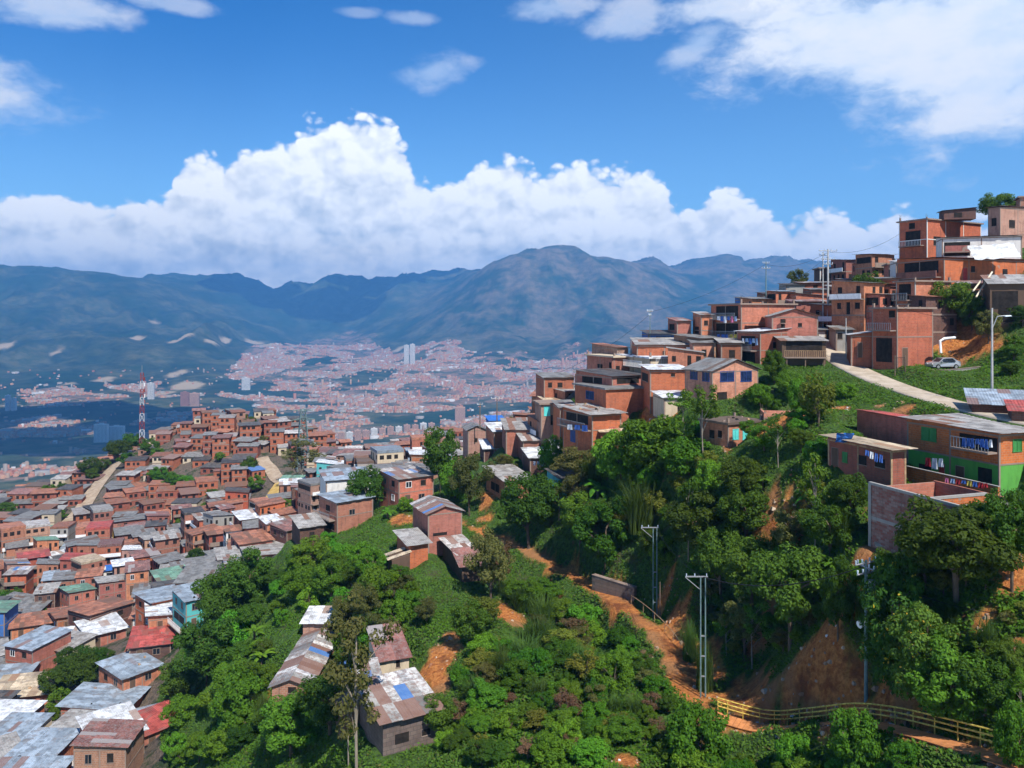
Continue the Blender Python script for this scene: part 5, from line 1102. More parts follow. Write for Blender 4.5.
def make_plant(name, seed, kind):
    """about one unit tall; origin at the foot"""
    rg = np.random.default_rng(seed); random.seed(seed); tb = MB(); bark = 'bark'; leafm = 'leaf_mid'
    if kind == 'dark': V, Q, r, cs = crown(seed, 56, 12000, .40, .30, .62, .13, .021); leafm = 'leaf_dark'
    elif kind == 'mid': V, Q, r, cs = crown(seed, 52, 11000, .42, .33, .56, .13, .022)
    elif kind == 'bright': V, Q, r, cs = crown(seed, 60, 9000, .56, .40, .46, .16, .032, zmin=.06); leafm = 'leaf_bright'
    elif kind == 'flower': V, Q, r, cs = crown(seed, 80, 14000, .33, .43, .52, .11, .018); leafm = 'leaf_flower'
    elif kind == 'olive': V, Q, r, cs = crown(seed, 44, 8000, .44, .28, .60, .12, .020, hollow=.3); leafm = 'leaf_olive'
    elif kind == 'dry': V, Q, r, cs = crown(seed, 34, 2600, .36, .34, .58, .12, .024, hollow=.3); leafm = 'leaf_dry'
    elif kind == 'yellow': V, Q, r, cs = crown(seed, 34, 3400, .42, .30, .58, .14, .030, hollow=.3); leafm = 'leaf_yellow'
    elif kind == 'tall': V, Q, r, cs = crown(seed, 30, 2800, .20, .34, .62, .085, .018, hollow=.2, jag=.8); leafm = 'leaf_olive'; bark = 'bark_pale'
    elif kind == 'thin': V, Q, r, cs = crown(seed, 18, 1500, .28, .16, .78, .09, .022, hollow=.2, jag=.9); leafm = 'leaf_mid'; bark = 'bark_pale'
    elif kind in ('banana', 'palm'):
        Vs = []; Qs = []; n0 = 0; nf = 9 if kind == 'banana' else 14; base = .38 if kind == 'banana' else .6
        for i in range(nf):
            a = i * 2.4 + rg.uniform(-.2, .2); L = rg.uniform(.42, .58); el_ = rg.uniform(.5, 1.35); pts = []; w0 = .075 if kind == 'banana' else .05
            for k in range(8):
                s = k / 7; e = el_ - s * 1.7; 
                if k == 0: p = np.array([0, 0, base])
                else: p = pts[-1] + np.array([math.cos(a) * math.cos(e), math.sin(a) * math.cos(e), math.sin(e)]) * L / 7
                pts.append(p)
            sd_ = np.array([-math.sin(a), math.cos(a), 0])
            for k, p in enumerate(pts):
                s = k / 7; w_ = w0 * math.sin(math.pi * min(1, .12 + s * .88)) ** .6 + .004
                Vs += [p - sd_ * w_ - np.array([0, 0, w_ * .5]), p, p + sd_ * w_ - np.array([0, 0, w_ * .5])]
            for k in range(7):
                if kind == 'palm' or rg.random() < .95:
                    Qs += [(n0 + k * 3, n0 + k * 3 + 1, n0 + k * 3 + 4, n0 + k * 3 + 3), (n0 + k * 3 + 1, n0 + k * 3 + 2, n0 + k * 3 + 5, n0 + k * 3 + 4)]
            n0 += 24
        V = np.array(Vs); Q = np.array(Qs); r = rg.random(len(Q)); cs = []; leafm = 'leaf_bright' if kind == 'banana' else 'leaf_mid'
        tb.tube([(0, 0, -.15), (0.01, 0, base * .5), (0, 0, base + .01)], [.05, .04, .025], 7)
    elif kind == 'cane':
        C = []; Vs = []; 
        n = 420; a = rg.uniform(0, 6.28, n); r0 = rg.uniform(0, .30, n) ; th_ = rg.uniform(.1, .5, n) ; L = rg.uniform(.55, 1.05, n); w_ = .011
        for i in range(n):
            b0 = np.array([math.cos(a[i] * 3) * r0[i], math.sin(a[i] * 3) * r0[i], 0]); dr = np.array([math.cos(a[i]), math.sin(a[i]), 0]); sd_ = np.array([-dr[1], dr[0], 0]) * w_; p = b0; row = []
            for k in range(5):
                s = k / 4; e = math.pi / 2 - th_[i] * (.3 + s * 3.0); row.append((p - sd_ * (1 - s * .8), p + sd_ * (1 - s * .8))); p = p + (dr * math.cos(e) + np.array([0, 0, math.sin(e)])) * L[i] / 4
            for k in range(4): Vs += [row[k][0], row[k][1], row[k + 1][1], row[k + 1][0]]
        V = np.array(Vs); Q = np.arange(len(V)).reshape(-1, 4); r = np.repeat(rg.random(n), 4); cs = []; leafm = 'leaf_cane'
        tb.tube([(0, 0, -.1), (0, 0, .25)], [.03, .02], 5)
    if cs:
        top_ = {'bright': .35, 'thin': .8, 'tall': .92}.get(kind, .55); lean = rg.uniform(-.04, .04, 2); r0 = .030 if kind not in ('thin', 'tall') else .014
        tb.tube([(0, 0, -.25), (lean[0], lean[1], top_ * .5), (lean[0] * .5, lean[1], top_)], [r0, r0 * .75, r0 * .4], 7)
        order = sorted(cs, key=lambda c: -c[0][2]); 
        for c, cr_ in [cs[k] for k in rg.choice(len(cs), min(9, len(cs)), replace=False)]:
            s0 = min(top_, max(.15, c[2] - .25)); st = np.array([lean[0] * .8, lean[1] * .8, s0]); md = (st + c) / 2 + np.array([0, 0, .03]); tb.tube([st, md, c], [r0 * .42, r0 * .28, r0 * .10], 5)
    root = empty(name, (0, 0, 0)); tb.build('trunk' if kind not in ('cane', 'banana') else 'stem', bark, root)
    link('crown' if kind not in ('cane', 'banana', 'palm') else 'fronds', npmesh('crown', V, Q, [leafm], rnd=r), root)
    return root
PK = {'dark': ('broadleaf_tree', 'tree', 4, 'dark green dense-crowned tree'), 'mid': ('broadleaf_tree', 'tree', 4, 'mid green rounded tree'), 'bright': ('leafy_bush', 'bush', 5, 'bright green large-leaved bush'),
      'flower': ('flowering_tree', 'tree', 2, 'tall bushy tree dotted with yellow flowers'), 'olive': ('olive_green_tree', 'tree', 3, 'olive green spreading tree'), 'dry': ('brownish_tree', 'tree', 2, 'brownish half-dry tree'),
      'yellow': ('yellowish_tree', 'tree', 2, 'yellowish light-leaved tree'), 'tall': ('slender_tree', 'tree', 2, 'tall slender thin-crowned tree'), 'thin': ('slender_tree', 'tree', 2, 'bare-stemmed sparse tree'),
      'banana': ('banana_plant', 'banana plant', 3, 'leafy banana plant'), 'palm': ('palm_tree', 'palm', 1, 'small palm with drooping fronds'), 'cane': ('cane_clump', 'cane', 3, 'arching cane clump')}
PROTO = {k: [make_plant(v[0], 1000 + 37 * i + 7 * j, k) for j in range(v[2])] for i, (k, v) in enumerate(PK.items())}
PUSED = set(); PLANTS = []
def plant(p, hgt, wid, kind, rg, own=None, group=None):
    pr_ = rg.choice(PROTO[kind]); o = pr_ if pr_.name not in PUSED else copy_tree(pr_); PUSED.add(pr_.name)
    if 'label' in o and o is not pr_: del o['label']
    base_w = {'dark': .95, 'mid': 1.0, 'bright': 1.4, 'flower': .85, 'olive': 1.0, 'dry': .85, 'yellow': 1.0, 'tall': .5, 'thin': .65, 'banana': 1.0, 'palm': 1.0, 'cane': .9}[kind]
    s = wid / base_w; o.location = p; o.scale = (s, s, hgt); o.rotation_euler = (0, 0, rg.uniform(0, 6.28))
    tag(o, own, PK[kind][1], group or 'trees and bushes of the slope'); o['_d'] = PK[kind][3]; PLANTS.append(o); return o
rg = random.Random(21)
for q, w_, h_, k in TW: plant(q, h_, w_, k, rg, group='trees among the lower houses')
NAMED = [ # px, py base, width px, height px, kind, label
 (866, 322, 40, 50, 'dark', 'dark round tree between the tall electricity pole and the corner brick house'), (954, 332, 46, 50, 'dark', 'dark leafy tree right of the tall house with the grey gallery'), (972, 330, 30, 38, 'mid', 'mid green tree between the dark leafy tree and the lean-to shed'),
 (988, 344, 30, 34, 'olive', 'olive tree beside the street lamp on the right bank'), (818, 426, 42, 52, 'yellow', 'yellow-green tree on the grassy bank just below the road'), (800, 412, 30, 34, 'bright', 'bright bush left of the yellow-green tree below the road'), (774, 384, 26, 34, 'mid', 'green tree beside the stilted dark shack'), (760, 405, 30, 22, 'bright', 'bright bush right of the blue-windowed orange house'),
 (789, 396, 30, 26, 'bright', 'bright bush on the bank under the stilt shack'), (846, 398, 26, 16, 'bright', 'low bright bush at the edge of the road bend'), (704, 466, 38, 74, 'thin', 'thin tree with bare trunk in front of the turquoise-shuttered bungalow'), (682, 428, 30, 34, 'thin', 'thin tree in front of the small plaster hut'),
 (441, 492, 42, 66, 'dark', 'very dark tall tree left of the pale tin roofs, standing on the spur'), (425, 455, 14, 16, 'dark', 'small dark tree left of the very dark tall tree'), (470, 516, 44, 62, 'olive', 'olive tree just right of the very dark tall tree'), (455, 500, 36, 40, 'bright', 'bright green bush under the very dark tall tree'), (500, 480, 34, 26, 'olive', 'small olive tree behind the raised brick house'),
 (523, 428, 30, 40, 'dark', 'dark tree on the lower skyline left of the turquoise tank wall'), (513, 424, 14, 22, 'dark', 'small dark tree on the lower skyline beside the blue tarpaulin roof'), (556, 402, 26, 30, 'dry', 'brownish slender tree on the ridge left of the two-tier house'), (529, 405, 12, 24, 'tall', 'spindly skyline tree above the lower ridge roofs'),
 (367, 520, 44, 52, 'dark', 'dark round tree in front of the pale blue roofed white house'), (585, 452, 28, 20, 'olive', 'olive bush under the wraparound balcony house'), (578, 482, 52, 36, 'olive', 'wide olive tree above the turquoise plank shed'),
 (491, 602, 50, 74, 'olive', 'sparse yellowish tree rising over the rusty tin shacks'), (500, 590, 30, 48, 'dry', 'brown half-dry tree beside the rusty tin shacks'), (530, 548, 62, 74, 'dark', 'broad dark tree at the upper bend of the orange path'), (604, 572, 70, 74, 'mid', 'large green tree right above the orange path'), (580, 545, 44, 50, 'mid', 'green tree between the broad dark tree and the orange path bend'),
 (604, 452, 30, 28, 'banana', 'banana plant left of the bright bushes below the dirt yard'), (650, 470, 80, 56, 'bright', 'biggest bright green bush below the dirt yard'), (622, 478, 60, 50, 'bright', 'bright green bush left of the biggest one below the dirt yard'), (690, 475, 60, 40, 'bright', 'bright bush right of the biggest one below the bungalow'),
 (958, 606, 112, 104, 'dark', 'large dark tree in front of the unfinished brick walls'), (1012, 590, 60, 100, 'dark', 'dark tree at the right edge below the parapet'), (925, 590, 50, 60, 'dark', 'dark tree under the tan lean-to at the unfinished wall'), (895, 690, 74, 128, 'flower', 'tallest tree dotted with yellow flowers right of the transformer pole'), (925, 716, 76, 112, 'flower', 'second yellow-flowered tree, further right and lower'),
 (952, 728, 90, 88, 'mid', 'wide green tree above the right end of the yellow railing'), (1015, 768, 50, 70, 'bright', 'bright bush in the bottom right corner'), (985, 715, 60, 60, 'dark', 'dark tree between the wide green tree and the right edge'), (790, 648, 84, 104, 'dark', 'large dark tree between the twin-post pole and the transformer pole'), (752, 612, 64, 74, 'dark', 'dark tree behind the top of the twin-post pole'), (745, 655, 46, 56, 'olive', 'olive tree right beside the twin-post pole'),
 (722, 600, 52, 74, 'dark', 'dark tree right behind the twin-post pole, higher up the slope'), (838, 640, 40, 82, 'dark', 'narrow dark tree just left of the transformer pole'), (700, 560, 70, 66, 'dark', 'broad dark tree right of the wooden post by the path'), (745, 545, 60, 60, 'dark', 'dark tree in the middle of the right-hand slope'), (790, 560, 50, 50, 'olive', 'olive tree below the broken outbuilding'), (830, 560, 56, 60, 'dark', 'dark tree left of the unfinished brick wall'), (850, 520, 40, 46, 'dark', 'dark tree touching the left end of the unfinished wall'), (806, 512, 26, 34, 'banana', 'pale banana plants beside the bare orange patch'), (815, 505, 34, 30, 'yellow', 'yellowish bush above the broken outbuilding'),
 (700, 772, 74, 66, 'bright', 'bright bush below the left end of the yellow railing'), (856, 772, 60, 66, 'bright', 'bright bush growing up in front of the yellow railing'), (795, 772, 40, 38, 'bright', 'small bright bush below the middle of the yellow railing'), (905, 775, 34, 34, 'bright', 'small bright bush right of the one crossing the railing'), (705, 690, 26, 52, 'cane', 'tall cane at the foot of the twin-post pole'), (690, 660, 22, 40, 'cane', 'cane clump left of the twin-post pole'),
 (357, 772, 62, 158, 'tall', 'tall pale-trunked tree crossing the scrap-roofed shacks'), (349, 768, 40, 140, 'thin', 'bare pale trunk beside the tall pale-trunked tree'), (390, 700, 26, 24, 'bright', 'small bush between the red and white striped roof and the scrap roofs'),
 (225, 640, 60, 70, 'dark', 'dark tree at the left edge of the green slope'), (250, 610, 50, 60, 'dark', 'dark tree above the one at the left edge of the slope'), (205, 690, 66, 74, 'dark', 'broad dark tree lower down the left edge of the slope'), (180, 712, 44, 50, 'dark', 'dark tree just right of the lower houses at the slope foot'), (240, 730, 60, 60, 'bright', 'bright bush left of the long narrow shed'), (262, 668, 30, 30, 'banana', 'banana plant beside the long narrow shed'), (318, 660, 26, 30, 'banana', 'banana plant right of the long narrow shed'),
 (330, 735, 70, 60, 'dark', 'dark tree below the long narrow shed'), (290, 760, 70, 60, 'mid', 'green tree at the bottom left of the slope'), (440, 740, 40, 44, 'dark', 'dark bush right of the leaning plank shack'), (470, 650, 40, 50, 'dark', 'dark tree right of the upper orange scar'), (345, 640, 40, 44, 'olive', 'olive tree behind the tall pale-trunked tree'), (330, 600, 40, 40, 'mid', 'green tree in the middle of the left slope'), (380, 600, 44, 34, 'bright', 'bright bush below the leaning scrap shed'), (300, 600, 40, 34, 'mid', 'green tree left of the middle of the slope')]
for px, py, d_, h_, w_, k, lb in [(998, 222, 152, 6.2, 6.6, 'dark', 'dark tree on the hilltop skyline left of the topmost pinkish room'), (888, 270, 160, 3.6, 2.6, 'dark', 'small dark tree on the skyline left of the flat-topped house'), (797, 290, 162, 5.0, 4.4, 'olive', 'olive tree on the skyline left of the tall electricity pole')]:
    q = W(px, py, d_); plant((q[0], q[1], q[2] - .5), h_, w_, k, rg, lb)
for px, py, wpx, hpx, k, lb in NAMED:
    q = hit(px, py)
    if q is None: print('MISS', lb); continue
    plant(q, hpx / F * q[1] * 1.05, wpx / F * q[1], k, rg, lb)
# fill: spaced plants over the green slopes
SOILC = SOIL
def fill(poly, n, kinds, wpx, asp, gap, tries=40):
    pl = np.array(poly); c = 0
    for _ in range(n * tries):
        if c >= n: break
        px = rg.uniform(pl[:, 0].min(), pl[:, 0].max()); py = rg.uniform(pl[:, 1].min(), pl[:, 1].max())
        if not inpoly(np.array([px]), np.array([py]), poly)[0]: continue
        q = hit(px, py)
        if q is None: continue
        if inpoly(q[:1], q[1:2], HOODPOLY)[0]: continue
        if (np.hypot(SOILC[:, 0] - q[0], SOILC[:, 1] - q[1]) < SOILC[:, 2] + .5).any(): continue
        w_ = rg.uniform(*wpx) / F * q[1]
        if any(math.hypot(o.location.x - q[0], o.location.y - q[1]) < gap * w_ for o in PLANTS[-400:] if abs(o.location.y - q[1]) < 12): continue
        if in_house(q[0], q[1], .3 * w_ + .3): continue
        # keep the view of houses free
        k = rg.choice(kinds); h_ = w_ * rg.uniform(*asp) * {'tall': 2.2, 'thin': 2.0, 'banana': 1.0, 'cane': 1.2}.get(k, 1)
        tp = (q[0], q[1], q[2] + h_); u_, v_ = proj(tp)
        if blocks(u_, v_, q[1], w_ * .4): continue
        ub, vb = proj(q); rpx = w_ * .62 * F / q[1]
        if any(abs(a_ - ub) < rpx and v_ - 5 < b_ < vb - 1 and d_ > q[1] - 1 for a_, b_, d_ in PPX): continue
        plant(q, h_, w_, k, rg); c += 1
def in_house(x, y, m_=0.5):
    for hx, hy, a, w_, d_ in HEROES:
        dx, dy = x - hx, y - hy; u_ = dx * math.cos(a) + dy * math.sin(a); v_ = -dx * math.sin(a) + dy * math.cos(a)
        if -m_ < u_ < w_ + m_ and -m_ < v_ < d_ + m_: return True
    return False
KEEP = [(715, 682, 790, 712), (685, 360, 765, 402), (700, 425, 795, 440), (820, 405, 1024, 495), (868, 482, 965, 535), (563, 405, 625, 440), (820, 345, 970, 405), (485, 465, 531, 495), (412, 505, 462, 545), (397, 535, 430, 562), (440, 545, 490, 585), (318, 470, 373, 525), (268, 612, 332, 690), (366, 632, 412, 676), (333, 676, 440, 745), (715, 712, 962, 750), (575, 345, 645, 415), (640, 340, 700, 415), (880, 340, 1000, 385), (428, 630, 458, 700), (495, 598, 520, 622)]
PPX = [(*proj(q), q[1]) for q in PATH[4:] + PATH2]
for q in PATH:
    u_, v_ = proj(q); KEEP.append((u_ - 9, v_ - 7, u_ + 9, v_ + 9))
def blocks(u_, v_, d_, r_):
    for a, b_, c, e in KEEP:
        if a - 3 < u_ < c + 3 and b_ < v_ < e: return True
    return False
fill([(170, 768), (190, 660), (230, 600), (300, 560), (330, 580), (400, 580), (430, 600), (440, 650), (430, 768)], 34, ['dark', 'mid', 'mid', 'bright', 'bright', 'banana', 'olive'], (24, 50), (.7, 1.1), .42)
fill([(440, 768), (450, 620), (520, 570), (560, 590), (620, 625), (660, 680), (680, 768)], 70, ['bright', 'bright', 'yellow', 'mid', 'cane', 'olive', 'mid', 'bright'], (20, 48), (.55, .95), .40)
fill([(540, 480), (600, 440), (700, 455), (840, 440), (830, 500), (860, 540), (830, 600), (700, 600), (640, 560), (560, 545)], 46, ['dark', 'mid', 'yellow', 'bright', 'olive', 'mid', 'thin', 'banana', 'bright', 'cane'], (22, 46), (.8, 1.2), .42)
fill([(690, 590), (860, 580), (1024, 560), (1024, 768), (960, 735), (870, 690), (800, 690), (700, 650)], 60, ['dark', 'mid', 'bright', 'olive', 'thin', 'yellow', 'cane', 'banana'], (18, 42), (.7, 1.2), .5)
fill([(690, 730), (1024, 745), (1024, 790), (690, 790)], 12, ['bright', 'bright', 'mid'], (26, 50), (.6, .8), .5)
fill([(330, 520), (410, 500), (420, 560), (380, 580), (320, 580)], 10, ['bright', 'mid', 'banana'], (18, 34), (.6, 1), .5)
fill([(640, 425), (700, 400), (830, 385), (860, 405), (830, 440), (700, 455)], 16, ['bright', 'bright', 'mid'], (14, 28), (.5, .8), .5)
fill([(930, 300), (1024, 290), (1024, 400), (980, 390), (930, 340)], 10, ['mid', 'bright', 'dark'], (14, 26), (.6, 1), .5)
fill([(190, 700), (230, 600), (300, 560), (400, 560), (440, 600), (440, 650), (430, 720), (350, 700), (220, 768)], 46, ['mid', 'bright', 'bright', 'cane', 'dark', 'olive'], (14, 30), (.6, 1.0), .55)
fill([(430, 768), (440, 620), (520, 570), (600, 600), (680, 700), (680, 768)], 40, ['cane', 'olive', 'yellow', 'mid', 'dark', 'dry'], (16, 34), (.7, 1.1), .35)
for k, lst in PROTO.items():
    for p_ in lst:
        if p_.name not in PUSED:
            for ch in list(p_.children): bpy.data.objects.remove(ch)
            bpy.data.objects.remove(p_)
print('PLANTS', len(PLANTS))
# ground cover nobody could count
n = 520000; yy = np.exp(RNG.uniform(math.log(43), math.log(135), n)); uu = RNG.uniform(150, 1080, n); xx = (uu - CX) / F * yy
ok = ~inpoly(xx, yy, HOODPOLY); sm = soilmask(xx, yy); ok &= sm < .22 + RNG.normal(0, .08, n); cl = fbm(xx / 2.5, yy / 2.5, 3, 90); ok &= cl > RNG.uniform(-.62, .06, n)
rd, _ = seg_dist(xx, yy, ROAD); ok &= rd > 2.2
for hx, hy, a, w_, d_ in HEROES:
    dx, dy = xx - hx, yy - hy; u_ = dx * math.cos(a) + dy * math.sin(a); v_ = -dx * math.sin(a) + dy * math.cos(a); ok &= ~((u_ > -.5) & (u_ < w_ + .5) & (v_ > -.5) & (v_ < d_ + .5))
xx, yy, cl = xx[ok], yy[ok], cl[ok]; n = len(xx); zz = HQ(xx, yy); hgt = np.clip(cl + .45, .1, 1) * np.where(yy > 84, .5, 1.0)
rn = np.random.default_rng(4); nn = np.stack([rn.normal(0, .5, n), rn.normal(-.25, .5, n), np.ones(n) * .8], 1); nn /= np.linalg.norm(nn, axis=1, keepdims=True)
C = np.stack([xx, yy, zz + hgt * rn.uniform(0, .9, n)], 1); V, Q = leaves(C, nn, .14, rn, .5)
tone = fbm(xx / 6, yy / 6, 3, 15); sel = tone > RNG.normal(.05, .12, n); dry_ = RNG.random(n) < .06
mid_ = np.where(dry_, 2, np.where(sel, 1, 0))
o = link('undergrowth', npmesh('undergrowth', V, Q, ['leaf_mid', 'leaf_grass', 'leaf_olive'], rnd=rn.random(n), mid=mid_)); tag(o, 'low tangled weeds and grass covering the near green slopes', 'undergrowth', kind='stuff')
print('undergrowth', n)
# ---------------------------------------------------------------- road, walls, poles and small things
V = []; Qs = []
for i, p in enumerate(ROAD):
    t_ = (ROAD[min(i + 1, len(ROAD) - 1)] - ROAD[max(i - 1, 0)])[:2]; t_ /= np.hypot(*t_); nn = np.array([-t_[1], t_[0]])
    for off, dz in ((-1.9, -.4), (-1.88, .10), (-1.0, .13), (0, .15), (1.0, .13), (1.88, .10), (1.9, -.4)):
        V.append((p[0] + nn[0] * off, p[1] + nn[1] * off, p[2] + dz))
for i in range(len(ROAD) - 1):
    for k in range(6): Qs.append((i * 7 + k, i * 7 + 7 + k, i * 7 + 8 + k, i * 7 + k + 1))
m, t, b = newmat('road_concrete'); g = geo(t); n_ = t.noise(g, .5, 6.0, .7); n2 = t.noise(g, 3.0, 4.0)
c_ = t.mix(t.mapr(n_, .35, .65), (0.36, 0.29, 0.21), (0.50, 0.42, 0.33)); t.put(b.inputs['Base Color'], t.mix(t.mapr(n2, .55, .7, 0, .4), c_, (0.22, 0.17, 0.12)))
o = link('road', npmesh('road', V, Qs, ['road_concrete'])); tag(o, kind='structure')
def at(px, py, d): return Vector(W(px, py, d))
# unfinished walls beside the green-floored house: a roofless shell
a18 = R(18); cX, cY = (962 - CX) / F * 54, 54.0; zt = -(506 - HY) / F * 54
Dl = solve_t(869, cX, cY, -math.sin(a18), math.cos(a18)); Wl = 6.5
u = empty('unfinished_house', (cX, cY, zt - 2.6), a18, 'roofless unfinished brick walls with concrete columns beside the green-floored house', 'unfinished house')
HEROES.append((cX, cY, a18, Wl, Dl))
h0 = 2.4
MB().box(0, 0, -3.2, .18, Dl, h0).box(.182, 0, -3.2, Wl, .18, h0).build('wall', 'brick_mixed', u)
MB().box(Wl - .18, .182, -1, Wl, Dl, h0 - .1).box(.182, Dl - .18, -1, Wl - .182, Dl, h0 - .2).build('wall', 'brick_orange', u)
MB().box(.182, Dl * .42, -1, Wl - .182, Dl * .42 + .15, h0 - .25).build('partition', 'brick_orange', u)
bm_ = MB().box(-.03, -.03, h0 + .002, .22, Dl + .03, h0 + .2).box(.222, -.03, h0 + .002, Wl, .22, h0 + .2).box(.222, Dl * .42 - .04, h0 - .24, Wl - .2, Dl * .42 + .2, h0 - .06); bm_.build('ring_beam', 'plaster_grey', u)
MB().box(-.03, .2, -.25, -.002, Dl, .0).build('ring_beam', 'plaster_grey', u)
for j, yy_ in enumerate((0, Dl * .38, Dl - .25)): MB().box(-.06, yy_ - .02, -3.2, -.032, yy_ + .28, h0).build('concrete_column', 'plaster_grey', u)
MB().box(.19, .19, -.35, Wl - .19, Dl - .19, -.2).build('floor_slab', 'concrete', u)
rb_ = MB()
for k in range(14): x, y = random.uniform(.5, Wl - .6), random.uniform(.5, Dl * .4); rb_.box(x, y, -.198, x + random.uniform(.2, .6), y + random.uniform(.2, .5), -.198 + random.uniform(.1, .3))
rb_.build('brick_rubble', 'brick_red', u)
# garden parapet between the shell and the house
pX, pY = (998 - CX) / F * 62.5, 62.5; pz = -(487 - HY) / F * 62.5; pD = solve_t(906, pX, pY, -math.sin(a18), math.cos(a18))
p_ = empty('parapet_wall', (pX, pY, pz - 1.2), a18, 'low brick parapet draped with washing in front of the green ground floor', 'parapet')
MB().box(0, 0, -.8, .16, pD, 1.2).build('wall', 'brick_orange', p_); MB().box(-.03, -.02, 1.202, .2, pD, 1.26).build('coping', 'plaster_grey', p_)
# cloth helpers
def cloth(mb, a, b_, drop, m=0, wav=.06):
    a, b_ = Vector(a), Vector(b_); n = 4; nn = (b_ - a).cross(Vector((0, 0, 1))).normalized(); g0 = [a.lerp(b_, i / n) for i in range(n + 1)]; vs = []
    for s in (0, .012):
        for r in range(3):
            for i in range(n + 1): vs.append(g0[i] + Vector((0, 0, -drop * r / 2 * random.uniform(.93, 1.05))) + nn * (math.sin(i * 2.2 + r) * wav * (.3 + r * .5) + s))
    fs = []; k = 3 * (n + 1)
    for r in range(2):
        for i in range(n): q = r * (n + 1) + i; fs += [(q, q + 1, q + n + 2, q + n + 1), (k + q + 1, k + q, k + q + n + 1, k + q + n + 2)]
    mb.add(vs, fs, m)
CL = ['cloth_pink', 'cloth_blue', 'cloth_white', 'cloth_red', 'cloth_pale', 'cloth_yellow', 'cloth_white', 'cloth_blue']
def laundry(a, b_, n, label, drop=.8, cols=CL, seed=0):
    random.seed(seed); a, b_ = Vector(a), Vector(b_); r = empty('clothesline', a, 0, label, 'clothesline', 'washing hung out to dry'); d_ = b_ - a
    MB().tube([(0, 0, 0), d_ * .5 - Vector((0, 0, .08)), d_], .012, 4).build('line', 'wire_black', r)
    for i in range(n):
        t0 = (i + .1) / n; t1 = t0 + random.uniform(.5, .8) / n; mb = MB(); cloth(mb, d_ * t0 - Vector((0, 0, .06)), d_ * t1 - Vector((0, 0, .06)), drop * random.uniform(.6, 1.1)); mb.build('garment', random.choice(cols), r)
laundry(at(717, 316, 127.4), at(738, 316, 122.2), 6, 'pink and blue washing on the upper gallery of the tall laundry house', .95, seed=2)
laundry(at(717, 334, 127.4), at(738, 334, 122.2), 5, 'washing on the middle gallery of the tall laundry house', .9, seed=3)
laundry(at(742, 338, 118.5), at(759, 338, 114.2), 5, 'blue and white washing below the white front roof', .9, ['cloth_blue', 'cloth_pale', 'cloth_white'], 4)
laundry(at(962, 437, 67.3), at(994, 439, 64.6), 7, 'pale blue washing in the upper gallery above the green floor', .75, ['cloth_pale', 'cloth_white', 'cloth_blue'], 5)
laundry(at(925, 457, 70.5), at(945, 458, 68.6), 3, 'red and white washing by the green ground-floor wall', .9, ['cloth_red', 'cloth_white'], 6)
laundry(Vector(W(945, 477, 65.4)), Vector(W(990, 483, 62.2)), 8, 'mixed washing laid over the low brick parapet', .45, seed=7)
laundry(at(865, 449, 68.2), at(884, 455, 67.2), 4, 'blue washing outside the low shed with the tan roof', .7, ['cloth_blue', 'cloth_white', 'cloth_blue'], 8)
laundry(at(533, 461, 121.5), at(552, 461, 121.5), 5, 'pale washing beside the bright zinc shack on the lower ridge', .9, ['cloth_white', 'cloth_pale'], 9)
laundry(at(567, 424, 109.5), at(589, 425, 105.5), 3, 'blue washing on the wraparound concrete balcony', .8, ['cloth_blue', 'cloth_white', 'cloth_blue'], 10)
# white sheet on the roof
def sheet_cloth(name, o3, ax, ay, n, mat, label, cat, amp=.12):
    o3, ax, ay = Vector(o3), Vector(ax), Vector(ay); up = ax.cross(ay).normalized(); vs = []; rr_ = np.random.default_rng(3)
    for s in (0, -.03):
        for i in range(n + 1):
            for j in range(n + 1): vs.append(o3 + ax * (i / n) + ay * (j / n) + up * (s + amp * (.5 + vnoise(np.array([i * .7]), np.array([j * .9]), 3)[0] + .5 * vnoise(np.array([i * 1.7]), np.array([j * 1.9]), 5)[0])))
    k = (n + 1) ** 2; fs = []
    for i in range(n):
        for j in range(n): q = i * (n + 1) + j; fs += [(q, q + n + 1, q + n + 2, q + 1), (k + q, k + q + 1, k + q + n + 2, k + q + n + 1)]
    mb = MB().add(vs, fs); o = mb.build(name, mat); tag(o, label, cat); return o
sheet_cloth('white_sheet', at(974, 261, 119), (6.6, -.6, 0.4), (.3, 2.4, 2.2), 12, 'tarp_white', 'crumpled white plastic sheet spread over the roof of the long brick house', 'sheet', .5)
sheet_cloth('blue_tarpaulin', at(838, 434, 72), (1.6, .3, 0), (0, .5, -.9), 6, 'tarp_blue', 'bright blue cloth hanging beside the shed with the tan roof', 'tarpaulin', .25)
sheet_cloth('black_tarpaulin', at(722, 532, 82), (3.4, .3, .2), (.2, 1.8, .5), 8, 'tarp_black', 'dark tarpaulin roof buried in the trees of the middle slope', 'tarpaulin', .4)
sheet_cloth('rusty_sheet', at(688, 528, 83), (1.9, .9, .9), (-.5, .8, .5), 6, 'roof_tan', 'tan scrap sheet lying among the trees left of the dark tarpaulin', 'sheet', .2)
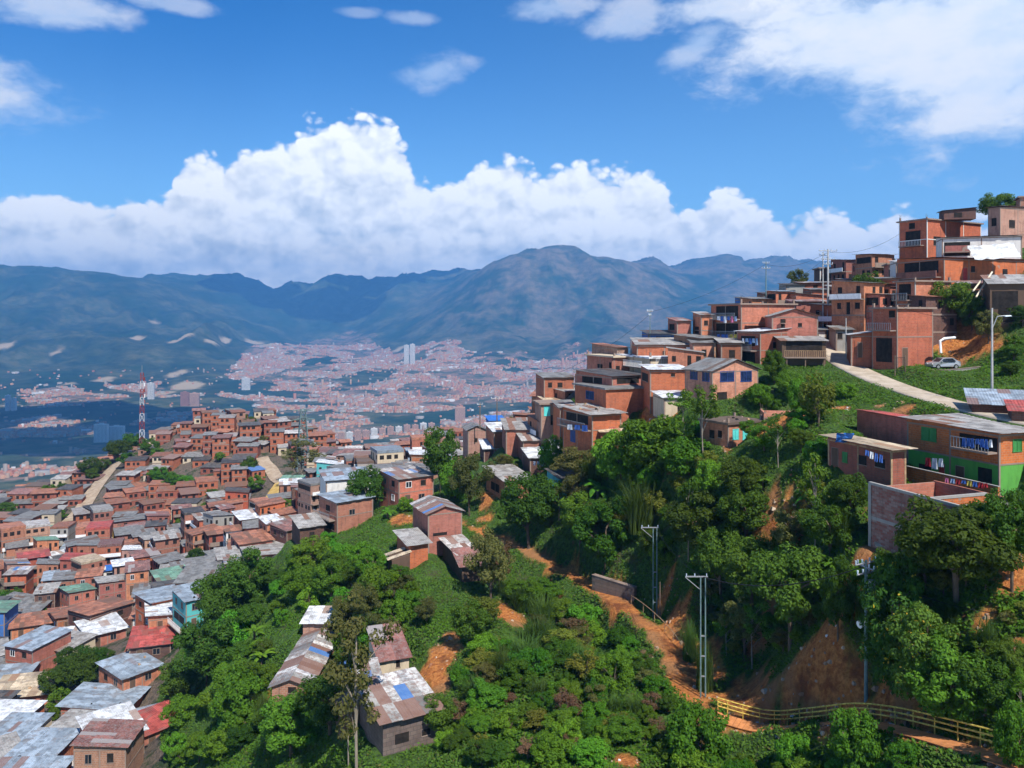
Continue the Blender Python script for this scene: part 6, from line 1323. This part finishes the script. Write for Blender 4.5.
# poles -----------------------------------------------------------------
def pole(px, yt, yb, d, label, mat='pole_concrete', rad=.13, arms=(), name='utility_pole', cat='pole', group='poles of the hillside', box=None, lamp=None):
    b0 = at(px, yb, d); h = (yb - yt) / F * d; r = empty(name, b0, 0, label, cat, group)
    MB().tube([(0, 0, -1), (0, 0, h)], [rad, rad * .65], 8).build('shaft', mat, r)
    for z, w_, a in arms:
        c, s = math.cos(a), math.sin(a); o = MB().tube([(-w_ * c, -w_ * s, h - z), (w_ * c, w_ * s, h - z)], .06, 5).build('crossarm', 'metal_grey', r)
        for k in (-.95, -.35, .35, .95): MB().tube([(k * w_ * c, k * w_ * s, h - z + .05), (k * w_ * c, k * w_ * s, h - z + .30)], [.05, .07], 6).build('insulator', 'insulator', o)
    if box: MB().box(-.22, -.42, h - box, .22, -.12, h - box + .7).build('meter_box', 'white_paint', r)
    if lamp:
        dx, dz = lamp; o = MB().tube([(0, 0, h - 1.2 - 1.0), (dx * .4, 0, h - dz * .3 - .6), (dx, 0, h - dz + .1)], .05, 5).build('lamp_arm', 'metal_grey', r); MB().hexa([(dx - .1, -.14, h - dz), (dx + .6, -.14, h - dz + .05), (dx + .6, .14, h - dz + .05), (dx - .1, .14, h - dz), (dx, -.08, h - dz + .14), (dx + .5, -.08, h - dz + .16), (dx + .5, .08, h - dz + .16), (dx, .08, h - dz + .14)]).build('lamp_head', 'insulator', r)
    return r
def twin(px, yt, yb, d, label):
    b0 = at(px, yb, d); h = (yb - yt) / F * d; r = empty('twin_post_pole', b0, 0, label, 'pole', 'poles of the hillside')
    for s in (-.20, .20): MB().tube([(s, 0, -1), (s, 0, h)], [.07, .055], 7).build('post', 'pole_green', r)
    ar = MB().box(-1.5, -.06, h - .09, .4, .04, h + .0).build('crossarm', 'metal_grey', r); MB().tube([(-1.5, -.05, h - .1), (-.3, -.05, h - 1.1)], .035, 4).build('brace', 'metal_grey', r)
    for k in range(1, 4): MB().box(-.2, -.04, h * k / 6, .2, .04, h * k / 6 + .1).build('spacer', 'metal_grey', r)
    for k in (-1.4, -.7, .3): MB().tube([(k, -.01, h), (k, -.01, h + .2)], [.035, .05], 6).build('insulator', 'insulator', ar)
    return r
twin(655, 527, 618, hit(655, 618)[1], 'twin-post concrete pole at the path edge, higher up the slope')
twin(703, 576, 697, hit(703, 697)[1], 'taller twin-post concrete pole beside the bare orange bank')
dT = hit(867, 697)[1]
pt = pole(866, 560, 697, dT, 'single pole carrying a transformer, insulators and a white lamp', 'pole_green', .14, [(.2, 1.1, .5), (.9, .9, .5), (.5, .8, 1.9)])
hT = (697 - 560) / F * dT
tr_ = MB().tube([(.3, -.35, hT - 2.2), (.3, -.35, hT - 1.3)], .28, 12).build('transformer', 'metal_grey', pt)
MB().tube([(-.1, -.3, hT - 4.2), (-.7, -.5, hT - 4.3)], [.10, .26], 10).build('lamp', 'white_paint', pt)
pole(828, 249, 331, 126, 'tall concrete electricity pole with two crossarms rising above the skyline houses', arms=[(.3, 1.6, .2), (1.6, 1.2, .2), (2.4, .8, .2)], rad=.2)
pole(823, 252, 331, 126.5, 'slimmer pole standing right beside the tall electricity pole', arms=[(.5, .8, .4)])
pole(846, 318, 369, 112, 'plain grey pole at the roadside bend below the leafy tree', 'pole_concrete', .10)
pole(766, 262, 297, 150, 'thin skyline pole above the small blue-walled house', 'pole_green', .12, [(.2, .7, .3), (1.2, .9, .3)])
pole(650, 310, 334, 134, 'antenna pole on the roof below the peak of the far mountain', 'pole_green', .08, [(.2, .5, .2), (.9, .4, .9)])
pole(631, 340, 358, 128, 'short dark pole left of the antenna pole', 'pole_wood', .12)
pole(480, 403, 424, 160, 'dark wooden pole on the lower skyline, left of a matching one', 'pole_wood', .12, [(.3, .6, .3)])
pole(497, 398, 418, 160, 'dark wooden pole on the lower skyline with a wide crossarm', 'pole_wood', .12, [(.1, 1.2, .1)])
pole(427, 456, 504, 134, 'slim pale pole standing on the spur left of the very dark tree', 'pole_concrete', .09)
pole(992, 308, 397, hit(992, 397)[1], 'street lamp on a concrete pole by the grassy bank right of the car', 'pole_concrete', .14, lamp=(1.4, .9), name='street_lamp', cat='street lamp')
pole(660, 582, 617, hit(662, 619)[1], 'short wooden post at the edge of the orange path', 'pole_wood', .08)
def wire(a, b_, sag, label, rad=.02):
    a, b_ = Vector(a), Vector(b_); pts = [a.lerp(b_, i / 14) - Vector((0, 0, sag * 4 * (i / 14) * (1 - i / 14))) for i in range(15)]; o = MB().tube(pts, rad, 4).build('power_cable', 'wire_black'); tag(o, label, 'cable', 'overhead cables')
dP = hit(703, 697)[1]
wire(at(703, 577, dP), at(862, 567, dT), 1.0, 'thick cable sagging from the taller twin-post pole to the transformer pole', .035)
wire(at(867, 570, dT), at(1080, 612, 46), 1.2, 'upper cable running right from the transformer pole', .02)
wire(at(867, 580, dT), at(1080, 622, 46), 1.3, 'lower cable running right from the transformer pole', .02)
wire(at(655, 528, hit(655, 618)[1]), at(703, 577, dP), .6, 'cable linking the two twin-post poles')
wire(at(828, 252, 126), at(766, 264, 150), 1.2, 'cable from the tall electricity pole to the thin skyline pole')
wire(at(828, 252, 126), at(910, 226, 141), 1.6, 'cable rising from the tall electricity pole to the hilltop')
wire(at(828, 262, 126), at(846, 320, 112), .6, 'cable dropping from the tall electricity pole to the roadside pole')
for k, (a, b_, lb) in enumerate([((766, 264, 150), (650, 312, 134), 'long cable from the thin skyline pole down to the antenna pole'), ((650, 314, 134), (560, 372, 140), 'cable running down the ridge from the antenna pole'), ((828, 256, 126), (741, 304, 124), 'cable from the tall electricity pole to the tall laundry house'), ((992, 312, 92), (900, 306, 104), 'cable from the street lamp to the corner brick house'), ((992, 314, 92), (1080, 300, 100), 'cable from the street lamp beyond the right edge'), ((480, 405, 160), (427, 458, 134), 'cable from the left skyline pole to the slim pale pole'), ((497, 400, 160), (540, 404, 130), 'cable from the wide-armed skyline pole to the lower ridge'), ((427, 458, 134), (345, 480, 136), 'cable from the slim pale pole to the pale blue roof')]): wire(at(*a), at(*b_), 1.0, lb, .018)
wire(at(846, 319, 112), at(900, 300, 108), 1.0, 'cable from the roadside pole to the tall brick house')
# lattice pylon and radio mast ---------------------------------------------
def lattice(name, px, yt, yb, w0, w1, nseg, mats, label, cat, d=None, arms=(), rad=.10):
    q = next(h for h in (hit(px, yb + k) for k in (0, 6, 12, 20, 30)) if h is not None); d = d or q[1]; h = (yb - yt) / F * d; r = empty(name, at(px, yb, d), .4, label, cat)
    for k in range(nseg):
        z0, z1 = h * k / nseg, h * (k + 1) / nseg; a, b_ = lerp(w0, w1, k / nseg), lerp(w0, w1, (k + 1) / nseg); mb = MB(); c0 = [(-a, -a), (a, -a), (a, a), (-a, a)]; c1 = [(-b_, -b_), (b_, -b_), (b_, b_), (-b_, b_)]
        for i in range(4):
            j = (i + 1) % 4; mb.tube([(*c0[i], z0), (*c1[i], z1)], rad, 4); mb.tube([(*c0[i], z0), (*c1[j], z1)], rad * .6, 4); mb.tube([(*c0[j], z0), (*c1[i], z1)], rad * .6, 4); mb.tube([(*c1[i], z1), (*c1[j], z1)], rad * .6, 4)
        mb.build('lattice_section', mats[k % len(mats)], r)
    for z, w_ in arms: MB().tube([(-w_, 0, h - z), (0, 0, h - z + .6), (w_, 0, h - z)], rad * .9, 4).tube([(-w_, 0, h - z), (0, 0, h - z), (w_, 0, h - z)], rad * .9, 4).build('crossarm', mats[0], r)
    return r, h
ms, hm = lattice('radio_mast', 142, 373, 446, .9, .5, 9, ['mast_red', 'mast_white'], 'red and white banded radio mast rising behind the dark trees', 'mast', rad=.12)
for k in range(5): MB().tube([(.9, 0, hm - 3 - k * 2.2), (.9, 0, hm - 1.6 - k * 2.2)], .22, 6).build('antenna', 'white_paint' if k % 2 else 'mast_red', ms)
MB().tube([(0, 0, hm), (0, 0, hm + 3)], .08, 5).build('spike', 'metal_grey', ms)
lattice('lattice_pylon', 303, 409, 470, 2.2, .7, 8, ['pole_green'], 'grey-green lattice power pylon standing among the lower houses', 'pylon', arms=[(.5, 3.2), (3.5, 3.8), (6.5, 3.4)], rad=.13)
# far apartment towers -----------------------------------------------------
def tower(px0, px1, yt, d, mat, label, group=None, depth=16, yaw=.15, bands=True):
    x = ((px0 + px1) / 2 - CX) / F * d; zb = float(hfar(np.array([x]), np.array([d]))[0]); zt_ = -(yt - HY) / F * d; w_ = (px1 - px0) / F * d; h = zt_ - zb
    if h < 8: print('LOW', label, h); h = 12
    r = empty('apartment_block', (x, d, zb), yaw, label, 'apartment block', group)
    mb = MB().box(-w_ / 2, -depth / 2, -12, w_ / 2, depth / 2, h); nf = int(h / 3); nc = max(2, int(w_ / 4))
    for f_ in range(nf):
        for c in range(nc): x0 = -w_ / 2 + (c + .22) * w_ / nc; mb.box(x0, -depth / 2 - .05, f_ * 3 + 1, x0 + w_ / nc * .5, -depth / 2 + .05, f_ * 3 + 2.3, 1)
    mb.build('wall', [mat, 'glass_dark'], r); MB().box(-w_ * .15, -3, h + .01, w_ * .15, 3, h + 3.5).build('lift_house', mat, r)
tower(95, 108, 424, 2650, 'tower_pale', 'white slab block beyond the tree clump, left one of a joined pair', 'pale pair of slab blocks'); tower(109, 124, 426, 2690, 'tower_pale', 'greyish slab block beyond the tree clump, right one of a joined pair', 'pale pair of slab blocks')
tower(181, 189, 392, 3650, 'tower_brick', 'brick tower block behind the crest, left one of two', 'brick towers behind the crest'); tower(190, 199, 393, 3650, 'tower_pink', 'pinkish tower block behind the crest, right one of two', 'brick towers behind the crest')
tower(455, 465, 407, 3150, 'tower_pink', 'lone pinkish tower block on the green valley floor above the lower skyline'); tower(242, 250, 378, 4250, 'tower_pale', 'small white tower right of the brick towers in the valley')
tower(148, 154, 383, 3900, 'tower_pale', 'slim pale tower just right of the radio mast top'); tower(6, 10, 395, 3500, 'tower_pale', 'slim grey tower near the left edge, left one of two'); tower(12, 16, 398, 3500, 'tower_pale', 'slim pale tower near the left edge, right one of two')
tower(404, 409, 345, 5150, 'tower_pale', 'tiny white tower at the mountain foot, left one of two'); tower(410, 415, 344, 5150, 'tower_pale', 'tiny white tower at the mountain foot, right one of two')
ORD = ['first', 'second', 'third', 'fourth', 'fifth', 'sixth', 'seventh', 'eighth', 'ninth', 'tenth', 'eleventh', 'twelfth', 'thirteenth', 'fourteenth', 'fifteenth', 'sixteenth', 'seventeenth', 'eighteenth', 'nineteenth', 'twentieth'] + ['twenty-' + q for q in ('first', 'second', 'third', 'fourth', 'fifth', 'sixth', 'seventh', 'eighth', 'ninth')] + ['thirtieth'] + ['thirty-' + q for q in ('first', 'second', 'third', 'fourth', 'fifth', 'sixth', 'seventh', 'eighth', 'ninth')] + ['fortieth'] + ['forty-' + q for q in ('first', 'second', 'third', 'fourth', 'fifth', 'sixth', 'seventh', 'eighth', 'ninth')]
for k in range(12): tower(338 + k * 8.2, 344.5 + k * 8.2, 432 - k * .9 + (k % 2), 2640 + k * 30, ['tower_pink', 'tower_pale', 'tower_pink'][k % 3], f'{ORD[k]} from the left in the long row of pinkish apartment blocks', 'row of apartment blocks on the valley floor', depth=14, yaw=.25)
# car ----------------------------------------------------------------------
qc = hit(943, 369); cr = empty('parked_car', (qc[0], qc[1], Hs(qc[0], qc[1]) + .02), R(8), 'silver hatchback parked on the ledge above the stained retaining wall', 'car')
PADC = 0
prof = [(-1.95, .32), (-1.98, .62), (-1.85, .80), (-1.05, .92), (-.45, 1.40), (.95, 1.47), (1.55, 1.10), (1.88, .98), (1.95, .55), (1.88, .32)]
vs = [(x, -.80 if z < 1 else -.64, z) for x, z in prof] + [(x, .80 if z < 1 else .64, z) for x, z in prof]; n = len(prof)
bd = MB().add(vs, [tuple(range(n - 1, -1, -1)), tuple(range(n, 2 * n))] + [(i, (i + 1) % n, n + (i + 1) % n, n + i) for i in range(n)]); bo = bd.build('body', 'car_silver', cr)
for s in (-1, 1):
    y = s * .70
    for pts in ([(-.88, .95), (-.42, 1.33), (.12, 1.36), (.12, .95)], [(.18, .95), (.18, 1.36), (.85, 1.38), (1.28, 1.05), (1.2, .95)]):
        p2 = [(x, s * (.815 if z < 1 else .69), z) for x, z in pts]; k = len(p2); MB().add(p2 + [(x, yy_ - s * .05, z) for x, yy_, z in p2], [tuple(range(k)), tuple(range(2 * k - 1, k - 1, -1))] + [(i, (i + 1) % k, k + (i + 1) % k, k + i) for i in range(k)]).build('side_window', 'glass_dark', cr)
    for x in (-1.25, 1.25):
        w_ = MB().tube([(x, s * .84, .32), (x, s * .60, .32)], .33, 14).build('wheel', 'tyre_rubber', cr); MB().tube([(x, s * .86, .32), (x, s * .82, .32)], .19, 10).build('rim', 'rim_metal', w_)
    MB().box(-1.99, s * .5 - .16, .62, -1.9, s * .5 + .16, .76).build('headlight', 'lamp_glass', cr); MB().box(1.88, s * .62 - .1, .72, 1.97, s * .62 + .1, .98).build('tail_light', 'tail_red', cr)
    MB().box(-.85, s * .88 - .08, .95, -.7, s * .88 + .08, 1.08).build('wing_mirror', 'car_silver', cr)
MB().add([(-1.03, -.6, .945), (-1.03, .6, .945), (-.48, .58, 1.40), (-.48, -.58, 1.40), (-1.0, -.6, .9), (-1.0, .6, .9), (-.44, .58, 1.36), (-.44, -.58, 1.36)], [(0, 3, 2, 1), (4, 5, 6, 7), (0, 1, 5, 4), (1, 2, 6, 5), (2, 3, 7, 6), (3, 0, 4, 7)]).build('windscreen', 'glass_dark', cr)
# retaining walls
def rwall(pts, h, th, mat, label, d_=None):
    r = empty('retaining_wall', pts[0], 0, label, 'wall'); o0 = Vector(pts[0]); mb = MB(); cp = MB()
    for a, b_ in zip(pts[:-1], pts[1:]):
        a, b_ = Vector(a) - o0, Vector(b_) - o0; n_ = (b_ - a).cross(Vector((0, 0, 1))).normalized() * th; dn = Vector((0, 0, 2.0 + h)); 
        mb.hexa([a - dn, b_ - dn, b_ - dn - n_, a - dn - n_, a, b_, b_ - n_, a - n_]); cp.hexa([a + n_ * .1 + Vector((0, 0, .003)), b_ + n_ * .1 + Vector((0, 0, .003)), b_ - n_ * 1.1 + Vector((0, 0, .003)), a - n_ * 1.1 + Vector((0, 0, .003)), a + n_ * .1 + Vector((0, 0, .08)), b_ + n_ * .1 + Vector((0, 0, .08)), b_ - n_ * 1.1 + Vector((0, 0, .08)), a - n_ * 1.1 + Vector((0, 0, .08))])
    mb.build('wall', mat, r); cp.build('coping', 'concrete', r)
rwall([at(916, 369, 101.5), at(945, 370.5, 100), at(981, 367, 99)], .6, .35, 'plaster_grey', 'stained concrete retaining wall under the parked car')
hq = hit(612, 592); rwall([at(592, 575, hq[1] + 1.0), at(634, 588, hq[1] - 3.0)], -.3, .5, 'block_stone', 'grey concrete retaining wall above the orange path')
# gate, planks, pipe
gt = empty('metal_gate', at(895, 372, 101), R(20), 'dark metal gate standing open at the corner house by the road', 'gate')
for x in (0, 1.7): MB().tube([(x, 0, -.5), (x, 0, 2.1)], .06, 6).build('gate_post', 'pole_wood', gt)
mb = MB()
for k in range(7): mb.tube([(.15 + k * .23, 0, .1), (.15 + k * .23, 0, 1.8)], .022, 4)
mb.tube([(0, 0, 1.8), (1.7, 0, 1.8)], .03, 4).tube([(0, 0, .15), (1.7, 0, .15)], .03, 4).build('gate_leaf', 'wire_black', gt)
for k, (x0, y0, x1, y1, lb) in enumerate([(976, 297, 992, 272, 'longer pale plank leaning against the lean-to shed'), (973, 291, 982, 279, 'shorter pale plank leaning below the long brick house')]):
    o = MB().tube([at(x0, y0, 107), at(x1, y1, 110)], .13, 4).build('leaning_plank', 'cream_paint'); tag(o, lb, 'plank', 'planks leaning on the hillside sheds')
o = MB().tube([at(941, 353, 104), at(940, 341, 104.3), at(944, 338.5, 104.5), at(955, 337.5, 105)], .16, 8).build('white_pipe', 'white_paint'); tag(o, 'white bent pipe sticking out of the bank behind the parked car', 'pipe')
# yellow railing and footbridge deck
dk = empty('footbridge', tuple(PATH2[0]), 0, 'orange plank walkway with yellow handrails crossing the foot of the bank', 'footbridge'); o0 = Vector(PATH2[0]); PP = [Vector(p) for p in smooth_line(PATH2[::8], 10)]
deck = MB(); RL = {}; ip = 0; acc = 0
def offs(i, w_):
    t_ = PP[min(i + 1, len(PP) - 1)] - PP[max(i - 1, 0)]; t_.z = 0; t_.normalize(); return Vector((t_.y, -t_.x, 0)) * w_
for i in range(len(PP) - 1):
    L = (PP[i + 1] - PP[i]).length; nb = max(1, int(L / .22)); 
    for k in range(nb):
        a = PP[i].lerp(PP[i + 1], k / nb) - o0; b_ = PP[i].lerp(PP[i + 1], (k + .92) / nb) - o0; w1, w2 = offs(i, .75), offs(i + 1, .75); up = Vector((0, 0, .18)); deck.slab(a + w1 + up, b_ + w2 + up, b_ - w2 + up, a - w1 + up, .06, 0, random.random())
deck.build('deck', 'plank_orange', dk)
for side in (-.8,):
    for h in (.45, .78, 1.1):
        if side > 0 and False: continue
        MB().tube([p - o0 + offs(i, side) + Vector((0, 0, h + .18)) for i, p in enumerate(PP)], .055, 5).build('handrail', 'yellow_paint', dk)
    k = 0
    for i in range(0, len(PP), 3):
        p = PP[i] - o0 + offs(i, side); MB().tube([p + Vector((0, 0, -.3)), p + Vector((0, 0, 1.25))], .04, 5).build('rail_post', 'yellow_paint', dk)
rr2 = empty('path_railing', tuple(PATH[46]), 0, 'thin yellowish railing along the orange path above the bend', 'railing'); o0 = Vector(PATH[46]); seg = [Vector(p) for p in PATH[46:66]]
MB().tube([p - o0 + Vector((.9, .7, .95)) for p in seg], .03, 5).build('handrail', 'plank', rr2)
for p in seg[::3]: q = p - o0 + Vector((.9, .7, 0)); MB().tube([q, q + Vector((0, 0, 1))], .03, 4).build('rail_post', 'plank', rr2)
# rubble, stones and litter on the slopes
rg = random.Random(9); ms_ = [MB(), MB()]
for k in range(900):
    i = rg.randrange(len(PATH), len(SOIL)); x = SOIL[i][0] + rg.gauss(0, SOIL[i][2] * .9); y = SOIL[i][1] + rg.gauss(0, SOIL[i][2] * .9); z = Hs(x, y); s = rg.uniform(.04, .16) * (1 if k % 6 else 1.6); w_ = 0 if rg.random() < .95 else 1; mb = ms_[w_]
    mb.hexa([(x + a * s * rg.uniform(.7, 1.2), y + b_ * s * rg.uniform(.7, 1.2), z - .1) for a, b_ in ((-1, -1), (1, -1), (1, 1), (-1, 1))] + [(x + a * s * rg.uniform(.3, .9), y + b_ * s * rg.uniform(.3, .9), z + s * rg.uniform(.3, .9)) for a, b_ in ((-1, -1), (1, -1), (1, 1), (-1, 1))])
m, t, b = newmat('stone_earth'); t.put(b.inputs['Base Color'], t.mix(attr(t, 'rnd'), (0.26, 0.12, 0.06), (0.46, 0.36, 0.26)))
tag(ms_[0].build('rubble', 'stone_earth'), 'loose stones and clods scattered over the bare orange earth', 'rubble', kind='stuff'); tag(ms_[1].build('litter', 'tarp_white'), 'scraps of pale litter strewn over the slopes', 'litter', kind='stuff')
# ---------------------------------------------------------------- labels that single each repeated thing out
OWN = {0: 'pale three-storey brick house with reddish roof just right of the tree clump', 1: 'long yellow house with a tan roof on the upper part of the lower neighbourhood', 2: 'yellow house left of the other yellow one, below the tree clump', 3: 'tall windowless orange brick house left of the ochre path top', 4: 'big three-storey orange brick house on the rise above the ochre path',
       5: 'orange brick house under the bright green roof near the left edge', 6: 'white house with the bright blue tarpaulin roof in the lower neighbourhood', 7: 'deep red brick house with a green roof left of the ochre path', 8: 'small bright blue house at the top of the ochre path', 9: 'brick house with a large pale blue roof right of the dark tree clump', 10: 'brick house with a wide whitish roof at the foot of the green slope',
       11: 'brick house with a red roof at the bottom, against the green slope', 12: 'blue-walled house with a silvery roof at the bottom left', 13: 'brick house with a tan roof near the bottom left corner', 14: 'red brick house with pale blue roof at the bottom, above the red-roofed one', 15: 'blue house with a green roof at the left edge beside the palm', 16: 'brick house with pale blue roof just above the one beside the red roof', 17: 'brick house with pale blue roof below the dark tree clump'}
LMH = {'the radio mast': (142, 446), 'the lattice pylon': (303, 465), 'the ochre path': (269, 500), 'the dirt street': (100, 485), 'the small palm': (22, 655), 'the dark tree clump': (75, 690), 'the lone round tree': (196, 568), 'the ledge balcony house': (345, 510), 'the very dark tall tree': (441, 480)}
for r_ in HOOD:
    if '_own' in r_:
        k = r_['_own']; r_['label'] = OWN[k]; nm = {5: 'the bright green roof', 6: 'the blue tarpaulin roof', 8: 'the small blue house', 11: 'the red-roofed house', 12: 'the blue-walled house', 3: 'the tall windowless house', 1: 'the long yellow house', 10: 'the wide whitish roof'}.get(k)
        if nm: u_, v_ = proj(r_.location); LMH[nm] = (u_ + 6, v_ - 6)
LMS = {'the transformer pole': (867, 640), 'the taller twin-post pole': (703, 650), 'the higher twin-post pole': (655, 580), 'the rusty tin shacks': (465, 570), 'the leaning plank shack': (410, 725), 'the long narrow shed': (290, 660), 'the turquoise-shuttered bungalow': (735, 437), 'the unfinished walls': (915, 515),
       'the upper orange scar': (440, 665), 'the orange path bend': (545, 560), 'the left end of the yellow railing': (735, 722), 'the right end of the yellow railing': (960, 748), 'the stilt shack': (804, 355), 'the parked car': (943, 362), 'the patched gabled house': (437, 530), 'the wraparound balcony house': (592, 432), 'the turquoise plank shed': (568, 490), 'the red and white striped roof': (390, 655), 'the dark tarpaulin': (735, 530), 'the orange path fork': (690, 690), 'the ledge balcony house': (345, 510), 'the litter strip': (640, 740)}
LMR = {'the tall electricity pole': (828, 300), 'the corner brick house': (900, 335), 'the tall laundry house': (740, 330), 'the antenna pole': (650, 330), 'the curved brick house': (610, 395), 'the very pale tin roof': (520, 440), 'the dark round tree': (866, 300)}
SEC = ['right of', 'up-right of', 'above', 'up-left of', 'left of', 'down-left of', 'below', 'down-right of']
def autolabel(items, LM):
    bk = {}
    for o in items:
        if o.get('label'): continue
        u_, v_ = proj(o.location); v_ -= 6 if o['category'] == 'house' else 0
        nm = min(LM, key=lambda k: math.hypot(LM[k][0] - u_, LM[k][1] - v_)); dx, dy = u_ - LM[nm][0], -(v_ - LM[nm][1]); s = int(round(math.atan2(dy, dx) / (math.pi / 4))) % 8
        bk.setdefault((nm, s, o['category']), []).append((math.hypot(dx, dy), o))
    for (nm, s, cat), L in bk.items():
        L.sort(key=lambda q: q[0])
        for k, (r, o) in enumerate(L):
            n_ = ORD[k] + ' ' if len(L) > 1 else ''
            c_ = '' if len(L) == 1 or cat == 'house' else (cat + ' ')
            if not n_: c_ = 'the only ' + cat + ' '
            o['label'] = f"{o['_d']}, {n_}{c_}{SEC[s]} {nm}"
            if len(o['label'].replace('-', '-').split()) > 16: o['label'] = f"{o['_d'].split(',')[0]}, {n_}{c_}{SEC[s]} {nm}"
autolabel(HOOD, LMH); autolabel(RH, LMR)
hoodtree = [o for o in PLANTS if o.get('group') == 'trees among the lower houses']; autolabel(hoodtree, LMH); autolabel([o for o in PLANTS if o.get('group') != 'trees among the lower houses'], LMS)
LONG = []
for o in list(bpy.data.objects):
    for k in ('_d', '_own', 'W', 'D', 'fl'):
        if k in o: del o[k]
    if o.parent is not None:
        for k in ('category', 'label'):
            if k in o: del o[k]
    if 'label' in o and len(o['label'].split()) > 16: LONG.append(o['label'])
if LONG: print("LONGLABELS", LONG)
